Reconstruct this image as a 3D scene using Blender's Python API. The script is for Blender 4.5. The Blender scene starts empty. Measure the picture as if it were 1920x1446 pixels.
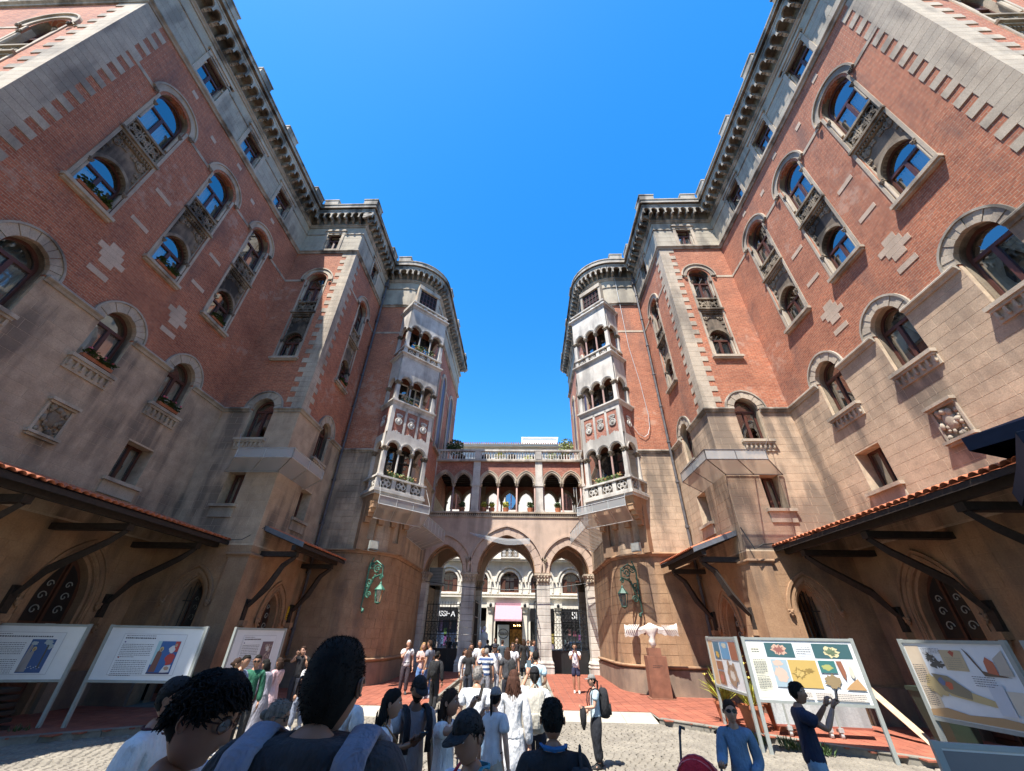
import bpy, bmesh, math, random
from math import *
from mathutils import Matrix, Vector
random.seed(7)
S = bpy.context.scene
COL = S.collection
# ---------------------------------------------------------------- camera
def rad(a): return math.radians(a)
CAM = Vector((1.0, 0.0, 2.0))
_y, _p, _r = rad(-2.2), rad(32.74), rad(1.1)
_f = Vector((sin(_y)*cos(_p), cos(_y)*cos(_p), sin(_p)))
_t = Vector((cos(_y), -sin(_y), 0)); _u = _t.cross(_f)
RT = _t*cos(_r)+_u*sin(_r); UP = -_t*sin(_r)+_u*cos(_r); FW = _f
cam_d = bpy.data.cameras.new('camera'); cam = bpy.data.objects.new('camera', cam_d); COL.objects.link(cam)
cam_d.sensor_width = 36; cam_d.lens = 726.2/1920*36; cam_d.clip_start = .05; cam_d.clip_end = 2000
m = Matrix((RT, UP, -FW)).transposed().to_4x4(); m.translation = CAM
cam.matrix_world = m; S.camera = cam
# ---------------------------------------------------------------- world and sun
LX, LY = .25, .42            # horizontal run of the sunlight per metre of fall
_el = atan(1/sqrt(LX*LX+LY*LY))
W = bpy.data.worlds.new('World'); S.world = W; W.use_nodes = True
nt = W.node_tree; nt.nodes.clear()
sky = nt.nodes.new('ShaderNodeTexSky'); sky.sky_type = 'NISHITA'; sky.sun_disc = False
sky.sun_elevation = _el; sky.sun_rotation = atan2(-LX, -LY)
sky.altitude = 0; sky.air_density = 1.0; sky.dust_density = .3; sky.ozone_density = 2.2
hsv = nt.nodes.new('ShaderNodeHueSaturation'); hsv.inputs['Saturation'].default_value = 1.4
bg = nt.nodes.new('ShaderNodeBackground'); bg.inputs['Strength'].default_value = .145
ow = nt.nodes.new('ShaderNodeOutputWorld')
nt.links.new(sky.outputs[0], hsv.inputs['Color']); nt.links.new(hsv.outputs[0], bg.inputs[0]); nt.links.new(bg.outputs[0], ow.inputs[0])
sd = bpy.data.lights.new('sun', 'SUN'); sd.energy = 4.3; sd.angle = rad(.5); sd.color = (1, .95, .87)
sun = bpy.data.objects.new('sun', sd); COL.objects.link(sun)
sun.rotation_euler = Vector((LX, LY, -1)).to_track_quat('-Z', 'Y').to_euler()
S.view_settings.view_transform = 'Standard'; S.view_settings.look = 'None'
S.view_settings.gamma = 1; S.view_settings.exposure = 1.38; S.view_settings.use_curve_mapping = False
# ---------------------------------------------------------------- helpers
def s2l(c):
    return tuple((x/12.92 if x <= .04045 else ((x+.055)/1.055)**2.4) for x in c)
WM = {}
def frame(ox, oy, oz, nx, ny):
    N = Vector((nx, ny, 0)).normalized(); Yv = -N; Z = Vector((0, 0, 1)); U = Yv.cross(Z)
    M = Matrix((U, Yv, Z)).transposed().to_4x4(); M.translation = (ox, oy, oz); return M
I4 = Matrix.Identity(4)
class MB:
    def __init__(s): s.v = []; s.f = []; s.uv = {}; s.m = []; s.cm = 0
    def vs(s, pts, M=None):
        k = len(s.v)
        if M is None: s.v += [tuple(p) for p in pts]
        else: s.v += [tuple(M @ Vector(p)) for p in pts]
        return k
    def face(s, idx, uv=None):
        if uv: s.uv[len(s.f)] = uv
        s.f.append(tuple(idx)); s.m.append(s.cm)
    def poly(s, pts, M=None, uv=None):
        k = s.vs(pts, M); s.face(range(k, k+len(pts)), uv)
    def box(s, x0, x1, y0, y1, z0, z1, M=None):
        if x0 > x1: x0, x1 = x1, x0
        k = s.vs([(x0,y0,z0),(x1,y0,z0),(x1,y1,z0),(x0,y1,z0),(x0,y0,z1),(x1,y0,z1),(x1,y1,z1),(x0,y1,z1)], M)
        for a in ((0,3,2,1),(4,5,6,7),(0,1,5,4),(1,2,6,5),(2,3,7,6),(3,0,4,7)): s.face([k+i for i in a])
    def chbox(s, x0, x1, y0, y1, z0, z1, c=.02, M=None):   # chamfered front (y0 side)
        if x0 > x1: x0, x1 = x1, x0
        k = s.vs([(x0,y1,z0),(x1,y1,z0),(x1,y1,z1),(x0,y1,z1),(x0,y0+c,z0),(x1,y0+c,z0),(x1,y0+c,z1),(x0,y0+c,z1),
                  (x0+c,y0,z0+c),(x1-c,y0,z0+c),(x1-c,y0,z1-c),(x0+c,y0,z1-c)], M)
        for a in ((0,1,5,4),(1,2,6,5),(2,3,7,6),(3,0,4,7),(4,5,9,8),(5,6,10,9),(6,7,11,10),(7,4,8,11),(8,9,10,11)): s.face([k+i for i in a])
    def loft(s, rings, M=None, cap=True, closed=True):
        n = len(rings[0]); k = s.vs([p for r in rings for p in r], M)
        for i in range(len(rings)-1):
            for j in range(n if closed else n-1):
                a = k+i*n+j; b = k+i*n+(j+1) % n; s.face((a, b, b+n, a+n))
        if cap:
            s.face([k+j for j in range(n)][::-1]); s.face([k+(len(rings)-1)*n+j for j in range(n)])
    def tube(s, pts, r, n=8, M=None, cap=True, flat=1.0):
        pts = [Vector(p) for p in pts]; rs = r if isinstance(r, (list, tuple)) else [r]*len(pts)
        rings = []; up = None
        for i, p in enumerate(pts):
            a = pts[max(i-1, 0)]; b = pts[min(i+1, len(pts)-1)]; t = (b-a)
            t = t.normalized() if t.length > 1e-9 else Vector((0, 0, 1))
            if up is None:
                up = Vector((0, 0, 1)) if abs(t.z) < .9 else Vector((1, 0, 0))
            x = t.cross(up)
            if x.length < 1e-6: x = t.orthogonal()
            x.normalize(); y = x.cross(t).normalized(); up = y
            rings.append([p+(x*cos(2*pi*j/n)+y*sin(2*pi*j/n)*flat)*rs[i] for j in range(n)])
        s.loft(rings, M, cap)
    def lathe(s, prof, n=12, M=None, c=(0, 0, 0), sx=1, sy=1):
        s.loft([[(c[0]+r*cos(2*pi*j/n)*sx, c[1]+r*sin(2*pi*j/n)*sy, c[2]+z) for j in range(n)] for r, z in prof], M)
    def ball(s, c, r, n=8, m=6, sc=(1, 1, 1), M=None):
        rings = []
        for i in range(m+1):
            a = -pi/2+pi*i/m; rr = max(cos(a), .02)
            rings.append([(c[0]+r*sc[0]*rr*cos(2*pi*j/n), c[1]+r*sc[1]*rr*sin(2*pi*j/n), c[2]+r*sc[2]*sin(a)) for j in range(n)])
        s.loft(rings, M)
    def mesh(s, name='m', mats=(), smooth=False):
        me = bpy.data.meshes.new(name); me.from_pydata(s.v, [], s.f)
        for mt in mats: me.materials.append(mt)
        if len(mats) > 1: me.polygons.foreach_set('material_index', s.m)
        if s.uv:
            uvl = me.uv_layers.new(name='UVMap'); li = 0; dat = []
            for i, f in enumerate(s.f):
                u = s.uv.get(i)
                for j in range(len(f)):
                    dat += list(u[j]) if u else [0.0, 0.0]
            uvl.data.foreach_set('uv', dat)
        if smooth: me.polygons.foreach_set('use_smooth', [True]*len(s.f))
        me.validate(); me.update(); return me
def link(me, name, parent=None, Wm=I4, label=None, kind=None):
    o = bpy.data.objects.new(name, me); COL.objects.link(o)
    if parent is not None:
        o.parent = parent; o.matrix_basis = WM[parent].inverted() @ Wm
    else: o.matrix_basis = Wm
    WM[o] = Wm.copy()
    if label: o['label'] = label
    if kind: o['kind'] = kind
    return o
def obj(mb, name, mat, parent=None, Wm=I4, label=None, smooth=False, kind=None):
    mats = mat if isinstance(mat, (list, tuple)) else (mat,)
    return link(mb.mesh(name, mats, smooth), name, parent, Wm, label, kind)
def tag(o, label, cat, group=None):
    o['label'] = label; o['category'] = cat
    if group: o['group'] = group
    return o
def thing(name, label, cat, loc=(0, 0, 0), rz=0, group=None):
    M = Matrix.Translation(loc) @ Matrix.Rotation(rz, 4, 'Z')
    o = bpy.data.objects.new(name, None); COL.objects.link(o); o.matrix_basis = M; WM[o] = M; o.empty_display_size = .2
    return tag(o, label, cat, group)
CACHE = {}
def cached(key, fn):
    if key not in CACHE: CACHE[key] = fn()
    return CACHE[key]
def T(x, y, z): return Matrix.Translation((x, y, z))
def Sc(x, y, z): return Matrix.Diagonal((x, y, z, 1))
# ---------------------------------------------------------------- materials
def newmat(name):
    mt = bpy.data.materials.new(name); mt.use_nodes = True; n = mt.node_tree; n.nodes.clear()
    o = n.nodes.new('ShaderNodeOutputMaterial'); b = n.nodes.new('ShaderNodeBsdfPrincipled'); n.links.new(b.outputs[0], o.inputs[0])
    return mt, n, b
def N(n, t, **k):
    x = n.nodes.new(t)
    for a, v in k.items():
        if a.startswith('i_'): x.inputs[a[2:].replace('_', ' ')].default_value = v
        else: setattr(x, a, v)
    return x
def rampn(n, src, stops):
    r = N(n, 'ShaderNodeValToRGB'); e = r.color_ramp.elements
    while len(e) < len(stops): e.new(.5)
    for i, (p, c) in enumerate(stops): e[i].position = p; e[i].color = (*c, 1) if len(c) == 3 else c
    n.links.new(src, r.inputs[0]); return r.outputs[0]
def mixc(n, fac, a, b, mode='MIX'):
    x = N(n, 'ShaderNodeMix', data_type='RGBA', blend_type=mode)
    for i, v in ((0, fac), (6, a), (7, b)):
        if isinstance(v, (int, float)): x.inputs[i].default_value = v
        elif isinstance(v, tuple): x.inputs[i].default_value = (*v, 1) if len(v) == 3 else v
        else: n.links.new(v, x.inputs[i])
    return x.outputs[2]
def pos(n): return N(n, 'ShaderNodeNewGeometry').outputs['Position']
def noise(n, scale, detail=4, vec=None, stretch=None, rough=.55):
    t = N(n, 'ShaderNodeTexNoise', i_Scale=scale, i_Detail=detail, i_Roughness=rough); v = vec if vec else pos(n)
    if stretch:
        mp = N(n, 'ShaderNodeMapping'); mp.inputs['Scale'].default_value = stretch; n.links.new(v, mp.inputs[0]); v = mp.outputs[0]
    n.links.new(v, t.inputs['Vector']); return t.outputs['Fac']
def bump(n, b, h, st=.3, d=.01):
    x = N(n, 'ShaderNodeBump', i_Strength=st, i_Distance=d); n.links.new(h, x.inputs['Height']); n.links.new(x.outputs[0], b.inputs['Normal'])
def stone(name, c1, c2, dirt=(.07, .06, .055), dirt_amt=.5, rough=.9, streak=True, objvar=.25, bs=.35, fine=30):
    mt, n, b = newmat(name)
    a = noise(n, 2.2, 5); col = mixc(n, rampn(n, a, [(.35, (0, 0, 0)), (.65, (1, 1, 1))]), c1, c2)
    f2 = noise(n, fine, 3); col = mixc(n, .35, col, rampn(n, f2, [(.3, (.55, .55, .55)), (.7, (1.25, 1.22, 1.18))]), 'MULTIPLY')
    if objvar:
        oi = N(n, 'ShaderNodeObjectInfo'); col = mixc(n, objvar, col, rampn(n, oi.outputs['Random'], [(0, (.5, .5, .52)), (.5, (1, 1, 1)), (1, (1.3, 1.2, 1.1))]), 'MULTIPLY')
    if streak:
        s1 = noise(n, 2.0, 6, stretch=(1.0, 1.0, .12)); s2 = noise(n, .45, 3)
        mu = N(n, 'ShaderNodeMath', operation='MULTIPLY'); n.links.new(s1, mu.inputs[0]); n.links.new(s2, mu.inputs[1])
        fac = rampn(n, mu.outputs[0], [(.23, (0, 0, 0)), (.33, (dirt_amt,)*3)])
        col = mixc(n, fac, col, dirt)
    n.links.new(col, b.inputs['Base Color']); b.inputs['Roughness'].default_value = rough
    bump(n, b, f2, bs, .012); return mt
def plain(name, c, rough=.7, metal=0, var=.15, sc=6, spec=None, b_=0):
    mt, n, b = newmat(name)
    a = noise(n, sc, 4); col = mixc(n, 1.0, c, rampn(n, a, [(.3, (1-var,)*3), (.7, (1+var,)*3)]), 'MULTIPLY')
    n.links.new(col, b.inputs['Base Color']); b.inputs['Roughness'].default_value = rough; b.inputs['Metallic'].default_value = metal
    if b_: bump(n, b, noise(n, sc*6, 3), b_, .01)
    return mt
def brickmat(name, c1, c2, mortar, wash=None):
    mt, n, b = newmat(name)
    uv = N(n, 'ShaderNodeUVMap', uv_map='UVMap')
    t = N(n, 'ShaderNodeTexBrick', i_Scale=1.0, i_Mortar_Size=.0075, i_Mortar_Smooth=.3, i_Bias=-.1, i_Brick_Width=.215, i_Row_Height=.072)
    t.inputs['Color1'].default_value = (*c1, 1); t.inputs['Color2'].default_value = (*c2, 1); t.inputs['Mortar'].default_value = (*mortar, 1)
    n.links.new(uv.outputs[0], t.inputs['Vector'])
    big = noise(n, .7, 5); col = mixc(n, .8, t.outputs['Color'], rampn(n, big, [(.3, (.72, .68, .68)), (.5, (1, 1, 1)), (.7, (1.2, 1.12, 1.05))]), 'MULTIPLY')
    per = noise(n, 9, 2, stretch=(1, 1, 2.4)); col = mixc(n, .7, col, rampn(n, per, [(.3, (.6, .58, .6)), (.6, (1.15, 1.1, 1.05))]), 'MULTIPLY')
    st = noise(n, 1.1, 5, stretch=(1, 1, .3)); col = mixc(n, rampn(n, st, [(.55, (0, 0, 0)), (.72, (.55,)*3)]), col, (.12, .08, .07))
    ef = noise(n, 3.1, 5); pt_ = noise(n, .35, 2); mm = N(n, 'ShaderNodeMath', operation='MULTIPLY'); n.links.new(ef, mm.inputs[0]); n.links.new(pt_, mm.inputs[1]); col = mixc(n, rampn(n, mm.outputs[0], [(.33, (0, 0, 0)), (.42, (.4,)*3)]), col, (.5, .36, .27))
    n.links.new(col, b.inputs['Base Color']); b.inputs['Roughness'].default_value = .88
    bump(n, b, t.outputs['Fac'], -.6, .01); return mt
M_brick = brickmat('brick_red', (.44, .15, .077), (.33, .10, .053), (.40, .28, .19))
M_brickd = brickmat('brick_weathered', (.30, .10, .06), (.40, .15, .10), (.30, .24, .2))
M_stone = stone('ashlar_sandstone', (.52, .385, .268), (.40, .29, .20), dirt=(.10, .08, .065), dirt_amt=.68, objvar=.14)
M_joint = plain('ashlar_joint', (.52, .40, .28), .95, var=.2)
M_trim = stone('pale_trim_stone', (.52, .44, .34), (.42, .35, .27), dirt_amt=.5, objvar=.15)
M_tan = stone('tan_ashlar', (.40, .25, .145), (.31, .185, .105), dirt_amt=.45, objvar=.18, fine=24)
M_tanj = plain('tan_joint', (.30, .19, .11), .95, var=.2)
M_inlay = stone('inlay_stone', (.60, .46, .35), (.52, .40, .30), dirt_amt=.2, objvar=.15)
M_attic = stone('attic_render', (.45, .40, .31), (.38, .33, .26), dirt_amt=.45, objvar=.0)
M_corn = stone('weathered_cornice', (.45, .40, .33), (.33, .29, .235), dirt=(.06, .052, .043), dirt_amt=.8, objvar=.2)
M_dark = stone('blackened_carving', (.13, .10, .075), (.26, .20, .14), dirt=(.02, .017, .014), dirt_amt=.9, objvar=.1)
M_carv = stone('carved_stone', (.34, .28, .20), (.22, .17, .12), dirt=(.03, .025, .02), dirt_amt=.8, objvar=.1)
M_white = stone('white_marble_stone', (.62, .59, .53), (.50, .46, .41), dirt=(.16, .15, .14), dirt_amt=.6, objvar=.1)
M_pink = stone('pink_column_stone', (.42, .27, .23), (.36, .23, .20), dirt_amt=.3, objvar=.1)
M_plinth = stone('granite_plinth', (.28, .21, .155), (.20, .15, .115), dirt_amt=.4, objvar=.1, fine=60)
M_gate = stone('gate_render', (.54, .41, .325), (.47, .355, .28), dirt_amt=.3, objvar=.0)
M_frame = plain('brown_window_frame', (.085, .028, .018), .45, var=.2)
M_wood = plain('old_dark_timber', (.028, .018, .013), .8, var=.4, sc=12, b_=.3)
M_door = plain('brown_door_wood', (.085, .032, .018), .55, var=.25, sc=10)
M_rtile = plain('terracotta_roof_tile', (.48, .15, .07), .85, var=.3, sc=5, b_=.3)
M_gold = plain('grey_lead_flashing', (.12, .125, .14), .5, var=.2)
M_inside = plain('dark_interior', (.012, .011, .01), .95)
M_iron = plain('black_iron', (.012, .013, .014), .45, var=.2)
M_galv = plain('galvanised_steel', (.46, .47, .46), .45, .3, var=.12)
M_grey = plain('grey_powder_coat', (.30, .32, .30), .5, var=.08)
M_green = plain('verdigris_bronze', (.045, .15, .105), .6, .2, var=.5, sc=25)
M_darkgreen = plain('dark_green_bronze', (.03, .075, .055), .5, .2, var=.4, sc=25)
M_lead = plain('drainpipe_lead', (.09, .085, .09), .6, var=.3)
M_whitep = plain('white_render', (.78, .76, .72), .85, var=.05)
M_opp = stone('pale_stucco', (.74, .70, .61), (.66, .61, .52), dirt_amt=.15, objvar=.0, bs=.1)
M_black = plain('black_sign', (.01, .01, .012), .4)
def glassm():
    mt = bpy.data.materials.new('window_glass'); mt.use_nodes = True; n = mt.node_tree; n.nodes.clear()
    o = N(n, 'ShaderNodeOutputMaterial'); g = N(n, 'ShaderNodeBsdfGlossy', i_Roughness=.02); t = N(n, 'ShaderNodeBsdfTransparent')
    t.inputs[0].default_value = (.75, .78, .78, 1); g.inputs[0].default_value = (1, 1, 1, 1)
    fr = N(n, 'ShaderNodeFresnel', i_IOR=1.6); ad = N(n, 'ShaderNodeMath', operation='ADD'); ad.inputs[1].default_value = .22; ad.use_clamp = True
    nz = noise(n, .9, 2); bp = N(n, 'ShaderNodeBump', i_Strength=.12, i_Distance=.02); n.links.new(nz, bp.inputs['Height']); n.links.new(bp.outputs[0], g.inputs['Normal'])
    n.links.new(fr.outputs[0], ad.inputs[0]); mx = N(n, 'ShaderNodeMixShader'); n.links.new(ad.outputs[0], mx.inputs[0]); n.links.new(t.outputs[0], mx.inputs[1]); n.links.new(g.outputs[0], mx.inputs[2]); n.links.new(mx.outputs[0], o.inputs[0]); return mt
M_glass = glassm()
def curtm():
    mt, n, b = newmat('lace_curtain'); b.inputs['Base Color'].default_value = (.55, .56, .53, 1); b.inputs['Roughness'].default_value = .9
    bump(n, b, noise(n, 14, 3, stretch=(1, 1, .15)), .6, .03); return mt
M_curt = curtm()
def netm():
    mt = bpy.data.materials.new('wire_mesh'); mt.use_nodes = True; n = mt.node_tree; n.nodes.clear()
    o = N(n, 'ShaderNodeOutputMaterial'); d = N(n, 'ShaderNodeBsdfPrincipled', i_Roughness=.6); d.inputs['Base Color'].default_value = (.40, .42, .43, 1)
    t = N(n, 'ShaderNodeBsdfTransparent'); mx = N(n, 'ShaderNodeMixShader'); mx.inputs[0].default_value = .55
    n.links.new(t.outputs[0], mx.inputs[1]); n.links.new(d.outputs[0], mx.inputs[2]); n.links.new(mx.outputs[0], o.inputs[0]); return mt
M_net = netm()
def gz(y): return 0.0 if y < 12 else min((y-12)*.018, .25)
def pz(y): return gz(y)+.12
# ---------------------------------------------------------------- wall geometry
class Op:                      # an opening: centre, half width, foot, spring, k (None = flat head, .5 round, >.5 pointed)
    def __init__(s, x, h, z0, zs, k=None): s.x, s.h, s.z0, s.zs, s.k = x, h, z0, zs, k
    def top(s, x, t=0):
        if s.k is None: return s.zs
        dx = abs(x-s.x); R = 2*s.h*s.k; v = (R+t)**2-(R-s.h+dx)**2
        return s.zs+(sqrt(v) if v > 0 else 0)
    def xs(s, n=7):
        if s.k is None: return [s.x-s.h, s.x+s.h]
        R = 2*s.h*s.k; am = acos(max(-1, min(1, (R-s.h)/R))); o = []
        for i in range(n+1):
            a = am*i/n; dx = R*cos(a)-(R-s.h); o += [s.x-dx, s.x+dx]
        return o
    def outline(s, n=7):
        if s.k is None: return [(s.x-s.h, s.z0), (s.x-s.h, s.zs), (s.x+s.h, s.zs), (s.x+s.h, s.z0)]
        R = 2*s.h*s.k; am = acos(max(-1, min(1, (R-s.h)/R))); L = []
        for i in range(n+1):
            a = am*i/n; L.append((s.x-(R*cos(a)-(R-s.h)), s.zs+R*sin(a)))
        Rr = [(2*s.x-x, z) for x, z in L[-2::-1]]
        return [(s.x-s.h, s.z0)]+L+Rr+[(s.x+s.h, s.z0)]
def panel(mb, x0, x1, z0, z1, ops=(), y0=0.0, y1=None, M=None, uo=0, soffit=True, edges=False):
    """a sheet (y0) with openings; with y1 it gets a back sheet and soffits"""
    if x0 > x1: x0, x1 = x1, x0
    ops = [o for o in ops if o.x+o.h > x0+1e-6 and o.x-o.h < x1-1e-6]
    xs = sorted({round(x, 5) for x in [x0, x1]+[q for o in ops for q in o.xs()] if x0-1e-6 <= x <= x1+1e-6})
    for a, b in zip(xs, xs[1:]):
        if b-a < 1e-5: continue
        mid = (a+b)/2; sp = []
        for o in ops:
            if o.x-o.h < mid < o.x+o.h:
                la, ha, hb = o.z0, o.top(a), o.top(b)
                sp.append((max(la, z0), min(ha, z1), min(hb, z1)))
        sp = sorted([q for q in sp if q[0] < z1 and max(q[1], q[2]) > z0]); ca = cb = z0; segs = []
        for l, ha, hb in sp:
            if l > ca+1e-6 or l > cb+1e-6: segs.append((ca, cb, l, l))
            ca, cb = max(ha, z0), max(hb, z0)
        if ca < z1-1e-6 or cb < z1-1e-6: segs.append((ca, cb, z1, z1))
        for la, lb, ta, tb in segs:
            for y, fl in ((y0, 0),)+(((y1, 1),) if y1 is not None else ()):
                p = [(a, y, la), (b, y, lb), (b, y, tb), (a, y, ta)]; uv = [(q[0]+uo, q[2]) for q in p]
                if fl: p, uv = p[::-1], uv[::-1]
                mb.poly(p, M, uv)
    if y1 is not None and soffit:
        for o in ops:
            pts = [(x, min(max(z, z0), z1)) for x, z in o.outline()]
            if o.z0 > z0+1e-6: pts = pts+[pts[0]]
            for (xa, za), (xb, zb) in zip(pts, pts[1:]):
                if abs(xa-xb)+abs(za-zb) < 1e-6: continue
                if za == zb and za in (z0, z1) and abs(xa-xb) > 1e-6 and not (o.k is None and o.zs == za): continue
                mb.poly([(xa, y0, za), (xb, y0, zb), (xb, y1, zb), (xa, y1, za)], M, [(xa+uo, za), (xb+uo, zb), (xb+uo, zb+.3), (xa+uo, za+.3)])
    if y1 is not None and edges:
        for p in ([(x0,y0,z0),(x0,y0,z1),(x0,y1,z1),(x0,y1,z0)], [(x1,y0,z0),(x1,y1,z0),(x1,y1,z1),(x1,y0,z1)], [(x0,y0,z1),(x1,y0,z1),(x1,y1,z1),(x0,y1,z1)], [(x0,y0,z0),(x0,y1,z0),(x1,y1,z0),(x1,y0,z0)]):
            mb.poly(p, M, [(q[0]+q[1]+uo, q[2]) for q in p])
def arcpts(h, k, t, n, a0=0.0, a1=1.0):
    """points of the arch outline offset outwards by t, parameter 0..1 from left springing to right springing"""
    R = 2*h*k; o = []
    am = acos(max(-1, min(1, (R-h)/(R+t))))
    for i in range(n+1):
        q = a0+(a1-a0)*i/n
        if q <= .5: a = am*q*2; o.append((-((R+t)*cos(a)-(R-h)), (R+t)*sin(a)))
        else: a = am*(1-q)*2; o.append((((R+t)*cos(a)-(R-h)), (R+t)*sin(a)))
    return o
def ring(mb, h, k, t0, t1, y0, y1, zs, n=16, a0=0., a1=1., x=0., M=None):
    A = arcpts(h, k, t0, n, a0, a1); B = arcpts(h, k, t1, n, a0, a1)
    mb.loft([[(x+a[0], y1, zs+a[1]), (x+a[0], y0, zs+a[1]), (x+b[0], y0, zs+b[1]), (x+b[0], y1, zs+b[1])] for a, b in zip(A, B)], M)
def hoodm(h, k, t0, t1, y0, y1, zs, legs=0, n=16, mat=None):
    mb = MB(); ring(mb, h, k, t0, t1, y0, y1, zs, n)
    if legs:
        mb.box(-h-t1, -h-t0, y0, y1, zs-legs, zs); mb.box(h+t0, h+t1, y0, y1, zs-legs, zs)
    return mb
# ---------------------------------------------------------------- paths and sweeps (in |x|, Y; mirrored by side)
CX0, CY0, RT0 = 6.75, 19.65, 1.85
def arcp(n=9, R=RT0, e=1):
    return [(CX0-R*sin(pi/2*i/n), CY0-R*cos(pi/2*i/n)) for i in range(0 if e else 1, n+1)]
PATH = [(20, 3.59), (11.42, 3.59), (11.42, 13.64), (8.17, 13.64), (8.17, 17.8)]+arcp()+[(4.9, 29.0), (20, 29.0)]
def offset(path, d):
    o = []
    for i, p in enumerate(path):
        def nrm(a, b):
            dx, dy = b[0]-a[0], b[1]-a[1]; l = hypot(dx, dy); return (-dy/l, dx/l)
        if i == 0: n = nrm(path[0], path[1]); o.append((p[0]+n[0]*d, p[1]+n[1]*d)); continue
        if i == len(path)-1: n = nrm(path[-2], path[-1]); o.append((p[0]+n[0]*d, p[1]+n[1]*d)); continue
        a, b = nrm(path[i-1], p), nrm(p, path[i+1]); q = 1+a[0]*b[0]+a[1]*b[1]
        o.append((p[0]+(a[0]+b[0])*d/q, p[1]+(a[1]+b[1])*d/q))
    return o
def sweep(mb, path, prof, s):
    """prof: closed polygon of (outward, z)"""
    offs = [offset(path, d) for d, z in prof]
    rings = [[(s*offs[j][i][0], offs[j][i][1], prof[j][1]) for j in range(len(prof))] for i in range(len(path))]
    mb.loft(rings)
def rect(d0, d1, z0, z1): return [(d0, z0), (d1, z0), (d1, z1), (d0, z1)]
def mould(d, z0, z1, d0=-.02): # classical drip moulding
    h = z1-z0; return [(d0, z0), (d*.35, z0), (d*.5, z0+h*.35), (d*.8, z0+h*.5), (d, z0+h*.6), (d, z0+h*.85), (d*.85, z1), (d0, z1)]
# ---------------------------------------------------------------- windows
def frame_mesh(h, z0, zs, k, mull=True, tr=None, b=.07, t=.06):
    mb = MB()
    mb.box(-h, -h+b, 0, t, z0, zs); mb.box(h-b, h, 0, t, z0, zs); mb.box(-h+b, h-b, 0, t, z0, z0+b*1.2)
    if k is None: mb.box(-h+b, h-b, 0, t, zs-b, zs)
    else: ring(mb, h, k, -b, .01, 0, t, zs, 14)
    if tr is None: tr = zs
    if tr: mb.box(-h+b, h-b, -.02, t, tr-.045, tr+.045)
    if mull: mb.box(-.05, .05, -.015, t, z0+b, (tr-.045) if tr else zs-b)
    return mb
def pane_mesh(kind, h, z0, zs, k, tr):
    mb = MB(); o = Op(0, h-.05, z0, zs, k)
    tr = tr if tr else zs
    if kind == 0: mb.poly([(-h+.07, .03, z0+.08), (-.05, .03, z0+.08), (-.05, .03, tr-.045), (-h+.07, .03, tr-.045)])
    elif kind == 1: mb.poly([(.05, .03, z0+.08), (h-.07, .03, z0+.08), (h-.07, .03, tr-.045), (.05, .03, tr-.045)])
    else:
        pts = [(x, z) for x, z in o.outline(8) if z >= zs-1e-6]
        pts = [(-h+.05, tr+.045)]+[p for p in pts if p[1] > tr+.05]+[(h-.05, tr+.045)]
        mb.poly([(x, .03, z) for x, z in pts][::-1])
    return mb
def curtain_mesh(h, z0, z1, tied=False):
    mb = MB(); n = 18
    for sd in (-1, 1):
        rows = []
        for j in range(7):
            q = j/6; z = z0+(z1-z0)*q
            inner = .03 if not tied else .03+ (h*.55)*(1-abs(q-.45)*1.6 if q < .45 else (1-(q-.45)/.55))
            xo = h-.02; row = []
            for i in range(n+1):
                x = xo+(inner-xo)*i/n; row.append((sd*x, .16+.025*sin(i*1.9+q*.6)+.01*sin(i*.7), z))
            rows.append(row)
        mb.loft(rows, None, cap=False, closed=False)
    return mb
def window(root, Wl, x, h, z0, zs, k, tr=None, mull=True, curtain=1, y=.36, label=None):
    key = (h, z0, zs, k, tr, mull)
    M = Wl @ T(x, y, 0)
    w = link(cached(('fr',)+key, lambda: frame_mesh(h, z0, zs, k, mull, tr).mesh('frame', (M_frame,))), 'window', root, M, label)
    kinds = [0, 1]+([2] if (k is not None or tr) else [])
    for q in kinds:
        if q == 2 and tr and k is None and tr >= zs-.1: continue
        link(cached(('pn', q)+key, lambda: pane_mesh(q, h, z0, zs, k, tr).mesh('pane', (M_glass,))), 'pane', w, M)
    if curtain:
        ct = (tr or zs)-.03 if curtain < 3 else zs+.1
        link(cached(('cu', h, z0, ct, curtain), lambda: curtain_mesh(h, z0+.03, ct, curtain == 2).mesh('curtain', (M_curt,), True)), 'curtain', w, M)
    return w
def rosette(mb, x, z, r, y, d=.03, M=None):
    for i in range(4):
        a = pi/4+i*pi/2; mb.ball((x+cos(a)*r*.5, y, z+sin(a)*r*.5), r*.42, 6, 4, (1, .5, 1), M)
    mb.ball((x, y, z), r*.25, 6, 4, (1, .8, 1), M)
def quatre(mb, x, z, r, y, M=None, tk=.04):      # open tracery quatrefoil
    for i in range(4):
        a = i*pi/2; cx, cz = x+cos(a)*r*.48, z+sin(a)*r*.48; pr = r*.4
        mb.loft([[(cx+cos(b)*(pr+e), y+f, cz+sin(b)*(pr+e)) for e, f in ((0, 0), (r*.16, 0), (r*.16, tk), (0, tk))] for b in [2*pi*j/8 for j in range(9)]], M, cap=False)
    mb.ball((x, y, z), r*.16, 6, 4, (1, .6, 1), M)
def bud(mb, x, z, y, r=.07, M=None):
    for dx, dz, q in ((0, 0, 1), (-.6, .5, .7), (.6, .5, .7), (0, -.9, .7), (-.5, -.4, .6), (.5, -.4, .6)):
        mb.ball((x+dx*r, y-.02, z+dz*r), r*q*.75, 6, 4, (1, .9, 1), M)
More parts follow.
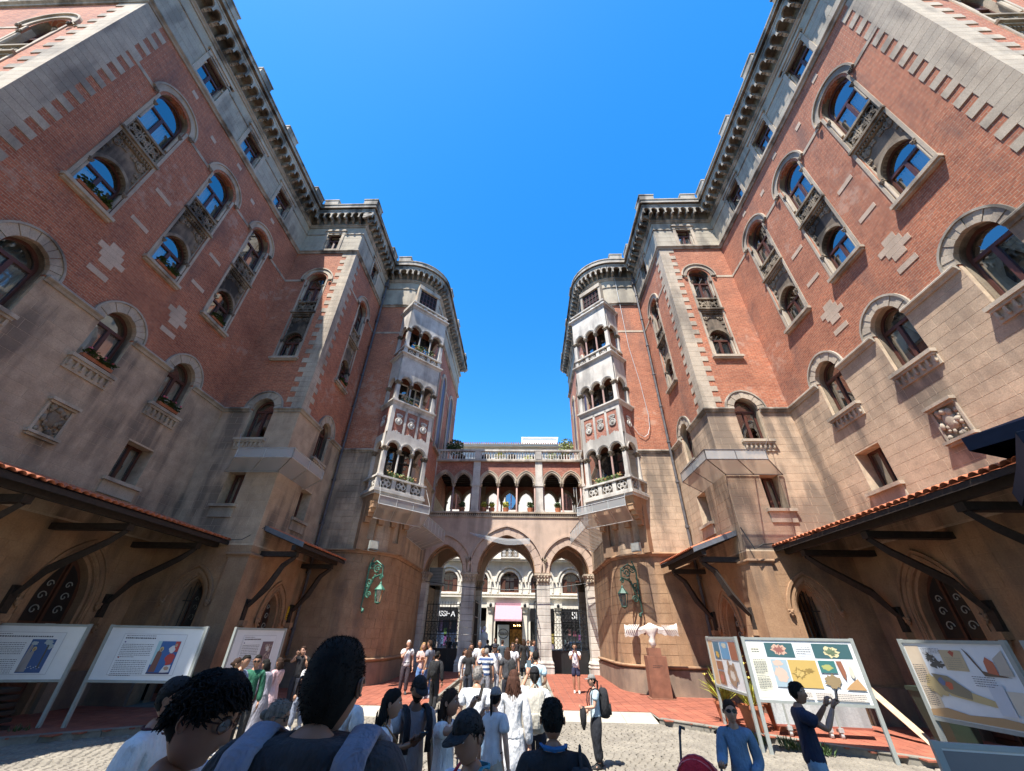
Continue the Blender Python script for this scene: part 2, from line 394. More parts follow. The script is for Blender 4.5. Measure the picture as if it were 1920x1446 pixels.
# ---------------------------------------------------------------- ashlar blocks
def block_mesh(w, h, mat, d): 
    mb = MB(); mb.chbox(.004, w-.004, -d, .02, .003, h-.003, .004); return mb.mesh('stone_block', (mat,))
def blocks(sink, Wl, x0, x1, z0, z1, ch, ops, mat, d=.018, lens=(.52, .64, .76, .9), seed=1):
    rnd = random.Random(seed); 
    if x0 > x1: x0, x1 = x1, x0
    n = max(1, round((z1-z0)/ch)); ch = (z1-z0)/n
    for r in range(n):
        za = z0+r*ch; zb = za+ch; cuts = []
        for o in ops:
            zm = za if za > o.zs else max(za, o.z0)
            if zb <= o.z0+.02: continue
            if o.k is None:
                if za >= o.zs-.02: continue
                hw = o.h
            else:
                R = 2*o.h*o.k; dz = max(0, za-o.zs)
                if dz > sqrt(max(R*R-(R-o.h)**2, 0))-.02: continue
                hw = sqrt(R*R-dz*dz)-(R-o.h)
            cuts.append((o.x-hw-getattr(o, 'mg', .0), o.x+hw+getattr(o, 'mg', .0)))
        cuts.sort(); cur = x0; spans = []
        for a, b in cuts:
            if b < x0 or a > x1: continue
            if a > cur+.04: spans.append((cur, a))
            cur = max(cur, b)
        if cur < x1-.04: spans.append((cur, x1))
        for a, b in spans:
            x = a; first = True
            while x < b-.01:
                w = rnd.choice(lens)*(rnd.choice((.5, .75)) if first and r % 2 else 1); first = False
                if b-(x+w) < .22: w = b-x
                sink.append((Wl @ T(x, 0, za), round(w, 2), round(ch, 3), mat, d, Wl @ Vector((x+w/2, 0, za+ch/2))))
                x += w
def emit_blocks(sink, root, name='stone_block', lim=300):
    def vis(e):
        c = e[5]-CAM; dd = c.dot(FW)
        if dd < .5: return 0
        u, v = c.dot(RT)/dd, c.dot(UP)/dd
        if abs(u) > 1.36 or abs(v) > 1.04: return 0
        nn = (e[0].to_3x3() @ Vector((0, -1, 0))); f = max(0, -nn.dot(c.normalized()))
        occ = .25 if e[5].z < 4.4 else 1
        return e[1]*e[2]*f/c.length_squared*occ
    sink.sort(key=vis, reverse=True)
    for e in sink[:lim]:
        link(cached(('blk', e[1], e[2], e[3].name, e[4]), lambda: block_mesh(e[1], e[2], e[3], e[4])), name, root, e[0])
    rest = {}
    for e in sink[lim:]: rest.setdefault(e[3].name, []).append(e)
    for k, L in rest.items():
        mb = MB()
        for e in L: mb.chbox(.004, e[1]-.004, -e[4], .02, .003, e[2]-.003, .004, e[0])
        obj(mb, 'stone_courses', L[0][3], root, kind='stuff')
# ---------------------------------------------------------------- assemblies
Z_SILL1, Z_ARC1, ZSTR, ZBR, ZTOP = 8.3, 9.68, 9.65, 19.43, 21.75
def stone_level(root, Wl, x, h, seed, curtain=1, side=0, dark=False, opn=None, flowers=False):
    k = .55; o = opn
    # voussoirs
    n = 11
    for i in range(n):
        a0, a1 = (i+.03)/n, (i+.97)/n
        link(cached(('vous', h, i), lambda: (lambda mb: (ring(mb, h, k, -.015, .27, -.03-.012*(i % 2), .3, ZSTR, 3, a0, a1), mb)[-1])(MB()).mesh('voussoir', (M_trim,))), 'voussoir', root, Wl @ T(x, 0, 0))
    mb = MB(); ring(mb, h, k, .275, .335, -.07, .03, ZSTR, 18)
    link(cached(('hdr', h), lambda: mb.mesh('hood_mould', (M_corn,))), 'hood_mould', root, Wl @ T(x, 0, 0))
    # inner order: moulded reveal
    mb = MB(); ring(mb, h, k, -.03, .025, .10, .25, ZSTR, 16)
    mb.box(-h-.01, -h+.03, .1, .25, Z_SILL1, ZSTR); mb.box(h-.03, h+.01, .1, .25, Z_SILL1, ZSTR)
    link(cached(('inr', h), lambda: mb.mesh('arch_moulding', (M_carv,))), 'arch_moulding', root, Wl @ T(x, 0, 0))
    window(root, Wl, x, h-.035, Z_SILL1, ZSTR, k, ZSTR-.03, True, curtain, y=.25)
    mb = MB(); w = h+.13; mb.box(-w, w, -.17, .38, 8.2, Z_SILL1); mb.box(-w+.04, w-.04, -.13, 0, 8.13, 8.2)
    nb = 7
    for i in range(nb):
        xx = -w+.1+(2*w-.2)*i/(nb-1); mb.box(xx-.03, xx+.03, -.11, 0, 7.98, 8.13); mb.ball((xx, -.07, 7.97), .045, 6, 4)
    mb.box(-w+.03, w-.03, -.045, 0, 7.86, 8.13)
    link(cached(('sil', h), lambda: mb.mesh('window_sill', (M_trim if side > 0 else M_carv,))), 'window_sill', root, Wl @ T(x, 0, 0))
def upper_level(root, Wl, x, hw, curtain=(1, 1), flowers=False, rnd=0):
    key = ('up', hw)
    hi = hw-.09                     # clear half width
    L = Wl @ T(x, 0, 0)
    def jamb():
        mb = MB()
        for s in (-1, 1):
            mb.box(s*(hi+.002), s*(hw), -.03, .05, 12.28, 17.3); mb.box(s*(hi-.02), s*(hi+.01), .05, .3, 12.3, 17.3)
            for zz in (13.25, 16.85):
                mb.tube([(s*(hi-.05), .02, zz-.95), (s*(hi-.05), .02, zz-.05)], .045, 8)
        return mb.mesh('jamb', (M_pink if hw < 0 else M_trim,))
    link(cached(key+('j',), jamb), 'window_jamb', root, L)
    cu = cached('cap_unit', lambda: (lambda mb: (bud(mb, 0, 0, 0, .075), mb)[-1])(MB()).mesh('capital', (M_dark,)))
    for sx in (-1, 1):
        for cx, cy, cz in ((hi-.04, -.01, 13.25), (hi-.04, -.01, 16.85), (hw+.12, -.06, 17.22)): link(cu, 'carved_capital', root, L @ T(sx*cx, cy, cz))
    def sill():
        mb = MB(); mb.box(-hw-.06, hw+.06, -.15, .36, 12.17, 12.28); mb.box(-hw-.02, hw+.02, -.1, 0, 12.1, 12.17); return mb.mesh('sill', (M_trim,))
    link(cached(key+('s',), sill), 'window_sill', root, L)
    # lower tympanum wall with arched hole, and spandrel
    def tymp():
        mb = MB(); panel(mb, -hi, hi, 13.3, 14.86, [Op(0, hi-.06, 12, 13.3, .56)], .1, .3)
        return mb.mesh('t', (M_dark,))
    link(cached(key+('t',), tymp), 'spandrel_panel', root, L)
    def tym2():
        mb = MB(); ring(mb, hi-.06, .56, 0, .1, .03, .2, 13.3, 16); 
        for s in (-1, 1):
            rosette(mb, s*(hi-.17), 14.6, .17, .08); rosette(mb, s*(hi-.09), 14.25, .11, .08); rosette(mb, s*.14, 14.64, .12, .08); quatre(mb, s*(hi-.17), 14.6, .17, .06); rosette(mb, s*(hi-.06), 13.98, .08, .08)
        mb.box(-hi, hi, .04, .14, 14.78, 14.86)
        for i in range(12): xx = -hi+.06+(2*hi-.12)*i/11; mb.box(xx-.025, xx+.025, .0, .1, 14.79, 14.88)
        return mb.mesh('arch', (M_carv,))
    link(cached(key+('t2',), tym2), 'carved_arch', root, L)
    def corn():
        mb = MB(); mb.box(-hw-.01, hw+.01, -.1, .3, 14.97, 15.06); mb.box(-hi, hi, -.04, .3, 14.88, 14.97); return mb.mesh('c', (M_carv,))
    link(cached(key+('k',), corn), 'balcony_ledge', root, L)
    def bal():
        mb = MB(); mb.box(-hi, hi, .0, .1, 15.06, 15.14); mb.box(-hi, hi, -.02, .12, 15.68, 15.77)
        for s in (-1, 1): mb.box(s*hi, s*(hi-.05), .0, .1, 15.1, 15.7)
        n = 3 if hw > .62 else 2
        for i in range(n):
            xx = (i-(n-1)/2)*(2*hi-.1)/n; quatre(mb, xx, 15.41, .27 if n == 3 else .29, .03); 
            if i: mb.box(xx-(hi-.05)/n-.015, xx-(hi-.05)/n+.015, .02, .08, 15.1, 15.7)
        return mb.mesh('b', (M_carv,))
    link(cached(key+('b',), bal), 'tracery_balustrade', root, L)
    link(cached(key+('bb',), lambda: (lambda mb: (mb.box(-hi, hi, .13, .15, 15.1, 15.7), mb)[-1])(MB()).mesh('bk', (M_dark,))), 'balustrade_back', root, L)
    link(cached(key+('h',), lambda: (lambda mb: (ring(mb, hw, .5, .0, .2, -.04, .05, 17.3, 20), ring(mb, hw, .5, .2, .26, -.09, .03, 17.3, 20), mb)[-1])(MB()).mesh('h', (M_trim,))), 'hood_mould', root, L)
    link(cached(key+('h2',), lambda: (lambda mb: (ring(mb, hi, .53, -.015, hw-hi-.01, .02, .34, 17.3, 18), ring(mb, hi-.02, .53, .0, .06, .12, .3, 17.3, 18), mb)[-1])(MB()).mesh('h', (M_carv,))), 'arch_moulding', root, L)
    window(root, Wl, x, hi-.05, 12.28, 13.3, .56, 13.26, True, curtain[0], y=.2)
    window(root, Wl, x, hi-.01, 15.78, 17.22, .53, 16.9, True, curtain[1], y=.2)
def small_window(root, Wl, x, h, z0=5.75, z1=6.95, tied=True, side=1):
    window(root, Wl, x, h-.04, z0, z1, None, None, True, 2 if tied else 1, y=.36)
    mb = MB(); mb.box(-h-.16, h+.16, -.14, .38, z0-.1, z0); mb.box(-h-.1, h+.1, -.05, 0, z0-.45, z0-.1)
    link(cached(('ssil', h, z0, side), lambda: mb.mesh('s', (M_trim,))), 'window_sill', root, Wl @ T(x, 0, 0))
def attic_window(root, Wl, x, h, curtain=1):
    window(root, Wl, x, h-.04, 19.72, 21.1, None, 20.6, True, curtain, y=.16)
    def fm():
        mb = MB()
        for s in (-1, 1):
            mb.box(s*h, s*(h+.15), -.05, .05, 19.66, 21.25); mb.box(s*(h-.07), s*h, .02, .3, 19.72, 20.6); bud(mb, s*(h-.03), 20.62, .02, .06)
        mb.box(-h-.22, h+.22, -.1, .3, 21.25, 21.38); mb.box(-h-.15, h+.15, -.05, .3, 21.13, 21.25); mb.box(-h-.1, h+.1, -.08, .3, 19.62, 19.7)
        return mb.mesh('f', (M_trim,))
    link(cached(('att', h), fm), 'window_surround', root, Wl @ T(x, 0, 0))
def corbel_mesh():
    mb = MB(); p = .42
    panel(mb, -p/2, p/2, .12, .68, [Op(0, .165, 0, .36, .55)], -.5, -.42)
    for a, d0, z0, z1 in ((.05, .16, 0, .14), (.05, .3, .1, .24), (.045, .49, .2, .36)):
        mb.box(-p/2-a, -p/2+a, -d0, .02, z0, z1)
    mb.tube([(-p/2-.055, -.2, .1), (-p/2+.055, -.2, .1)], .06, 8); mb.tube([(-p/2-.055, -.36, .2), (-p/2+.055, -.36, .2)], .06, 8)
    mb.cm = 1
    mb.poly([(-p/2, -.04, .0), (p/2, -.04, .0), (p/2, -.04, .68), (-p/2, -.04, .68)]); mb.poly([(-p/2, -.42, .66), (p/2, -.42, .66), (p/2, -.04, .66), (-p/2, -.04, .66)])  # recess back and ceiling in darker stone, the arch shade put into the colour
    return mb.mesh('corbel', (M_corn, M_carv))
# ---------------------------------------------------------------- a palace wing
def building(s):
    side = 'right' if s > 0 else 'left'
    lab = 'brick and stone palace wing on the right, sunlit, with a corner oriel tower' if s > 0 else 'brick and stone palace wing on the left, in shade, with a corner oriel tower'
    root = thing('palace_wing', lab, 'building', (s*11.42, 8.6, 0), 0, 'two mirrored wings of the palace')
    WLm = frame(s*11.42, 0, 0, -s, 0); gm = -s
    WLr = frame(0, 13.64, 0, 0, -1); gr = s
    WLq = frame(s*8.17, 0, 0, -s, 0)
    WLt = frame(0, 17.8, 0, 0, -1)
    WLs = frame(s*4.9, 0, 0, -s, 0)
    WLn = frame(0, 3.59, 0, 0, -1)
    C3 = [6.02, 8.7, 11.33]
    AR, AQ = 9.75, 15.95
    def ops_for(g, cols, hs, hu, hatt, small=(), ground=()):
        st = [Op(g*a, hs, Z_SILL1, ZSTR, .55) for a in cols]
        up = [Op(g*a, hu-.09, 12.28, 17.3, .5) for a in cols]
        at = [Op(g*a, hatt, 19.7, 21.2, None) for a in cols]
        sm = [Op(g*a, h, 5.75, 6.95, None) for a, h in small]
        gr_ = [Op(g*a, h+.12, 0, zs, (2*h*k+.12)/(2*(h+.12))) for a, h, zs, k in ground]
        return st, up, at, sm, gr_
    sink = []
    def wallset(Wl, g, a0, a1, cols, hs, hu, hatt, small, ground, uo, seed):
        st, up, at, sm, go = ops_for(g, cols, hs, hu, hatt, small, ground)
        x0, x1 = sorted((g*a0, g*a1))
        mb = MB(); panel(mb, x0, x1, 9.6, 19.5, st+up, 0, .42, Wl, uo); obj(mb, 'brick_wall', M_brick, root)
        mb = MB(); panel(mb, x0, x1, 4.4, 9.6, st+sm, 0, .42, Wl, uo); obj(mb, 'stone_wall', M_joint, root)
        mb = MB(); panel(mb, x0, x1, -.3, 4.4, go, 0, .42, Wl, uo); obj(mb, 'ground_floor_wall', M_tanj, root)
        mb = MB(); panel(mb, x0, x1, 19.5, 22.9, at, 0, .42, Wl, uo); obj(mb, 'attic_wall', M_attic, root)
        blocks(sink, Wl, x0, x1, 4.45, 9.55, .28, st+sm, M_stone, .005, seed=seed)
        blocks(sink, Wl, x0, x1, 1.0, 4.4, .34, go, M_tan, .006, (.7, .9, 1.1), seed=seed+1)
        blocks(sink, Wl, x0, x1, 19.66, 21.0, .335, at, M_attic, .01, (.9, 1.1), seed=seed+2)
    DRM = (11.5, .66, 2.55, .95); DRQ = (16.0, .5, 2.3, .9); LAT = (9.66, .36, 2.75, 1.0)
    wallset(WLm, gm, 3.59, 13.64, C3, .53, .68, .53, [(11.3, .48)], [DRM], 0, 10+s)
    wallset(WLr, gr, 8.17, 11.42, [AR], .47, .585, .4, [(9.72, .33)], [LAT], 3, 20+s)
    wallset(WLq, gm, 13.64, 17.8, [AQ], .47, .585, .4, [(AQ-.05, .42)], [DRQ], 5, 30+s)
    # near return wall: hoods only seen at the top of the frame
    wallset(WLn, gr, 11.42, 20, [13.45, 16.2], .47, .68, .5, [], [], 7, 40+s)
    # tower: flat part, curve, street side
    def tw(a, b, z0, z1, mat, nm, uo=0):
        mb = MB(); L = 0
        for (xa, ya), (xb, yb) in zip(a, a[1:]):
            l = hypot(xb-xa, yb-ya)
            mb.poly([(s*xa, ya, z0), (s*xb, yb, z0), (s*xb, yb, z1), (s*xa, ya, z1)], None, [(L+uo, z0), (L+l+uo, z0), (L+l+uo, z1), (L+uo, z1)]); L += l
        obj(mb, nm, mat, root)
    TP = [(8.17, 17.8)]+arcp(14)+[(4.9, 29.0), (20, 29)]
    tw(TP, 0, 9.6, 19.5, M_brick, 'tower_brick_wall'); tw(TP, 0, 4.4, 9.6, M_joint, 'tower_stone_wall'); tw(TP, 0, -.3, 4.9, M_tanj, 'tower_base_wall'); tw(TP, 0, 19.5, 22.9, M_attic, 'tower_attic_wall')
    blocks(sink, WLt, gr*6.75, gr*8.17, 4.95, 9.55, .28, [], M_stone, seed=3)
    blocks(sink, WLt, gr*6.75, gr*8.17, 1.1, 4.85, .34, [], M_tan, .014, (.7, .72), seed=4)
    blocks(sink, WLs, gm*19.65, gm*24.5, 4.95, 9.55, .28, [], M_stone, seed=5)
    blocks(sink, WLs, gm*19.65, gm*24.5, 1.1, 4.85, .34, [], M_tan, .014, (.7, .9, 1.1), seed=6)
    # curved courses
    def curved(z0, z1, ch, mat, d, na):
        mb = MB(); n = round((z1-z0)/ch); ch = (z1-z0)/n
        for r in range(n):
            off = (r % 2)*.5
            for i in range(-1, na):
                a0 = max(0, (i+off)/na); a1 = min(1, (i+1+off)/na)
                if a1-a0 < .02: continue
                a0 += .003; a1 -= .003
                rg = []
                for q in range(4):
                    a = (a0+(a1-a0)*q/3)*pi/2
                    for_ = [(RT0-.02, .007), (RT0+d, .007), (RT0+d, ch-.007), (RT0-.02, ch-.007)]
                    rg.append([(s*(CX0-R*sin(a)), CY0-R*cos(a), z0+r*ch+z) for R, z in for_])
                mb.loft(rg)
        obj(mb, 'curved_stone_courses', mat, root, kind='stuff')
    curved(1.1, 4.85, .34, M_tan, .014, 4); curved(4.95, 9.55, .28, M_stone, .018, 5)
    emit_blocks(sink, root)
    # mouldings
    def mouldrun(segs, prof, nm, mat):
        for p in segs:
            mb = MB(); sweep(mb, p, prof, s); obj(mb, nm, mat, root)
    g1 = .54+.0
    segs = [[(20, 3.59), (11.42, 3.59), (11.42, 6.02-.56)], [(11.42, 6.02+.56), (11.42, 8.7-.56)], [(11.42, 8.7+.56), (11.42, 11.33-.56)],
            [(11.42, 11.33+.56), (11.42, 13.64), (AR+.5, 13.64)], [(AR-.5, 13.64), (8.17, 13.64), (8.17, AQ-.5)], [(8.17, AQ+.5), (8.17, 17.8)]+arcp()+[(4.9, 24.5)]]
    mouldrun(segs, mould(.13, 9.5, 9.68), 'string_course', M_corn)
    b2 = .88; b3 = .79
    segs = [[(20, 3.59), (16.2+b2, 3.59)], [(16.2-b2, 3.59), (13.45+b2, 3.59)], [(13.45-b2, 3.59), (11.42, 3.59), (11.42, 6.02-b2)], [(11.42, 6.02+b2), (11.42, 8.7-b2)], [(11.42, 8.7+b2), (11.42, 11.33-b2)],
            [(11.42, 11.33+b2), (11.42, 13.64), (AR+b3, 13.64)], [(AR-b3, 13.64), (8.17, 13.64), (8.17, AQ-b3)], [(8.17, AQ+b3), (8.17, 17.8)]+arcp()+[(4.9, 29)]]
    mouldrun(segs, rect(-.02, .018, 17.2, 17.33), 'stone_band', M_trim)
    mouldrun([PATH], mould(.14, 19.36, 19.56), 'attic_string_course', M_corn)
    mouldrun([PATH], rect(-.02, .05, 20.98, 21.04), 'attic_ledge', M_corn)
    mouldrun([PATH], mould(.13, 21.62, 21.8), 'corbel_course', M_corn)
    mouldrun([PATH], rect(-.3, .52, 22.5, 22.62)+[], 'cornice_slab', M_corn)
    mouldrun([PATH], mould(.6, 22.62, 22.74, -.3), 'cornice_lip', M_corn)
    mouldrun([PATH], rect(.2, .5, 22.74, 23.1), 'parapet', M_corn)
    mouldrun([PATH], rect(.16, .54, 23.1, 23.17), 'parapet_coping', M_corn)
    # lattice relief band under the cornice lip
    mouldrun([[(11.42, 3.59), (11.42, 13.64), (8.17, 13.64), (8.17, 17.8)]+arcp()+[(4.9, 29)]], rect(.5, .63, 22.655, 22.68), 'rope_moulding', M_dark)
    # corbels
    cm = cached('corb', corbel_mesh)
    def corbrow(Wl, x0, x1):
        n = max(1, round(abs(x1-x0)/.42)); st = (x1-x0)/n
        for i in range(n):
            link(cm, 'corbel_arch', root, Wl @ T(x0+st*(i+.5), 0, 21.82) @ Sc(abs(st)/.42, 1, 1))
    def corbpts(p0, p1):
        dx, dy = p1[0]-p0[0], p1[1]-p0[1]; l = hypot(dx, dy); nx, ny = -dy/l, dx/l
        return p0, p1
    corbrow(WLm, gm*3.1, gm*(13.64-.5)); corbrow(WLr, gr*(8.17-.5), gr*(11.42-.5)); corbrow(WLq, gm*(13.64-.5), gm*(17.8-.5)); corbrow(WLt, gr*6.75, gr*(8.17-.4)); corbrow(WLs, gm*19.65, gm*28.9)
    na = 10
    for i in range(na):
        a = pi/2*(i+.5)/na; nx, ny = -sin(a), -cos(a)
        Wl = frame(s*(CX0+RT0*nx), CY0+RT0*ny, 21.82, s*nx, ny)
        link(cm, 'corbel_arch', root, Wl @ Sc((RT0+.3)*pi/2/na/.42, 1, 1))
    corbrow(WLn, gr*11.0, gr*16)
    # merlons
    mmesh = cached('merl', lambda: (lambda mb: (mb.box(-.4, .4, -.52, -.2, 0, .38), mb.box(-.43, .43, -.55, -.17, .38, .46), mb)[-1])(MB()).mesh('merlon', (M_corn,)))
    for a in (4.6, 7.1, 9.5, 12.7): link(mmesh, 'merlon', root, WLm @ T(gm*a, 0, 23.14))
    for a in (8.05, 10.4): link(mmesh, 'merlon', root, WLr @ T(gr*a, 0, 23.14))
    for a in (13.55, 16.9): link(mmesh, 'merlon', root, WLq @ T(gm*a, 0, 23.14))
    link(mmesh, 'merlon', root, WLt @ T(gr*7.1, 0, 23.14)); 
    for a in (20.6, 24, 28.5): link(mmesh, 'merlon', root, WLs @ T(gm*a, 0, 23.14))
    # quoins
    for (qx, qy, z0) in ((11.42, 3.59, 9.72), (8.17, 13.64, 9.72)):
        n = 38; h = (19.34-z0)/n
        for i in range(n):
            la, lb = ((.95, .58) if qx > 10 else (.72, .42)) if i % 2 else ((.6, .92) if qx > 10 else (.46, .68))
            def qm(i=i, la=la, lb=lb):
                mb = MB(); x0, y0 = -.022, -.022
                # L-shaped block wrapping the corner
                pts = [(x0, y0), (la, y0), (la, .05), (.05, .05), (.05, lb), (x0, lb)]
                mb.loft([[(s*x, y, z) for x, y in pts] for z in (.004, h-.004)]); return mb.mesh('quoin', (M_trim,))
            link(cached(('quoin', s, qx, i % 2), qm), 'quoin', root, T(s*qx, qy, z0+i*h))
    # window groups
    cur = random.Random(5+s)
    for a in C3:
        stone_level(root, WLm, gm*a, .53, 1, cur.choice((1, 1, 3)) if s < 0 else 2, s); upper_level(root, WLm, gm*a, .68, (1, 1)); attic_window(root, WLm, gm*a, .53, 1 if a > 7 else 0)
    stone_level(root, WLr, gr*AR, .47, 1, 0, s); upper_level(root, WLr, gr*AR, .585, (1, 1)); attic_window(root, WLr, gr*AR, .4, 1)
    stone_level(root, WLq, gm*AQ, .47, 1, 1, s); upper_level(root, WLq, gm*AQ, .585, (1, 0)); attic_window(root, WLq, gm*AQ, .4, 0)
    for a in (13.45, 16.2): upper_level(root, WLn, gr*a, .68, (0, 0)); attic_window(root, WLn, gr*a, .5, 0)
    small_window(root, WLm, gm*11.3, .48, side=s); small_window(root, WLr, gr*9.72, .33, side=s); small_window(root, WLq, gm*(AQ-.05), .42, tied=False, side=s)
    # street side windows of the tower
    for a in (21.3, 23.6, 26.6):
        mb = MB(); Wl = WLs
        mb.box(gm*a-.55, gm*a+.55, -.05, .02, 15.6, 17.3); ring(mb, .55, .5, -.4, 0, -.05, .02, 17.3, 12, x=gm*a)
        mb2 = MB(); ring(mb2, .5, .5, 0, .22, -.1, .02, 17.3, 14, x=gm*a); mb2.box(gm*a-.72, gm*a-.5, -.08, .02, 12.2, 17.3); mb2.box(gm*a+.5, gm*a+.72, -.08, .02, 12.2, 17.3); mb2.box(gm*a-.8, gm*a+.8, -.16, .02, 12.05, 12.2)
        mb3 = MB(); mb3.box(gm*a-.5, gm*a+.5, -.04, .01, 12.2, 17.7)
        mb.v = [tuple(WLs @ Vector(p)) for p in mb2.v]; mb.f = mb2.f; mb.m = mb2.m
        obj(mb, 'window_surround', M_trim, root); mb3.v = [tuple(WLs @ Vector(p)) for p in mb3.v]; obj(mb3, 'window', M_glass and M_frame, root)
    # inlays
    def inlay(sh):
        mb = MB()
        for x0, x1, z0, z1 in sh: mb.box(x0, x1, -.014, .02, z0, z1)
        return mb.mesh('stone_inlay', (M_inlay,))
    cross = [(-.2, .2, .3, .5), (-.46, .3, .1, .295), (-.3, .46, -.1, .095), (-.2, .2, -.3, -.105)]
    for a in (7.36, 10.0):
        link(cached(('inl', 0), lambda: inlay(cross)), 'stone_inlay', root, WLm @ T(gm*a, 0, 11.28))
        for z, hw, hh in ((10.66, .3, .09), (12.95, .31, .08), (14.47, .31, .08), (18.44, .13, .09)):
            link(cached(('inl', z), lambda: inlay([(-hw, hw, -hh, hh)])), 'stone_inlay', root, WLm @ T(gm*a, 0, z))
    for a in (6.02, 8.7, 11.33): link(cached(('inl', 18.44), lambda: inlay([(-.13, .13, -.09, .09)])), 'stone_inlay', root, WLm @ T(gm*a, 0, 18.95))
    # plinth, tower mouldings
    mb = MB(); sweep(mb, [(11.42, 3.59), (11.42, 11.5-.75)], rect(-.02, .1, -.3, .95), s); sweep(mb, [(11.42, 12.25), (11.42, 13.64), (9.66+.5, 13.64)], rect(-.02, .1, -.3, .95), s)
    sweep(mb, [(9.66-.5, 13.64), (8.17, 13.64), (8.17, 15.4)], rect(-.02, .1, -.3, .95), s); sweep(mb, [(8.17, 16.6), (8.17, 17.8)]+arcp()+[(4.9, 24.4)], rect(-.02, .12, -.3, .98), s)
    obj(mb, 'plinth', M_plinth, root)
    mb = MB(); sweep(mb, [(8.17, 16.6), (8.17, 17.8)]+arcp()+[(4.9, 24.4)], mould(.17, .98, 1.12), s); obj(mb, 'plinth_moulding', M_tan, root)
    mb = MB(); sweep(mb, [(8.17, 17.8)]+arcp()+[(4.9, 23.9)], mould(.16, 4.86, 5.02), s); obj(mb, 'drum_moulding', M_tan, root)
    # pilaster strip at the outer quoin of the ground floor
    mb = MB(); sweep(mb, [(8.8, 13.64), (8.17, 13.64), (8.17, 14.2)], rect(-.02, .06, .95, 4.0), s); sweep(mb, [(8.9, 13.64), (8.17, 13.64), (8.17, 14.3)], mould(.12, 4.0, 4.15), s); obj(mb, 'corner_pilaster', M_tan, root)
    # dark core and roof: keeps the sun out
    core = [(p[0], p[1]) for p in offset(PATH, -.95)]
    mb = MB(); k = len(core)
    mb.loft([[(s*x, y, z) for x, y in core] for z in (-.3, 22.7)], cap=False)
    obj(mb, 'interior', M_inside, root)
    mb = MB(); ins = offset(PATH, .3); mb.poly([(s*x, y, 22.9) for x, y in ins]); obj(mb, 'roof', M_corn, root)
    # doors
    def door(Wl, x, h, zs, k, name='door', rope=False):
        L = Wl @ T(x, 0, 0)
        mb = MB(); o = Op(0, h, 0, zs, k)
        for i, (t0, t1, y0, y1) in enumerate(((.0, .09, .1, .42), (.09, .2, .02, .42), (.2, .3, -.03, .42), (.34, .42, -.06, .02))):
            ring(mb, h, k, t0, t1, y0, y1, zs, 16)
            if t0 < .3: mb.box(-h-t1, -h-t0, y0, y1, 0, zs); mb.box(h+t0, h+t1, y0, y1, 0, zs)
        for sx in (-1, 1): bud(mb, sx*(h+.38), zs-.05, -.06, .09)
        if rope:
            for i in range(46):
                q = i/45; 
                pts = arcpts(h, k, .15, 1, q, q)[0]; mb.ball((pts[0], -.02, zs+pts[1]), .05, 6, 4, (1, 1, .8))
            for sx in (-1, 1):
                for i in range(18): mb.ball((sx*(h+.15), -.02, zs-.06-i*.11), .05, 6, 4, (1, 1, .8))
        obj(mb, 'door_arch_moulding', M_tan, root, L)
        mb = MB(); y = .3
        pts = o.outline(8); mb.poly([(px, y+.04, pz_) for px, pz_ in pts])
        mb.box(-.03, .03, y-.03, y+.04, 0, o.top(0)-.02); mb.box(-h, h, y-.02, y+.04, zs-.62, zs-.5)
        d = obj(mb, name, M_door, root, L)
        for sx in (-1, 1):
            mbp = MB()
            for za, zb in ((.2, .9), (1.0, zs-.72)):
                if zb-za < .2: continue
                xa, xb = sx*.09, sx*(h-.08)
                mbp.chbox(xa, xb, y-.01, y+.03, za, zb, .03); mbp.chbox(xa+sx*.08, xb-sx*.08, y-.03, y+.03, za+.1, zb-.1, .02)
            obj(mbp, 'door_panel', M_door, d, L)
            mbp = MB(); R = 2*h*k
            gl = [(sx*.09, zs-.45), (sx*(h-.1), zs-.45), (sx*(h-.12), zs+.1)]+[(sx*xx, o.top(xx)-.14) for xx in (h*.7, h*.45, h*.2)]+[(sx*.09, o.top(.09)-.16)]
            mbp.poly([(px, y+.02, pz_) for px, pz_ in gl]); obj(mbp, 'door_glass', M_black, d, L)
            mbp = MB()
            for q, (cx, cz, rr) in enumerate(((sx*h*.45, zs-.2, .13), (sx*h*.45, zs+.12, .12), (sx*h*.38, zs+.4, .1))):
                mbp.tube([(cx+cos(t*.5)*rr*(1-t/16), y, cz+sin(t*.5)*rr*(1-t/16)) for t in range(15)], .014, 5)
            obj(mbp, 'iron_scroll', M_grey, d, L)
        mb = MB(); mb.box(h-.02, h+.0, y, y+.01, 0, .1)
        return d
    d1 = door(WLm, gm*11.5, .66, 2.55, .95)
    door(WLq, gm*16.0, .5, 2.3, .9, rope=True)
    if s < 0:
        mb = MB(); mb.box(-.13, .13, -.012, 0, -.05, .05); obj(mb, 'door_notice', M_whitep, d1, WLm @ T(gm*11.5+.3, .26, 2.0))
    # lattice window on the camera facing wall
    L = WLr @ T(gr*9.66, 0, 0); mb = MB()
    for t0, t1, y0, y1 in ((.0, .07, .12, .42), (.07, .17, .04, .42), (.17, .26, -.02, .3), (.32, .4, -.06, .02)):
        ring(mb, .36, 1.0, t0, t1, y0, y1, 2.75, 14)
        if t0 < .3: mb.box(-.36-t1, -.36-t0, y0, y1, 1.0, 2.75); mb.box(.36+t0, .36+t1, y0, y1, 1.0, 2.75)
    for sx in (-1, 1): bud(mb, sx*.73, 2.7, -.06, .08)
    obj(mb, 'arch_moulding', M_tan, root, L)
    mb = MB(); o = Op(0, .36, 0, 2.75, 1.0)
    for xx in (-.24, -.12, 0, .12, .24): mb.tube([(xx, .3, .9), (xx, .3, o.top(xx))], .012, 5)
    for zz in (1.2, 1.9, 2.75): mb.tube([(-.36, .3, zz), (.36, .3, zz)], .012, 5)
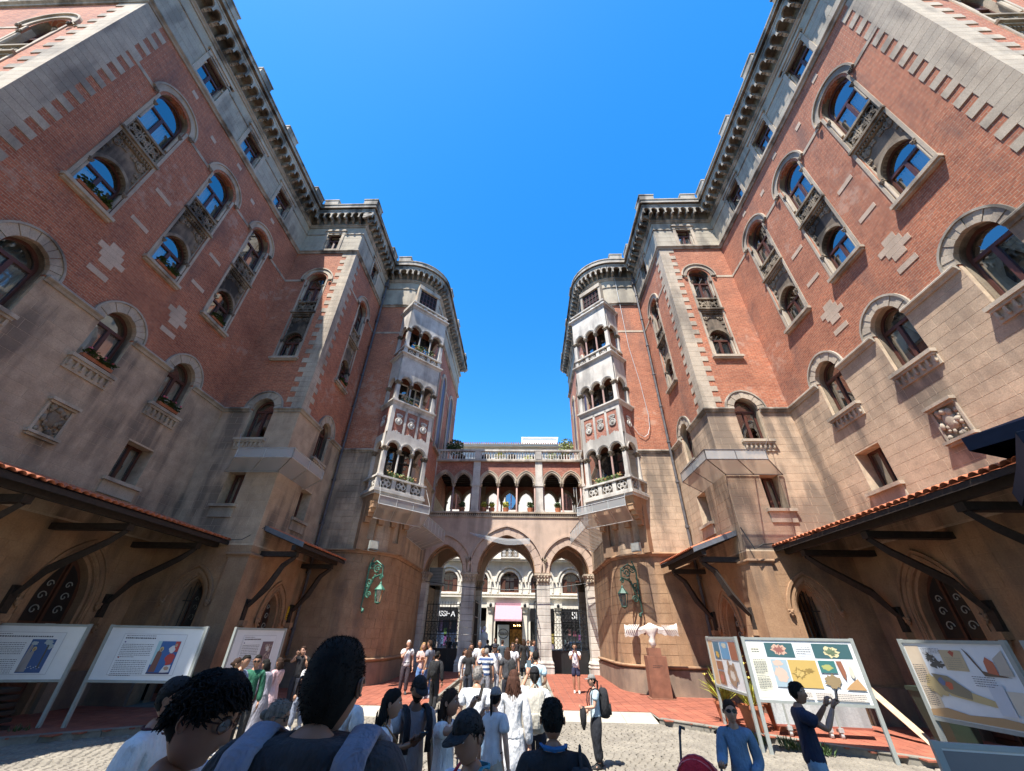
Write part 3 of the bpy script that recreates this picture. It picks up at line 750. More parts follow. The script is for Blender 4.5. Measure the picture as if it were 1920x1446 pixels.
    for zz in (1.4, 1.7): 
        for xx in (-.2, 0, .2): quatre(mb, xx, zz, .12, .28, None, .02)
    obj(mb, 'window_grille', M_iron, root, L)
    mb = MB(); mb.poly([(px, .38, pz_) for px, pz_ in o.outline(8)]); obj(mb, 'pane', M_glass, root, L)
    # relief plaque
    def relief():
        mb = MB(); mb.box(-.38, .38, -.16, .02, .42, .5); mb.box(-.34, .34, -.1, .02, .36, .42); mb.box(-.4, .4, -.14, .02, -.5, -.43); mb.box(-.36, .36, -.09, .02, -.56, -.5)
        mb.box(-.34, -.28, -.05, .02, -.43, .36); mb.box(.28, .34, -.05, .02, -.43, .36); return mb
    obj(relief(), 'plaque_frame', M_trim, root, WLm @ T(gm*8.7, 0, 6.56))
    rr = random.Random(3); mb = MB()
    mb.ball((0, -.02, .02), .17, 10, 8, (1, .4, 1.5)); mb.ball((-.02, -.06, .25), .08, 8, 6)
    for i in range(34):
        mb.ball((rr.uniform(-.24, .24), -.01-rr.random()*.05, rr.uniform(-.38, .3)), rr.uniform(.03, .08), 6, 4, (1, .6, rr.uniform(.7, 1.6)))
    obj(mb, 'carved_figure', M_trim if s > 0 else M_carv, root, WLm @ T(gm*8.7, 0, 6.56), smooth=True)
    # drainpipe
    mb = MB(); px, py = s*(8.17-.02), 17.62
    mb.tube([(px-s*.12, py, 1.2), (px-s*.12, py, 22.0)], .06, 10)
    for z in range(2, 22, 2): mb.tube([(px-s*.12, py, z), (px-s*.12, py, z+.1)], .085, 10); mb.box(px-s*.15, px, py-.02, py+.02, z+.02, z+.06)
    mb.box(px-s*.25, px-s*.02, py-.12, py+.1, 21.0, 21.35)
    obj(mb, 'drainpipe', M_lead, root)
    oriel(root, s)
    return root
def oriel(root, s):
    """the loggia stack set across the tower corner, local front face at y = 0"""
    L = frame(s*4.86, 17.81, 0, -s*.7071, -.7071)
    orl = link(MB().mesh('oriel'), 'oriel', root, L)
    def sub(mb, nm, mat, M=I4): return obj(mb, nm, mat, orl, L @ M)
    H = 1.2; D = 1.45
    def ring_box(mb, o, z0, z1): mb.box(-H-o, H+o, -o, D, z0, z1)
    # base moulding, parapets and ledges
    mb = MB(); ring_box(mb, .12, 7.34, 7.46); ring_box(mb, .06, 7.24, 7.34); sub(mb, 'base_moulding', M_white)
    mb = MB(); mb.loft([[(-H+q*.1, y0, z), (H-q*.1, y0, z), (H-q*.1, D, z), (-H+q*.1, D, z)] for q, y0, z in ((1, .3, 6.75), (.6, .18, 6.95), (0, .04, 7.24))]); sub(mb, 'base_soffit', M_tan)
    for zf in (7.46, 15.15, 18.75):
        h = .62 if zf < 8 else (.5 if zf < 16 else .36); mb = MB(); n = 3
        top = zf+h
        o = .0 if zf > 8 else .08
        mb.box(-H-o, H+o, -o, -o+.1, zf, zf+.07); mb.box(-H-o, -H-o+.1, -o+.1, D, zf, zf+.07); mb.box(H+o-.1, H+o, -o+.1, D, zf, zf+.07)
        for i in range(4):
            xx = (-H-o+.1)+(2*(H+o)-.2)*i/3; mb.box(xx-.1, xx+.1, -o, -o+.12, zf+.07, top-.08)
        for sx in (-1, 1):
            for yy in (.62, D-.1): mb.box(sx*(H+o-.12), sx*(H+o), yy-.09, yy+.09, zf+.07, top-.08)
        sub(mb, 'parapet', M_white)
        mb = MB(); mb.box(-H-o-.04, H+o+.04, -o-.05, -o+.17, top-.08, top); mb.box(-H-o-.04, -H-o+.17, -o+.17, D, top-.08, top); mb.box(H+o-.17, H+o+.04, -o+.17, D, top-.08, top); sub(mb, 'parapet_rail', M_white)
        mb = MB(); r = (h-.15)*.5
        for i in range(3):
            xx = (-H-o+.1)+(2*(H+o)-.2)*(i+.5)/3
            for e in (-.0,): quatre(mb, xx, zf+.06+r, r, -o+.02, None, .06)
        for sx in (-1, 1):
            Mx = frame(sx*(H+o-.03), 0, 0, sx, 0)
            quatre(mb, sx*.36, zf+.06+r, r, .0, Mx, .06)
        sub(mb, 'tracery', M_white)
        mb = MB(); mb.box(-H-o+.1, H+o-.1, -o+.11, -o+.13, zf+.02, top-.05); sub(mb, 'tracery_backing', M_dark if zf < 8 or zf > 16 else M_carv)
    # cornices between floors
    for z0, z1, o0, o1 in ((11.85, 12.1, .02, .12), (14.92, 15.15, .02, .14), (18.5, 18.75, .02, .14)):
        mb = MB(); mb.loft([[(-H-o, -o, z), (H+o, -o, z), (H+o, D, z), (-H-o, D, z)] for o, z in ((o0, z0), (o0+.03, z0+(z1-z0)*.4), (o1, z0+(z1-z0)*.7), (o1, z1))])
        sub(mb, 'floor_cornice', M_white)
    # arcades
    for zc0, zc1, ztop, colmat in ((8.08, 9.52, 11.85, M_pink if s > 0 else M_white), (12.1, 13.28, 14.92, M_pink if s > 0 else M_white), (15.65, 16.92, 18.5, M_pink if s > 0 else M_white)):
        big = ztop == 11.85
        zb_ = zc1+.0; hw = .34; k = .55; sp = (2*H-.22)/3
        ops = [Op((i-1)*sp*.98, hw-.02, zc0-1, zc1, k) for i in range(3)]
        wt = 10.32 if big else ztop
        mb = MB(); panel(mb, -H, H, zc1, wt, ops, 0, .16); sub(mb, 'arcade_wall', M_white)
        mb = MB()
        for i in range(3): ring(mb, hw-.02, k, .0, .035, -.03, 0.02, zc1, 12, x=(i-1)*sp*.98); ring(mb, hw-.02, k, .05, .085, -.05, .0, zc1, 12, x=(i-1)*sp*.98)
        sub(mb, 'arch_moulding', M_white)
        for sx in (-1, 1):
            Mx = frame(sx*H, 0, 0, sx, 0); cx = sx*.62
            mb = MB(); panel(mb, min(sx*.16, sx*D), max(sx*.16, sx*D), zc1, wt, [Op(cx, .36, zc0-1, zc1, .55)], 0, .14, Mx); ring(mb, .36, .55, .0, .05, -.04, .02, zc1, 12, x=cx, M=Mx); sub(mb, 'side_arch', M_white)
        if big:
            mb = MB(); mb.box(-H+.02, H-.02, .03, .16, wt, ztop); mb.box(-H+.02, -H+.14, .16, D, wt, ztop); mb.box(H-.14, H-.02, .16, D, wt, ztop)
            for i, f in enumerate(mb.f): mb.uv[i] = [(mb.v[q][0]+mb.v[q][1], mb.v[q][2]) for q in f]
            sub(mb, 'brick_panel', M_brickd)
            def st1(*a_):
                mb = MB(); mb.box(*a_); sub(mb, 'stone_strip', M_white)
            for sx in (-1, 1): st1(sx*(H-.2), sx*H, 0, .2, wt, ztop); st1(sx*(H-.1), sx*H, .2, .3, wt, ztop); st1(sx*(H-.1), sx*H, D-.2, D, wt, ztop)
            for xx in (-.36, .36): st1(xx-.06, xx+.06, 0, .1, wt, ztop)
            st1(-H+.2, H-.2, 0, .1, ztop-.2, ztop)
            mb = MB()
            for i in range(3):
                xx = (i-1)*.72
                for q in range(-2, 3): mb.box(xx+q*.13-.06, xx+q*.13+.06, .01, .08, wt-.02, wt+.14-.05*abs(q)+.02)
            sub(mb, 'stepped_cresting', M_white)
            def crest(): 
                mb = MB(); mb.lathe([(.0, 0), (.17, 0), (.2, .02), (.2, .05), (.15, .06), (.14, .04), (.0, .045)], 18, Matrix.Rotation(pi/2, 4, 'X'))
                mb.ball((0, -.05, 0), .1, 8, 6, (.8, .5, 1.15)); 
                for i in range(5): a = pi*(.25+.125*i); mb.box(cos(a)*.2-.03, cos(a)*.2+.03, -.05, 0, .22+.05*sin(a)*2, .32+.05*sin(a)*2)
                mb.box(-.14, .14, -.05, 0, .22, .27)
                return mb.mesh('crest', (M_white,))
            cmh = cached('crest', crest)
            for i in range(3): link(cmh, 'heraldic_crest', orl, L @ T((i-1)*.72, .03, 10.98))
            for sx in (-1, 1): link(cmh, 'heraldic_crest', orl, L @ frame(sx*(H-.02), .75, 10.98, sx, 0))
        # columns
        def corner():
            mb = MB(); mb.box(-.1, .1, -.1, .1, 0, zc1-zc0-.22); mb.box(-.13, .13, -.13, .13, 0, .08); mb.box(-.12, .12, -.12, .12, .08, .13)
            return mb.mesh('c', (M_white,))
        def cap(r):
            mb = MB(); mb.lathe([(r*.7, -.22), (r*.85, -.2), (r*.75, -.18), (r, -.1), (r*1.2, -.05)], 8); mb.box(-r*1.25, r*1.25, -r*1.25, r*1.25, -.05, 0)
            for i in range(8): a = 2*pi*i/8; mb.ball((cos(a)*r*1.15, sin(a)*r*1.15, -.09), r*.3, 5, 4); mb.ball((cos(a+.4)*r*.95, sin(a+.4)*r*.95, -.16), r*.25, 5, 4)
            return mb.mesh('cap', (M_carv,))
        def shaft():
            mb = MB(); mb.lathe([(.075, 0), (.075, .04), (.062, .06), (.05, .1), (.048, zc1-zc0-.2)], 12); return mb.mesh('s', (colmat,))
        cs = cached(('ocn', zc0), corner); ck = cached('ocapL', lambda: cap(.13)); cq = cached('ocapS', lambda: cap(.085)); sh = cached(('osh', zc0, s), shaft)
        for sx in (-1, 1):
            link(cs, 'corner_column', orl, L @ T(sx*(H-.1), .1, zc0)); link(ck, 'capital', orl, L @ T(sx*(H-.1), .1, zc1))
            link(cs, 'corner_column', orl, L @ T(sx*(H-.1), D-.28, zc0)); link(ck, 'capital', orl, L @ T(sx*(H-.1), D-.28, zc1))
        for xx in (-sp/2*.98, sp/2*.98):
            link(sh, 'column', orl, L @ T(xx, .08, zc0)); link(cq, 'capital', orl, L @ T(xx, .08, zc1))
        # floor slab and what stands behind: door in the tower wall
        mb = MB(); mb.box(-H+.02, H-.02, .05, D+.3, zc0-.12, zc0-.08 if zc0 > 9 else zc0-.5); sub(mb, 'floor', M_tan)
        mb = MB(); mb.box(-.75, .75, .7, .74, zc0-.3, zc1+.3); sub(mb, 'inner_doorway', M_inside)
        mb = MB()
        for xx in (-.75, -.25, .25, .75): mb.box(xx-.035, xx+.035, .63, .7, zc0-.3, zc1+.3)
        for zz in (zc1-.35, zc1+.28): mb.box(-.75, .75, .635, .695, zz-.03, zz+.03)
        sub(mb, 'inner_door_frame', M_wood if not (s < 0 and zc0 == 12.1) else M_white)
        mb = MB()
        for xx in (-.5, .5): mb.poly([(xx-.2, .68, zc0-.2), (xx+.2, .68, zc0-.2), (xx+.2, .68, zc1+.2), (xx-.2, .68, zc1+.2)])
        sub(mb, 'pane', M_glass)
    # upper attic window behind the top balcony, on the tower
    mb = MB(); mb.box(-.78, .78, .55, .9, 21.0, 21.3); mb.box(-.78, -.62, .6, .95, 19.6, 21.0); mb.box(.62, .78, .6, .95, 19.6, 21.0); sub(mb, 'attic_surround', M_trim)
    mb = MB(); mb.box(-.62, .62, .7, .74, 19.6, 21.0); sub(mb, 'attic_opening', M_inside)
    mb = MB()
    for i in range(6): xx = -.6+1.2*i/5; mb.box(xx-.02, xx+.02, .66, .7, 19.7, 20.9)
    for i in range(4): zz = 19.75+i*.35; mb.box(-.6, .6, .665, .695, zz-.015, zz+.015)
    sub(mb, 'attic_window_frame', M_frame)
    # chamfer below with three slits and four stepped brackets
    mb = MB(); panel(mb, -1.15, 1.15, 5.0, 7.3, [Op((i-1)*.62, .15, 5.45, 6.9, None) for i in range(3)], .8, 1.5, soffit=True)
    for sx in (-1, 1): mb.poly([(sx*1.15, .8, 5.0), (sx*1.15, 1.6, 5.0), (sx*1.15, 1.6, 7.3), (sx*1.15, .8, 7.3)])
    mb.poly([(-1.15, .8, 5.0), (1.15, .8, 5.0), (1.15, 1.6, 5.0), (-1.15, 1.6, 5.0)])
    sub(mb, 'chamfer_wall', M_tan)
    mb = MB(); mb.box(-.9, .9, 1.1, 1.14, 5.3, 7.0); sub(mb, 'slit_window_dark', M_inside)
    def brk():
        mb = MB()
        for i, (d, z0, z1) in enumerate(((.2, 0, .25), (.36, .22, .42), (.52, .38, .6), (.7, .56, .82))): mb.box(-.12, .12, .8-d, .82, z0, z1-.04); mb.box(-.14, .14, .8-d-.03, .82, z1-.05, z1)
        return mb.mesh('bracket', (M_tan,))
    bm_ = cached('obrk', brk)
    for i in range(4): link(bm_, 'stone_bracket', orl, L @ T(-.98+i*.653, 0, 6.1))
    return orl
# ---------------------------------------------------------------- ground
def wavy_cobbles():
    """setts laid in shallow arcs; the nearest 300 are single stones"""
    M_cob = stone('granite_sett', (.26, .232, .188), (.185, .166, .135), dirt=(.12, .11, .09), dirt_amt=.5, streak=False, objvar=.35, fine=40, bs=.4)
    M_cob2 = stone('granite_sett_mass', (.255, .228, .183), (.18, .16, .13), streak=False, objvar=0, fine=18, bs=.5)
    M_sand = plain('sett_joint_sand', (.17, .15, .115), .95, var=.3, sc=20)
    mb = MB(); ys = [-14, 12, 26, 140]
    mb.poly([(-60, -40, -.03), (60, -40, -.03), (60, 12, -.03), (-60, 12, -.03)]); mb.poly([(-60, 12, -.03), (60, 12, -.03), (60, 26, .22), (-60, 26, .22)]); mb.poly([(-60, 26, .22), (60, 26, .22), (60, 140, .22), (-60, 140, .22)])
    o = obj(mb, 'ground', M_sand); o['kind'] = 'structure'
    st = thing('cobbled_forecourt', 'forecourt of small grey setts laid in wavy arcs', 'paving', (0, 10, 0))
    st['kind'] = 'structure'; del st['category']
    def inside(x, y):
        ax = abs(x)
        if y < 13.75: return ax < (11.4 if y < 8.6 else kerb_x(y)-.04)
        return ax < 1.93 and y < 24.0
    rnd = random.Random(11); cells = []
    y = 2.2; 
    while y < 24:
        h = .105+.01*rnd.random(); x = -11.0+rnd.random()*.15
        while x < 11.0:
            w = .13+.05*rnd.random()
            yy = y+.10*sin(x*2.6)
            if inside(x+w/2, yy): cells.append((x, yy, w, h))
            x += w
        y += h
    cells = [c for c in cells if c[1] < 17.5 or abs(c[0]) < 2]
    def key(c):
        v = Vector((c[0], c[1], 0))-CAM; d = v.dot(FW); 
        vv = -(v.dot(UP))/d if d > .1 else 9; uu = abs(v.dot(RT)/d) if d > .1 else 9
        if vv > 1.03 or uu > 1.33: return 999
        return v.length
    cells.sort(key=key)
    sm = [cached(('cob', q), lambda q=q: (lambda mb: (mb.loft([[(-.5, -.5, -.05), (.5, -.5, -.05), (.5, .5, -.05), (-.5, .5, -.05)], [(-.5, -.5, -.008), (.5, -.5, -.008), (.5, .5, -.008), (-.5, .5, -.008)], [(-.36, -.34, .0+q*.002), (.37, -.35, .004), (.35, .36, .002), (-.36, .35, .005)]]), mb)[-1])(MB()).mesh('sett', (M_cob,))) for q in range(3)]
    for i, (x, y, w, h) in enumerate(cells[:300]):
        link(rnd.choice(sm), 'sett', st, T(x+w/2, y+h/2, gz(y)+.002+rnd.uniform(-.004, .006)) @ Matrix.Rotation(rnd.uniform(-.05, .05), 4, 'Z') @ Sc(w-.012, h-.012, 1))
    mb = MB()
    for x, y, w, h in cells[300:]:
        z = gz(y)+rnd.uniform(-.004, .008); x0, x1, y0, y1 = x+.007, x+w-.007, y+.007, y+h-.007; e = .02
        k = mb.vs([(x0, y0, z-.015), (x1, y0, z-.015), (x1, y1, z-.015), (x0, y1, z-.015), (x0+e, y0+e, z+.004), (x1-e, y0+e, z+.004), (x1-e, y1-e, z+.004), (x0+e, y1-e, z+.004)])
        for a in ((0, 1, 5, 4), (1, 2, 6, 5), (2, 3, 7, 6), (3, 0, 4, 7), (4, 5, 6, 7)): mb.face([k+q for q in a])
    obj(mb, 'sett_field', M_cob2, st, kind='stuff')
def kerb_x(y):      # |x| of the outer kerb line as a function of Y
    P_ = [(8.6, 11.0), (9.6, 9.6), (10.8, 8.1), (12.3, 6.4), (13.75, 4.6)]
    for (ya, xa), (yb, xb) in zip(P_, P_[1:]):
        if ya <= y <= yb: return xa+(xb-xa)*(y-ya)/(yb-ya)
    return P_[0][1] if y < P_[0][0] else P_[-1][1]
def paving():
    M_red = stone('red_paving_tile', (.36, .115, .068), (.27, .085, .052), dirt=(.2, .1, .07), dirt_amt=.4, streak=False, objvar=.35, fine=14, bs=.15)
    M_slab = stone('pale_kerb_slab', (.44, .40, .33), (.36, .325, .27), streak=False, objvar=.1, fine=30)
    M_kerb = stone('concrete_kerb', (.26, .24, .2), (.18, .165, .14), dirt_amt=.5, streak=False, objvar=.1, fine=20)
    for s in (1, -1):
        st = thing('terrace_pavement', 'red tiled terrace edged with a pale kerb along the '+('right' if s > 0 else 'left')+' wing', 'pavement', (s*6, 14, 0)); st['kind'] = 'structure'; del st['category']
        mb = MB(); g = 26; L = []
        inner = [(11.6, 8.6), (9.6, 9.6), (8.1, 10.8), (6.4, 12.3), (4.6, 13.75), (4.6, 14.55), (1.95, 14.55), (1.95, 24.6)]
        outer = [(11.6, 8.7), (11.6, 9.7), (11.6, 10.9), (11.6, 12.4), (11.6, 14.0), (11.6, 14.6), (11.6, 15), (11.6, 24.6)]
        mb.loft([[(s*a[0], a[1], pz(a[1])-.006), (s*b[0], b[1], pz(b[1])-.006)] for a, b in zip(inner, outer)], cap=False, closed=False)
        obj(mb, 'tile_bed', M_kerb, st)
        tiles = []; t = .3; y = 8.7; r = 0
        rnd = random.Random(4)
        while y < 24.5:
            x = 1.95+(r % 2)*0
            while x < 11.5:
                cx, cy = x+t/2, y+t/2
                lim = kerb_x(cy)+.12 if cy < 13.9 else (4.6 if cy < 14.6 else 1.95)
                if cx-t/2 > lim-.001 or (cx+t/2 > lim+.1 and cy > 14.6): tiles.append((cx, cy))
                elif cx > lim-.1 and cy < 13.9: tiles.append((cx+.05, cy))
                x += t
            y += t; r += 1
        # tiles under the tower are hidden
        tiles = [c for c in tiles if not (c[0] > 5.0 and c[1] > 19.7) and not (c[0] > 8.3 and c[1] > 13.6) and not (c[0] > 7 and c[1] > 17.9) and not (hypot(c[0]-CX0, c[1]-CY0) < 1.7)]
        tiles.sort(key=lambda c: (Vector((s*c[0], c[1], 0))-CAM).length)
        tm = cached('ptile', lambda: (lambda mb: (mb.box(-.144, .144, -.144, .144, -.02, .006), mb)[-1])(MB()).mesh('tile', (M_red,)))
        for cx, cy in tiles[:300]:
            link(tm, 'paving_tile', st, T(s*cx, cy, pz(cy)+rnd.uniform(-.001, .001)) @ Matrix.Rotation(.018, 4, 'X'))
        mb = MB()
        for cx, cy in tiles[300:]:
            mb.box(-.144, .144, -.144, .144, -.02, .006, T(s*cx, cy, pz(cy)+rnd.uniform(-.001, .001)))
        obj(mb, 'tile_field', M_red, st, kind='stuff')
        # kerb: stones along the outer edge
        pts = [(11.2, 8.85), (9.6, 9.6), (8.1, 10.8), (6.4, 12.3), (4.6, 13.75)]
        for a, b in zip(pts, pts[1:]):
            n = 2; 
            for i in range(n):
                p = (a[0]+(b[0]-a[0])*i/n, a[1]+(b[1]-a[1])*i/n); q = (a[0]+(b[0]-a[0])*(i+1)/n, a[1]+(b[1]-a[1])*(i+1)/n)
                dx, dy = q[0]-p[0], q[1]-p[1]; l = hypot(dx, dy); nx, ny = dy/l, -dx/l
                if ny > 0: nx, ny = -nx, -ny
                mb = MB(); e = .006
                P0 = [(p[0]+dx/l*e+nx*o_, p[1]+dy/l*e+ny*o_) for o_ in (-.02, -.2)]; Q0 = [(q[0]-dx/l*e+nx*o_, q[1]-dy/l*e+ny*o_) for o_ in (-.02, -.2)]
                ring4 = [P0[0], Q0[0], Q0[1], P0[1]]
                mb.loft([[(s*x, y_, -.05) for x, y_ in ring4], [(s*x, y_, pz(y_)+.008) for x, y_ in ring4]])
                obj(mb, 'kerb_stone', M_kerb, st)
        # pale sloping slabs in front
        for i in range(3):
            x0, x1 = 2.0+i*.87, 2.0+(i+1)*.87-.01
            mb = MB(); mb.loft([[(s*x0, 13.72, -.02), (s*x1, 13.72, -.02), (s*x1, 13.72, .05), (s*x0, 13.72, .05)], [(s*x0, 14.54, 0), (s*x1, 14.54, 0), (s*x1, 14.54, pz(14.5)+.01), (s*x0, 14.54, pz(14.5)+.01)]])
            obj(mb, 'pale_slab', M_slab, st)
        for i in range(8):
            y0, y1 = 14.55+i*1.22, 14.55+(i+1)*1.22-.01
            mb = MB(); mb.loft([[(s*1.9, y, gz(y)-.05), (s*2.0, y, gz(y)-.05), (s*2.0, y, pz(y)+.01), (s*1.9, y, pz(y)+.01)] for y in (y0, y1)]); obj(mb, 'edge_stone', M_kerb, st)
# ---------------------------------------------------------------- gateway
def gateway():
    GY, GB = 24.5, 28.6; DX = -.08
    root = thing('arcaded_gateway', 'triple arched stone gateway carrying a brick loggia and a white balustrade between the two towers', 'gateway', (0, GY, .25))
    L = frame(DX, GY, 0, 0, -1); Lb = frame(DX, GB, 0, 0, -1)
    HC, HS = 1.7, 1.16; XS = 3.62
    zs = 5.0
    ops = [Op(0, HC, 0, zs, .62), Op(-XS, HS, 0, zs-.02, .68), Op(XS, HS, 0, zs-.02, .68)]
    for nm, F_, t in (('front_wall', L, .75), ('rear_wall', Lb, .5)):
        mb = MB(); panel(mb, -4.85, 4.95, 4.95, 8.2, ops, 0, t, F_); obj(mb, nm, M_gate, root)
    # vault ceiling and floor slab between
    mb = MB(); mb.box(-4.85, 4.95, .76, GB-GY-.01, 7.75, 8.1, L); obj(mb, 'passage_ceiling', M_tan, root)
    # voussoirs and hoods on the front
    for i, o in enumerate(ops):
        n = 15 if i == 0 else 11
        for q in range(n):
            def vm(q=q, n=n, o=o):
                mb = MB(); ring(mb, o.h, o.k, -.02, .42, -.035-(.01 if q % 2 else 0), .3, 0, 3, (q+.02)/n, (q+.98)/n); return mb.mesh('v', (M_gate,))
            link(cached(('gv', i > 0, q), vm), 'voussoir', root, L @ T(o.x, 0, o.zs))
        mb = MB(); ring(mb, o.h, o.k, .44, .54, -.12, .02, o.zs, 20, x=o.x); obj(mb, 'hood_mould', M_gate, root, L)
        mb = MB(); ring(mb, o.h, o.k, -.07, .03, .02, .14, o.zs, 20, x=o.x); ring(mb, o.h, o.k, -.12, -.03, .5, .74, o.zs, 20, x=o.x); obj(mb, 'arch_moulding', M_tan, root, L)
    for x in (-2.25, 2.25):
        mb = MB(); bud(mb, x, 5.62, -.1, .12); mb.tube([(x, -.06, 5.5), (x, -.08, 5.1)], [.09, .02], 6); obj(mb, 'carved_boss', M_carv, root, L)
    # piers: blocks, base, capital
    for x, w in ((-2.12, .36), (2.12, .36), (-4.75, .25), (4.8, .25)):
        for F_, d in ((L, .72), (Lb, .5)):
            n = 11
            for i in range(n):
                z0, z1 = 1.05+(4.42-1.05)*i/n, 1.05+(4.42-1.05)*(i+1)/n
                def pm(w=w, d=d, h=(4.42-1.05)/n):
                    mb = MB(); mb.chbox(-w, w, 0, d, .006, h-.006, .012); return mb.mesh('p', (M_white,))
                link(cached(('pier', w, d), pm), 'pier_stone', root, F_ @ T(x, 0, z0))
            mb = MB(); mb.box(x-w-.1, x+w+.1, -.1, d+.1, .1, .62); mb.loft([[(x-w-o_, -o_, z), (x+w+o_, -o_, z), (x+w+o_, d+o_, z), (x-w-o_, d+o_, z)] for o_, z in ((.12, .62), (.08, .7), (.1, .78), (.03, .9), (.0, 1.05))])
            obj(mb, 'pier_base', M_white if F_ is L else M_tan, root, F_)
            def capm(w=w, d=d):
                mb = MB(); mb.box(-w-.02, w+.02, -.02, d+.02, 0, .08); mb.loft([[(-w-o_, -o_, z), (w+o_, -o_, z), (w+o_, d+o_, z), (-w-o_, d+o_, z)] for o_, z in ((.0, .08), (.03, .3), (.1, .46))]); mb.box(-w-.13, w+.13, -.13, d+.1, .46, .56)
                for r in range(2):
                    for i in range(4 if w > .3 else 3):
                        nn = 4 if w > .3 else 3; xx = -w+.1+(2*w-.2)*i/(nn-1); mb.ball((xx, -.05-.03*r, .2+.2*r), .08, 6, 5, (1, .7, 1.2)); mb.ball((xx+.04, -.1-.03*r, .26+.2*r), .04, 5, 4)
                return mb.mesh('cap', (M_carv if d < .6 else M_trim,))
            link(cached(('gcap', w, d), capm), 'pier_capital', root, F_ @ T(x, 0, 4.4))
    # side jamb wall of passage is the tower itself; corbel course (zigzag)
    mb = MB(); mb.box(-4.85, 4.95, -.13, .4, 8.3, 8.4, L); mb.box(-4.85, 4.95, -.06, .4, 8.08, 8.16, L); obj(mb, 'loggia_sill', M_trim, root)
    dm = cached('dent', lambda: (lambda mb: (mb.loft([[(-.05, 0, 0), (.05, 0, 0), (.05, .06, 0), (-.05, .06, 0)], [(-.005, -.0, .12), (.005, -.0, .12), (.005, .06, .12), (-.005, .06, .12)]]), mb)[-1])(MB()).mesh('d', (M_trim,)))
    for i in range(75):
        x = -4.75+9.6*i/74; link(dm, 'dentil', root, L @ T(x, -.08, 8.17))
    mb = MB(); mb.box(-4.85, 4.95, -.03, 0.0, 8.16, 8.3, L); obj(mb, 'dentil_band', M_dark, root)
    # loggia: 2 + 3 + 2 arches
    zc, zsp, ztop = 8.4, 10.2, 11.68
    def bay(xa, xb, n, F_, mat, front=True):
        w = (xb-xa)/n; ops2 = [Op(xa+w*(i+.5), w/2-.06, 8, zsp, .72) for i in range(n)]
        mb = MB(); panel(mb, xa, xb, zsp, ztop, ops2, 0, .22, F_); obj(mb, 'loggia_brickwork', mat, root)
        for o in ops2:
            mb = MB(); ring(mb, o.h, o.k, -.02, .09, -.03, .2, zsp, 14, x=o.x); ring(mb, o.h, o.k, .1, .15, -.06, .02, zsp, 14, x=o.x)
            obj(mb, 'arch_moulding', M_trim, root, F_)
            mb = MB()
            for q in range(1, 16):
                p = arcpts(o.h, o.k, -.05, 1, q/16, q/16)[0]; mb.ball((o.x+p[0], .09, zsp+p[1]), .055, 6, 5, (1, 1.2, 1))
            obj(mb, 'arch_cusping', M_white, root, F_)
        return [xa+w*i for i in range(1, n)]
    cols = []
    for xa, xb, n in ((-4.78, -2.3, 2), (-1.84, 1.78, 3), (2.24, 4.72, 2)):
        for F_, m_ in ((L, M_brickd), (Lb, M_brickd)): c = bay(xa, xb, n, F_, m_)
        cols += [(x, .055) for x in c]+[(xa+.05, .05), (xb-.05, .05)]
    for x, r in cols:
        for F_ in (L, Lb):
            cmh = cached(('lcol', r), lambda: (lambda mb: (mb.lathe([(r*1.6, 0), (r*1.6, .06), (r*1.2, .1), (r, .16), (r*.95, 1.6)], 12), mb)[-1])(MB()).mesh('c', (M_pink,), True))
            link(cmh, 'loggia_column', root, F_ @ T(x, .1, zc))
            def lc():
                mb = MB(); mb.lathe([(.055, 0), (.075, .03), (.06, .06), (.085, .13)], 8); mb.box(-.11, .11, -.11, .11, .14, .2)
                for i in range(6): a = i*pi/3; mb.ball((cos(a)*.09, sin(a)*.09, .1), .035, 5, 4)
                return mb.mesh('k', (M_trim,))
            link(cached('lcap', lc), 'loggia_capital', root, F_ @ T(x, .1, zc+1.6))
    for x in (-4.82, -2.07, 2.01, 4.84):
        w = .23 if abs(x) < 3 else .06
        mb = MB(); mb.box(x-w, x+w, -.08, .3, 8.4, 11.68); mb.box(x-w-.05, x+w+.05, -.13, .3, 8.4, 8.5); mb.box(x-w-.04, x+w+.04, -.12, .3, 10.02, 10.2); obj(mb, 'pilaster', M_white, root, L)
        mb = MB(); mb.box(x-w, x+w, -.0, .3, 8.4, 11.68); obj(mb, 'rear_pilaster', M_trim, root, Lb)
    mb = MB(); mb.box(-4.85, 4.95, -.16, GB-GY+.4, 11.68, 11.78, L); obj(mb, 'terrace_slab', M_corn, root)
    mb = MB(); mb.box(-4.85, 4.95, .25, GB-GY, 11.5, 11.6, L); obj(mb, 'loggia_ceiling', M_wood, root)
    for i in range(9): 
        mb = MB(); y = .5+i*.42; mb.box(-4.85, 4.95, y, y+.12, 11.3, 11.5, L); obj(mb, 'ceiling_beam', M_wood, root)
    mb = MB(); mb.box(-4.85, 4.95, .0, GB-GY, 8.2, 8.38, L); obj(mb, 'loggia_floor', M_tan, root)
    # balustrade
    bm = cached('balu', lambda: (lambda mb: (mb.lathe([(.05, 0), (.05, .05), (.025, .08), (.05, .2), (.055, .28), (.025, .42), (.022, .46), (.045, .5), (.045, .55)], 8), mb)[-1])(MB()).mesh('b', (M_white,), True))
    n = 54
    for i in range(n):
        x = -4.7+9.5*i/(n-1)
        if min(abs(x+2.07), abs(x-2.01)) < .22: continue
        link(bm, 'baluster', root, L @ T(x, -.02, 11.86))
    mb = MB(); mb.box(-4.85, 4.95, -.1, .08, 11.78, 11.86, L); obj(mb, 'balustrade_plinth', M_white, root)
    mb = MB(); mb.box(-4.85, 4.95, -.13, .1, 12.41, 12.53, L); obj(mb, 'balustrade_rail', M_white, root)
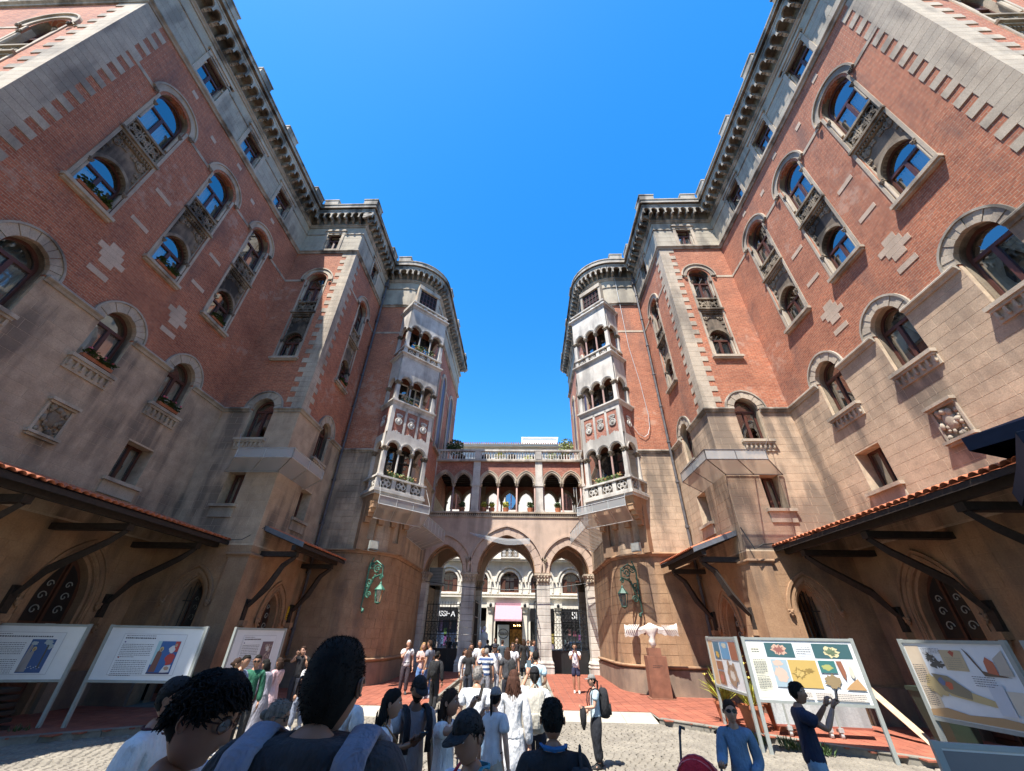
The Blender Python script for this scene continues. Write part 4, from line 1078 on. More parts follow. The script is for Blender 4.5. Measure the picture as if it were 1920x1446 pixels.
    for x in (-4.75, -2.07, 2.01, 4.85):
        mb = MB(); mb.box(x-.2 if abs(x) < 3 else x-.1, x+.2 if abs(x) < 3 else x+.1, -.12, .12, 11.86, 12.41, L); obj(mb, 'balustrade_post', M_white, root)
    # things in the gate passage: iron gates
    for s, x0, x1 in ((-1, -4.5, -2.5), (1, 2.5, 4.5)):
        G = frame(DX, GY+.95, .25, 0, -1)
        g = tag(link(MB().mesh('iron_gate'), 'iron_gate', None, G), 'tall black iron gate with ring tracery closing the '+('left' if s < 0 else 'right')+' side arch', 'gate', 'iron gates in the side arches')
        zt = 3.15 if s < 0 else 2.9
        mb = MB(); mb.box(x0, x1, -.02, .02, 0, 1.05); obj(mb, 'solid_panel', M_iron, g, G)
        mb = MB()
        for x in (x0, x0+.66, x0+1.33, x1): mb.box(x-.025, x+.025, -.03, .03, 0, zt)
        for z in (1.05, 1.7, 2.3, zt): mb.box(x0, x1, -.025, .025, z-.02, z+.02)
        obj(mb, 'gate_frame', M_iron, g, G)
        mb = MB()
        for i in range(13):
            x = x0+(x1-x0)*i/12; mb.tube([(x, 0, 1.05), (x, 0, zt+.15)], .01, 4)
        for ix in range(10):
            for z in (1.2, 1.42, 1.62, 1.9, 2.12, 2.5, 2.75):
                x = x0+.1+ix*.2; mb.tube([(x+cos(a*pi/4)*.09, 0, z+sin(a*pi/4)*.09) for a in range(9)], .009, 4)
        obj(mb, 'ring_tracery', M_iron, g, G)
    # open centre gate leaves folded back
    for s in (-1, 1):
        G = frame(DX+s*1.6, GY+1.0, .25, s, 0)
        g = tag(link(MB().mesh('iron_gate_leaf'), 'iron_gate_leaf', None, G), 'black iron gate leaf folded open on the '+('left' if s < 0 else 'right')+' of the middle arch', 'gate', 'open leaves of the middle gate')
        mb = MB(); mb.box(-1.5, 0, -.02, .02, 0, 1.0) if s > 0 else mb.box(0, 1.5, -.02, .02, 0, 1.0); obj(mb, 'solid_panel', M_iron, g, G)
        mb = MB()
        for i in range(9): x = (-1.5 if s > 0 else 0)+1.5*i/8; mb.tube([(x, 0, .9), (x, 0, 3.3)], .014, 4)
        for z in (1.0, 1.7, 2.5, 3.2): mb.box(-1.5 if s > 0 else 0, 0 if s > 0 else 1.5, -.02, .02, z, z+.04)
        obj(mb, 'gate_bars', M_iron, g, G)
    # statue niche figure inside the gate, left
    g = tag(link(MB().mesh('statue'), 'pale_statue', None, T(-1.35, 26.6, .27)), 'pale robed statue standing just inside the middle arch', 'statue')
    mb = MB(); mb.box(-.22, .22, -.22, .22, 0, .5); obj(mb, 'pedestal', M_white, g, WM[g])
    mb = MB(); mb.lathe([(.2, .5), (.22, .6), (.17, 1.1), (.19, 1.5), (.2, 1.75), (.07, 1.86), (.06, 1.9)], 12, sy=.75); mb.ball((0, 0, 2.0), .11, 10, 8, (1, 1, 1.2)); mb.tube([(.15, -.02, 1.72), (.2, -.12, 1.45), (.06, -.2, 1.5)], [.06, .05, .035], 8); mb.tube([(-.15, 0, 1.72), (-.22, -.05, 1.4), (-.1, -.18, 1.3)], [.06, .05, .035], 8)
    obj(mb, 'robed_figure', M_whitep, g, WM[g], smooth=True)
    # air conditioner in left arch
    g = tag(link(MB().mesh('air_conditioner'), 'air_conditioner', None, T(-4.35, 25.9, 4.5)), 'grey air conditioner box hung inside the left side arch', 'air conditioner')
    mb = MB(); mb.box(-.42, .42, -.3, .3, 0, .85); mb.box(-.42, .5, -.36, .34, -.08, -.02); obj(mb, 'casing', M_grey, g, WM[g])
    mb = MB()
    for i in range(10): mb.box(-.38, .38, -.32, -.305, .06+i*.08, .08+i*.08)
    obj(mb, 'grille', M_iron, g, WM[g])
    # cables strung across
    for nm, pts, r, lb in (('cable', [(-4.6, 24.2, 4.45), (-2.3, 24.2, 4.2), (0, 24.2, 4.08), (2.2, 24.2, 4.15), (4.7, 24.2, 4.5)], .018, 'black cable sagging across the three gate arches'),):
        mb = MB(); mb.tube(pts, r, 5); tag(obj(mb, nm, M_iron), lb, 'cable')
    # translucent net stretched on the middle arch
    mb = MB()
    rows = []
    for j in range(4):
        rows.append([(-2.2+q*.46, 24.3, 6.95-.38*q**.55*.28-.0+.0+(-.12*j*min(q, 3)/3)) if True else 0 for q in range(9)])
    rows[0] = [(-2.3+q*.45, 24.3, 7.15-.22*min(q, 5)**.8*.45+.02*max(0, q-6)) for q in range(9)]
    rows = [rows[0]]+[[(x, 24.28, z-(.02+.11*j)*sin(min(q+1, 8)/8*pi*.62)) for q, (x, y_, z) in enumerate(rows[0])] for j in (1, 2, 3)]
    mb.loft(rows, cap=False, closed=False); tag(obj(mb, 'pigeon_net', M_net), 'torn grey net sagging under the point of the middle arch', 'net')
# ---------------------------------------------------------------- church behind the camera (it shades the foreground)
def church():
    root = thing('church_front', 'tall gabled brick church front behind the viewer', 'church', (0, -3, 0))
    mb = MB(); pr_ = [(-8.5, -.3), (6.6, -.3), (6.6, 15), (5, 25), (1.5, 31), (-2, 25.5), (-8.5, 23)]
    mb.loft([[(x, y, z) for x, z in pr_] for y in (-3.2, -8)]); obj(mb, 'facade', M_brickd, root)
    for y1_, z1_ in ((2.3, .15), (1.95, .3)):
        mb = MB(); mb.box(-4, 5, -3.2, y1_, -.2, z1_); obj(mb, 'entrance_step', M_white, root)
# ---------------------------------------------------------------- tiled canopies
def canopy(s, x_in, x_out, y0, y1, z_in, z_out, n, label, brk, far_low=False):
    root = thing('tiled_canopy', label, 'canopy', (s*x_in, y0, z_in), 0, 'tiled canopies over the doors')
    dx = x_in-x_out; sl = (z_in-z_out)/dx
    def pt(x, y, dz=0): return (s*x, y, z_in-(x_in-x)*sl+dz)
    p = (y1-y0)/n
    def tile():
        mb = MB(); R = []
        for q in range(2):
            rr = p*.5*(1.0 if q == 0 else .86); row = []
            for j in range(9): a = pi*j/8; row.append((q*-.42, cos(a)*rr*.95, sin(a)*rr*.75))
            for j in range(8, -1, -1): a = pi*j/8; row.append((q*-.42, cos(a)*(rr-.014)*.95, sin(a)*(rr-.014)*.75))
            R.append(row)
        mb.loft(R); return mb.mesh('roof_tile', (M_rtile,), True)
    tm = cached(('rt', round(p, 3)), tile); ang = atan(sl)
    rnd = random.Random(int(y0*10)); rest = MB(); rows = int(dx/.36)
    for i in range(n):
        y = y0+p*(i+.5)
        for r in range(rows):
            x = x_out-.03+r*.36
            W_ = T(s*x, y+rnd.uniform(-.008, .008), z_out+(x-x_out)*sl+.03+r*0.004) @ Matrix.Rotation(0 if s < 0 else pi, 4, 'Z') @ Matrix.Rotation(ang+rnd.uniform(-.02, .02), 4, 'Y')
            if r == 0: link(tm, 'roof_tile', root, W_)
            else:
                k = len(rest.v); rest.v += [tuple(W_ @ v.co) for v in tm.vertices]
                for f in tm.polygons: rest.f.append(tuple(k+q for q in f.vertices)); rest.m.append(0)
    obj(rest, 'upper_tile_rows', M_rtile, root, kind='stuff')
    mb = MB(); mb.loft([[pt(x_in, y, -.04), pt(x_in, y, .0), pt(x_out+.02, y, .0), pt(x_out+.02, y, -.04)] for y in (y0, y1)]); obj(mb, 'board_deck', M_wood, root)
    mb = MB(); mb.loft([[pt(x_out+.0, y, -.12), pt(x_out+.0, y, -.02), pt(x_out+.05, y, -.02), pt(x_out+.05, y, -.12)] for y in (y0, y1)]); obj(mb, 'eaves_board', M_wood, root)
    for y in (y0-.02, y1):
        mb = MB(); mb.loft([[pt(x_in, y+e, -.1), pt(x_in, y+e, .06), pt(x_out, y+e, .06), pt(x_out, y+e, -.1)] for e in (0, .03)]); obj(mb, 'verge_flashing', M_gold, root)
    k = max(2, int((y1-y0)/.5))
    for i in range(k+1):
        y = y0+.1+(y1-y0-.2)*i/k
        mb = MB(); mb.loft([[pt(x, y-.04, -.04), pt(x, y+.04, -.04), pt(x, y+.04, -.13), pt(x, y-.04, -.13)] for x in (x_in-.02, x_out+.03)]); obj(mb, 'rafter', M_wood, root)
    for xx in (x_out+.35,):
        mb = MB(); q = pt(xx, y0, -.14); mb.box(q[0]-.07, q[0]+.07, y0+.05, y1-.05, q[2]-.16, q[2]); obj(mb, 'purlin', M_wood, root)
    for y in brk:
        xw = x_in; xe = x_out+.3; zb = pt(xe, y)[2]-.46
        mb = MB(); mb.box(s*xw, s*xe, y-.1, y+.1, zb, zb+.16) if s > 0 else mb.box(s*xe, s*xw, y-.1, y+.1, zb, zb+.16)
        obj(mb, 'bracket_beam', M_wood, root)
        mb = MB(); mb.tube([(s*(xe+.05), y, zb), (s*(xe+.4), y, zb-.28), (s*(x_in-.55), y, zb-.95), (s*(x_in-.12), y, zb-1.5)], [.07, .1, .12, .07], 4); obj(mb, 'bracket_strut', M_wood, root)
        mb = MB(); mb.box(min(s*(x_in-.1), s*x_in), max(s*(x_in-.1), s*x_in), y-.09, y+.09, zb-1.9, zb-1.3); obj(mb, 'wall_post', M_wood, root)
        mb = MB(); mb.box(min(s*(x_in-.22), s*x_in), max(s*(x_in-.22), s*x_in), y-.12, y+.12, zb-2.05, zb-1.9); bud(mb, s*(x_in-.14), zb-2.14, y, .1); obj(mb, 'stone_console', M_tan, root)
    return root
# ---------------------------------------------------------------- wire catch nets
def net_frame(pts_in, pts_out, z_in, z_out, zt, label, mat=M_galv, lip=.35, bars=2, group='wire catch trays under the oriels and corners'):
    root = tag(link(MB().mesh('catch_net'), 'catch_net', None, T(pts_in[0][0], pts_in[0][1], z_in)), label, 'net frame', group)
    n = len(pts_in)
    for i in range(n-1):
        a, b, c, d = pts_in[i], pts_in[i+1], pts_out[i+1], pts_out[i]
        A = (a[0], a[1], z_in); B = (b[0], b[1], z_in); C_ = (c[0], c[1], z_out); D = (d[0], d[1], z_out)
        mb = MB(); mb.poly([A, B, C_, D]); obj(mb, 'wire_mesh', M_net, root)
        mb = MB(); 
        C2 = (c[0], c[1], z_out+lip); D2 = (d[0], d[1], z_out+lip); mb.poly([D, C_, C2, D2]); obj(mb, 'wire_mesh_lip', M_net, root)
        for j in range(bars+1):
            q = j/bars; P = lambda u, v: tuple(u[k]+(v[k]-u[k])*q for k in range(3))
            mb = MB(); mb.tube([P(A, B), P(D, C_), P(D2, C2)], .018, 4); obj(mb, 'frame_bar', mat, root)
        for u, v in ((A, B), (D, C_), (D2, C2)):
            mb = MB(); mb.tube([u, v], .02, 4); obj(mb, 'frame_rail', mat, root)
    for (x, y), (xi, yi) in ((pts_out[0], pts_in[0]), (pts_out[-1], pts_in[-1])):
        mb = MB(); mb.tube([(x, y, z_out+lip), (xi, yi, zt)], .008, 4); obj(mb, 'stay_wire', mat, root)
# ---------------------------------------------------------------- wrought lamps
def lamp(s):
    mat = M_green if s < 0 else M_darkgreen
    P0 = Vector((s*6.35 if s > 0 else -6.2, 17.72, 0))
    x = 5.42*s; y = 17.0
    root = thing('wall_lantern', ('bright verdigris' if s < 0 else 'dark green')+' scrolled wall lantern on the '+('left' if s < 0 else 'right')+' drum', 'lantern', (x, 18.2, 3.9), 0, 'scrolled wall lanterns')
    L = frame(x+s*.25, 17.95, 0, -s*.93, -.36) @ T(0, 0, .75) @ Sc(.8, .8, .8)
    mb = MB()
    def scroll(cx, cz, r, turns=1.6, dr=1, th=.03):
        pts = []
        for i in range(22):
            t = i/21; a = t*turns*2*pi*dr; rr = r*(1-t*.85); pts.append((0, -(cx)-cos(a)*rr+0, cz+sin(a)*rr))
        mb.tube(pts, th, 6)
    mb.tube([(0, 0, 2.6), (0, -.04, 3.3), (0, -.05, 4.5), (0, -.25, 4.95)], [.03, .045, .045, .03], 6)
    mb.tube([(0, -.03, 3.0), (0, -.28, 3.5), (0, -.45, 3.95), (0, -.95, 4.1)], [.04, .05, .05, .04], 6)
    scroll(.3, 3.15, .17); scroll(.22, 3.75, .2, dr=-1); scroll(.6, 4.35, .24); scroll(.25, 4.55, .2, dr=-1); scroll(.95, 3.95, .12)
    mb.tube([(0, -.05, 4.5), (0, -.5, 4.75), (0, -.95, 4.5), (0, -1.0, 4.0)], [.045, .045, .035, .03], 6)
    for i in range(9):
        a = i*.7; mb.ball((.06*cos(a*3), -.1-.09*i, 3.4+.13*i), .06, 6, 4, (.5, 1.3, .8))
    mb.tube([(0, 0, 2.6), (0, -.18, 2.5), (0, -.12, 2.35)], [.03, .06, .03], 6); mb.ball((0, -.15, 2.45), .08, 8, 6)
    obj(mb, 'scroll_bracket', mat, root, L)
    mb = MB(); c = (0, -1.0, 0)
    mb.lathe([(.02, 3.75), (.05, 3.7), (.07, 3.62), (.24, 3.42), (.27, 3.38), (.25, 3.35)], 6, c=c); mb.lathe([(.02, 2.72), (.08, 2.76), (.15, 2.8), (.14, 2.83)], 6, c=c)
    for i in range(6):
        a = 2*pi*i/6; mb.tube([(c[0]+cos(a)*.23, c[1]+sin(a)*.23, 3.36), (c[0]+cos(a)*.13, c[1]+sin(a)*.13, 2.82)], .013, 4)
    mb.tube([(0, -1.0, 4.05), (0, -1.0, 3.7)], .014, 5)
    obj(mb, 'lantern_cage', mat, root, L)
    mb = MB(); mb.loft([[(c[0]+cos(2*pi*i/6)*r, c[1]+sin(2*pi*i/6)*r, z) for i in range(6)] for r, z in ((.22, 3.35), (.125, 2.83))]); obj(mb, 'lantern_glass', M_glass, root, L)
def floodlight(x, y, z, s):
    root = tag(link(MB().mesh('floodlight'), 'floodlight', None, frame(x, y, z, -s*.7, -.7)), 'small pale square floodlight on the '+('left' if s < 0 else 'right')+' drum above its lantern', 'floodlight', 'square floodlights')
    M_ = WM[root]; mb = MB(); mb.box(-.2, .2, -.14, 0, 0, .34); obj(mb, 'housing', M_grey, root, M_)
    mb = MB(); mb.box(-.17, .17, -.15, -.14, .03, .31); obj(mb, 'lamp_glass', plain('floodlight_glass', (.45, .45, .4), .3), root, M_)
    mb = MB(); mb.tube([(-.21, -.07, .1), (-.21, -.07, -.08), (.21, -.07, -.08), (.21, -.07, .1)], .012, 4); obj(mb, 'yoke', M_grey, root, M_)
# ---------------------------------------------------------------- info boards
def flat(name, c, rough=.5): return cached(('flat', c, rough), lambda: plain(name, c, rough, var=.03))
def txt(mb, x0, x1, z, n, dz, h=.012, seed=1, y=-.004):
    r = random.Random(seed)
    for i in range(n):
        x = x0; zz = z-i*dz; e = x1 if i < n-1 else x0+(x1-x0)*r.uniform(.3, .9)
        while x < e-.01:
            w = r.uniform(.012, .04); mb.poly([(x, y, zz), (min(x+w, e), y, zz), (min(x+w, e), y, zz+h), (x, y, zz+h)]); x += w+.008
def board(p0, p1, ztop, zbot, label, art, legz=0, mat=M_grey, group='information boards in grey metal frames', y_leg=None):
    dx, dy = p1[0]-p0[0], p1[1]-p0[1]; w = hypot(dx, dy)
    nx, ny = dy/w, -dx/w
    if Vector((nx, ny)).dot(Vector((p0[0]-CAM.x, p0[1]-CAM.y))) > 0: nx, ny = -nx, -ny
    F_ = frame(p0[0], p0[1], 0, nx, ny)
    ux = F_.to_3x3() @ Vector((1, 0, 0))
    if ux.x*dx+ux.y*dy < 0: F_ = frame(p1[0], p1[1], 0, nx, ny)
    root = tag(link(MB().mesh('information_board'), 'information_board', None, F_), label, 'information board', group)
    def sub(mb, nm, m_, par=root): return obj(mb, nm, m_, par, F_)
    for x in (0, w):
        mb = MB(); mb.box(x-.035, x+.035, -.03, .03, legz, ztop+.03); sub(mb, 'leg', mat)
    for z in (ztop, zbot):
        mb = MB(); mb.box(.035, w-.035, -.03, .03, z-.03, z+.02); sub(mb, 'frame_rail', mat)
    mb = MB(); mb.box(.035, w-.035, -.012, .012, zbot+.02, ztop-.03); pn = sub(mb, 'panel', flat('board_white', (.72, .74, .76), .25))
    for i, (col, shapes) in enumerate(art(w-.07, ztop-.05-zbot-.02)):
        mb = MB(); y = -.014-.0012*(i+1)
        for sh in shapes: mb.poly([(.035+px, y, zbot+.02+pz_) for px, pz_ in sh])
        sub(mb, 'printed_picture', flat('print', col, .4), pn)
    return root, F_, pn, w
def R4(x0, x1, z0, z1): return [(x0, z0), (x1, z0), (x1, z1), (x0, z1)]
def words(n, x0, x1, z, dz, h, seed):
    r = random.Random(seed); o = []
    for i in range(n):
        x = x0; e = x1 if i < n-1 else x0+(x1-x0)*r.uniform(.4, .9)
        while x < e-.01:
            w = r.uniform(.015, .05); o.append(R4(x, min(x+w, e), z-i*dz, z-i*dz+h)); x += w+.01
    return o
def ell(cx, cz, rx, rz, n=14, a0=0): return [(cx+rx*cos(2*pi*i/n+a0), cz+rz*sin(2*pi*i/n+a0)) for i in range(n)]
def blob(cx, cz, rx, rz, seed, n=22, j=.25):
    r = random.Random(seed); return [(cx+rx*cos(2*pi*i/n)*(1+r.uniform(-j, j)), cz+rz*sin(2*pi*i/n)*(1+r.uniform(-j, j))) for i in range(n)]
INK = (.06, .06, .08)
def art_left(kind):
    def f(w, h):
        o = []; sc = lambda *a: R4(a[0]*w, a[1]*w, a[2]*h, a[3]*h)
        o.append(((.45, .46, .49), [sc(.16, .84, .09, .9)])); o.append(((.72, .74, .76), [sc(.165, .835, .1, .89)]))
        px0, px1 = (.57, .76)
        o.append((INK, words(1, .19*w, .55*w, .855*h, 1, .012, kind)+words(1, .19*w, .81*w, .8*h, 1, .026, kind+1)+words(8, .19*w, .52*w, .68*h, .035, .011, kind+2)+words(9, .19*w, .52*w, .36*h, .035, .011, kind+3)))
        o.append(((.35, .04, .04), [ell(.205*w, .43*h, .02, .015)])); o.append(((.1, .1, .25), [ell(.205*w, .735*h, .02, .015)]))
        if kind == 1:      # a hooded figure and birds under a blue sky
            o.append(((.015, .075, .25), [sc(.56, .78, .12, .76)]))
            o.append(((.28, .26, .27), [[(.57*w, .14*h), (.64*w, .14*h), (.635*w, .5*h), (.62*w, .58*h), (.6*w, .5*h), (.585*w, .3*h)], [(.56*w, .14*h), (.59*w, .14*h), (.6*w, .62*h), (.575*w, .7*h)]]))
            o.append(((.35, .42, .45), [blob(.6*w, .68*h, .03*w, .04*h, 1), blob(.72*w, .7*h, .04*w, .05*h, 2), blob(.755*w, .62*h, .03*w, .05*h, 3)]+[ell(.64*w+i*.016*w, .2*h+.02*h*(i % 3), .006*w, .01*h) for i in range(8)]))
            o.append(((.04, .05, .05), [[(.73*w, .2*h), (.745*w, .2*h), (.74*w, .65*h), (.725*w, .65*h)]])); o.append(((.55, .42, .15), [ell(.625*w, .57*h, .018*w, .045*h)])); o.append(((.3, .18, .12), [ell(.625*w, .565*h, .01*w, .03*h)]))
        elif kind == 2:    # robed figure facing a figure in red
            o.append(((.015, .1, .32), [sc(.56, .8, .12, .76)])); o.append(((.35, .55, .6), [sc(.56, .6, .3, .76)]))
            o.append(((.16, .06, .05), [[(.57*w, .16*h), (.64*w, .16*h), (.645*w, .5*h), (.62*w, .6*h), (.59*w, .55*h), (.58*w, .3*h)]])); o.append(((.5, .4, .18), [ell(.625*w, .6*h, .02*w, .05*h)])); o.append(((.25, .14, .1), [ell(.625*w, .59*h, .011*w, .032*h)]))
            o.append(((.42, .03, .03), [blob(.745*w, .42*h, .045*w, .11*h, 5), sc(.75, .8, .55, .76)])); o.append(((.6, .6, .6), [blob(.735*w, .6*h, .03*w, .07*h, 6), [(.69*w, .14*h), (.79*w, .16*h), (.785*w, .3*h), (.72*w, .28*h)]]))
            o.append(((.4, .25, .17), [ell(.765*w, .68*h, .014*w, .035*h), blob(.75*w, .23*h, .025*w, .04*h, 7)])); o.append(((.03, .03, .1), [sc(.56, .8, .12, .15)]))
        else:
            o.append(((.16, .10, .12), [sc(.57, .8, .14, .76)]))
            r = random.Random(2); o.append(((.42, .33, .27), [ell((.59+.19*r.random())*w, (.18+.5*r.random())*h, .012*w, .03*h, 8) for _ in range(34)])); o.append(((.6, .58, .55), [blob(.7*w, .6*h, .03*w, .06*h, 8)]))
        return o
    return f
def art_right(kind):
    def f(w, h):
        o = []; sc = lambda *a: R4(a[0]*w, a[1]*w, a[2]*h, a[3]*h)
        r = random.Random(kind)
        if kind == 1:
            o += [((.74, .72, .58), [sc(.01, .17, .03, .98)]), ((.05, .12, .13), [sc(.18, .45, .72, .97), sc(.63, .97, .72, .97)]), ((.62, .40, .3), [blob(.31*w, .85*h, .07*w, .1*h, 1)]), ((.7, .6, .35), [blob(.79*w, .83*h, .07*w, .09*h, 2)]), ((.3, .12, .1), [blob(.31*w, .85*h, .04*w, .06*h, 3, 40, .6)]), ((.15, .2, .12), [blob(.79*w, .83*h, .045*w, .06*h, 4, 40, .5)]),
                  ((.55, .38, .12), [sc(.36, .62, .22, .68)]), ((.3, .2, .06), [blob(.44*w, .45*h, .05*w, .09*h, 5, 30, .5), blob(.54*w, .5*h, .04*w, .04*h, 6, 30, .5)]), ((.58, .42, .15), [blob(.44*w, .45*h, .035*w, .06*h, 5, 30, .4)]), ((.35, .45, .5), [sc(.2, .35, .22, .68)]), ((.62, .45, .36), [blob(.27*w, .42*h, .055*w, .14*h, 7), blob(.26*w, .62*h, .05*w, .05*h, 8)]),
                  ((.05, .18, .17), [sc(.64, .79, .48, .68)]), ((.4, .42, .15), [blob(.71*w, .57*h, .05*w, .05*h, 9)]), ((.3, .22, .12), [blob(.72*w, .34*h, .07*w, .11*h, 10)]), ((.5, .3, .14), [[(.81*w, .22*h), (.99*w, .22*h), (.94*w, .4*h), (.86*w, .3*h)]]), ((.3, .12, .07), [[(.8*w, .68*h), (.85*w, .68*h), (.86*w, .5*h), (.84*w, .36*h), (.82*w, .45*h)]]), ((.62, .58, .48), [ell(.91*w, .5*h, .02*w, .1*h)]),
                  ((.68, .62, .55), [sc(.34, .5, .04, .16), sc(.52, .68, .04, .16), sc(.7, .97, .04, .16)]), (INK, words(9, .03*w, .15*w, .66*h, .03, .01, 3)+words(8, .03*w, .15*w, .38*h, .03, .01, 4)+words(1, .04*w, .14*w, .84*h, 1, .02, 5)+words(4, .35*w, .49*w, .135*h, .03, .008, 6)+words(4, .53*w, .67*w, .135*h, .03, .008, 7)+words(4, .71*w, .96*w, .135*h, .03, .008, 8)+words(4, .47*w, .61*w, .9*h, .04, .01, 9))]
        elif kind == 2:
            o += [((.58, .40, .24), [sc(.01, .17, .02, .98)]), ((.06, .16, .24), [sc(.2, .42, .58, .96)]), ((.12, .3, .5), [sc(.45, .73, .6, .96)]), ((.5, .5, .42), [blob(.6*w, .88*h, .08*w, .06*h, 1)]), ((.32, .12, .07), [sc(.76, .98, .6, .96)]), ((.3, .14, .08), [sc(.2, .42, .36, .54), sc(.2, .42, .05, .32)]), ((.55, .35, .08), [blob(.31*w, .68*h, .06*w, .07*h, 2)]), ((.33, .22, .15), [blob(.7*w, .3*h, .15*w, .2*h, 3), ell(.62*w, .5*h, .04*w, .08*h), ell(.78*w, .46*h, .04*w, .08*h)]), ((.6, .55, .5), [blob(.7*w, .28*h, .07*w, .1*h, 4)]), ((.45, .15, .12), [blob(.31*w, .18*h, .05*w, .08*h, 5)])]
        else:
            o += [((.66, .54, .40), [sc(.01, .17, .1, .98)]), ((.08, .08, .08), [blob(.25*w, .82*h, .05*w, .05*h, 1, 30, .6), blob(.3*w, .74*h, .07*w, .05*h, 2, 30, .6)]), ((.5, .4, .26), [sc(.38, .6, .66, .93)]), ((.4, .08, .05), [[(.47*w, .9*h), (.5*w, .93*h), (.53*w, .9*h), (.5*w, .84*h)]]), ((.34, .3, .22), words(6, .41*w, .57*w, .82*h, .03, .01, 3)), ((.12, .08, .06), [[(.62*w, .97*h), (.66*w, .9*h), (.72*w, .68*h), (.95*w, .62*h), (.72*w, .62*h)]]),
                  ((.48, .14, .08), [[(.76*w, .66*h), (.85*w, .64*h), (.85*w, .8*h), (.8*w, .86*h), (.77*w, .8*h)]]), ((.45, .4, .34), [[(.86*w, .64*h), (.97*w, .64*h), (.97*w, .95*h), (.86*w, .84*h)]]), ((.52, .4, .2), [blob(.2*w, .44*h, .1*w, .14*h, 4), [(.2*w, .52*h), (.75*w, .3*h), (.72*w, .24*h), (.3*w, .32*h)]]), ((.22, .19, .13), [[(.19*w, .6*h), (.35*w, .58*h), (.52*w, .4*h), (.5*w, .3*h), (.36*w, .33*h), (.26*w, .38*h)]]), ((.5, .1, .05), [blob(.33*w, .46*h, .035*w, .05*h, 5)]), ((.1, .15, .3), [blob(.27*w, .5*h, .03*w, .05*h, 6)]), ((.42, .26, .13), [[(.01*w, .02*h), (.99*w, .02*h), (.99*w, .09*h), (.7*w, .13*h), (.4*w, .1*h), (.2*w, .15*h), (.01*w, .1*h)]]), ((.62, .55, .45), [sc(.84, .98, .2, .46)]), ((.55, .58, .64), [sc(.7, .83, .16, .52)]), (INK, words(10, .03*w, .15*w, .7*h, .028, .01, 7)+words(10, .03*w, .15*w, .4*h, .028, .01, 8)+words(5, .6*w, .8*w, .6*h, .03, .008, 9)+words(5, .2*w, .4*w, .94*h, .02, .006, 10))]
        return o
    return f
def boards():
    zt = 2.02
    board((-11.7, 10.2), (-9.62, 10.85), zt, .95, 'white board with blue picture, cut by the left edge of the view', art_left(1))
    board((-9.1, 10.9), (-6.86, 11.1), zt, .95, 'white board with red and blue picture behind the curly haired man', art_left(2))
    board((-6.25, 11.3), (-6.05, 13.3), zt, .95, 'white board with dark crowd picture behind the group of teenagers', art_left(3))
    board((6.15, 13.25), (6.0, 11.15), zt, .95, 'narrow board with sea and church pictures beside the potted lilies', art_right(2))
    board((6.1, 11.0), (8.2, 10.45), zt, .88, 'sunlit board with city maps behind the man in the navy shirt', art_right(1))
    board((8.27, 9.2), (8.4, 7.4), zt, .88, 'board with a large brown relief map near the right edge', art_right(3))
    board((8.45, 7.15), (8.6, 5.4), zt, .88, 'board mostly cut off by the right edge of the view', lambda w, h: [((.5, .38, .3), [R4(.02*w, .2*w, .1*h, .9*h)])])
    # low blank board at the bottom right corner
    r, F_, pn, w = board((5.62, 6.0), (7.3, 5.6), 1.04, .1, 'blank dark grey board low at the bottom right corner', lambda w, h: [((.16, .155, .16), [R4(0.0, w, 0, h)])])
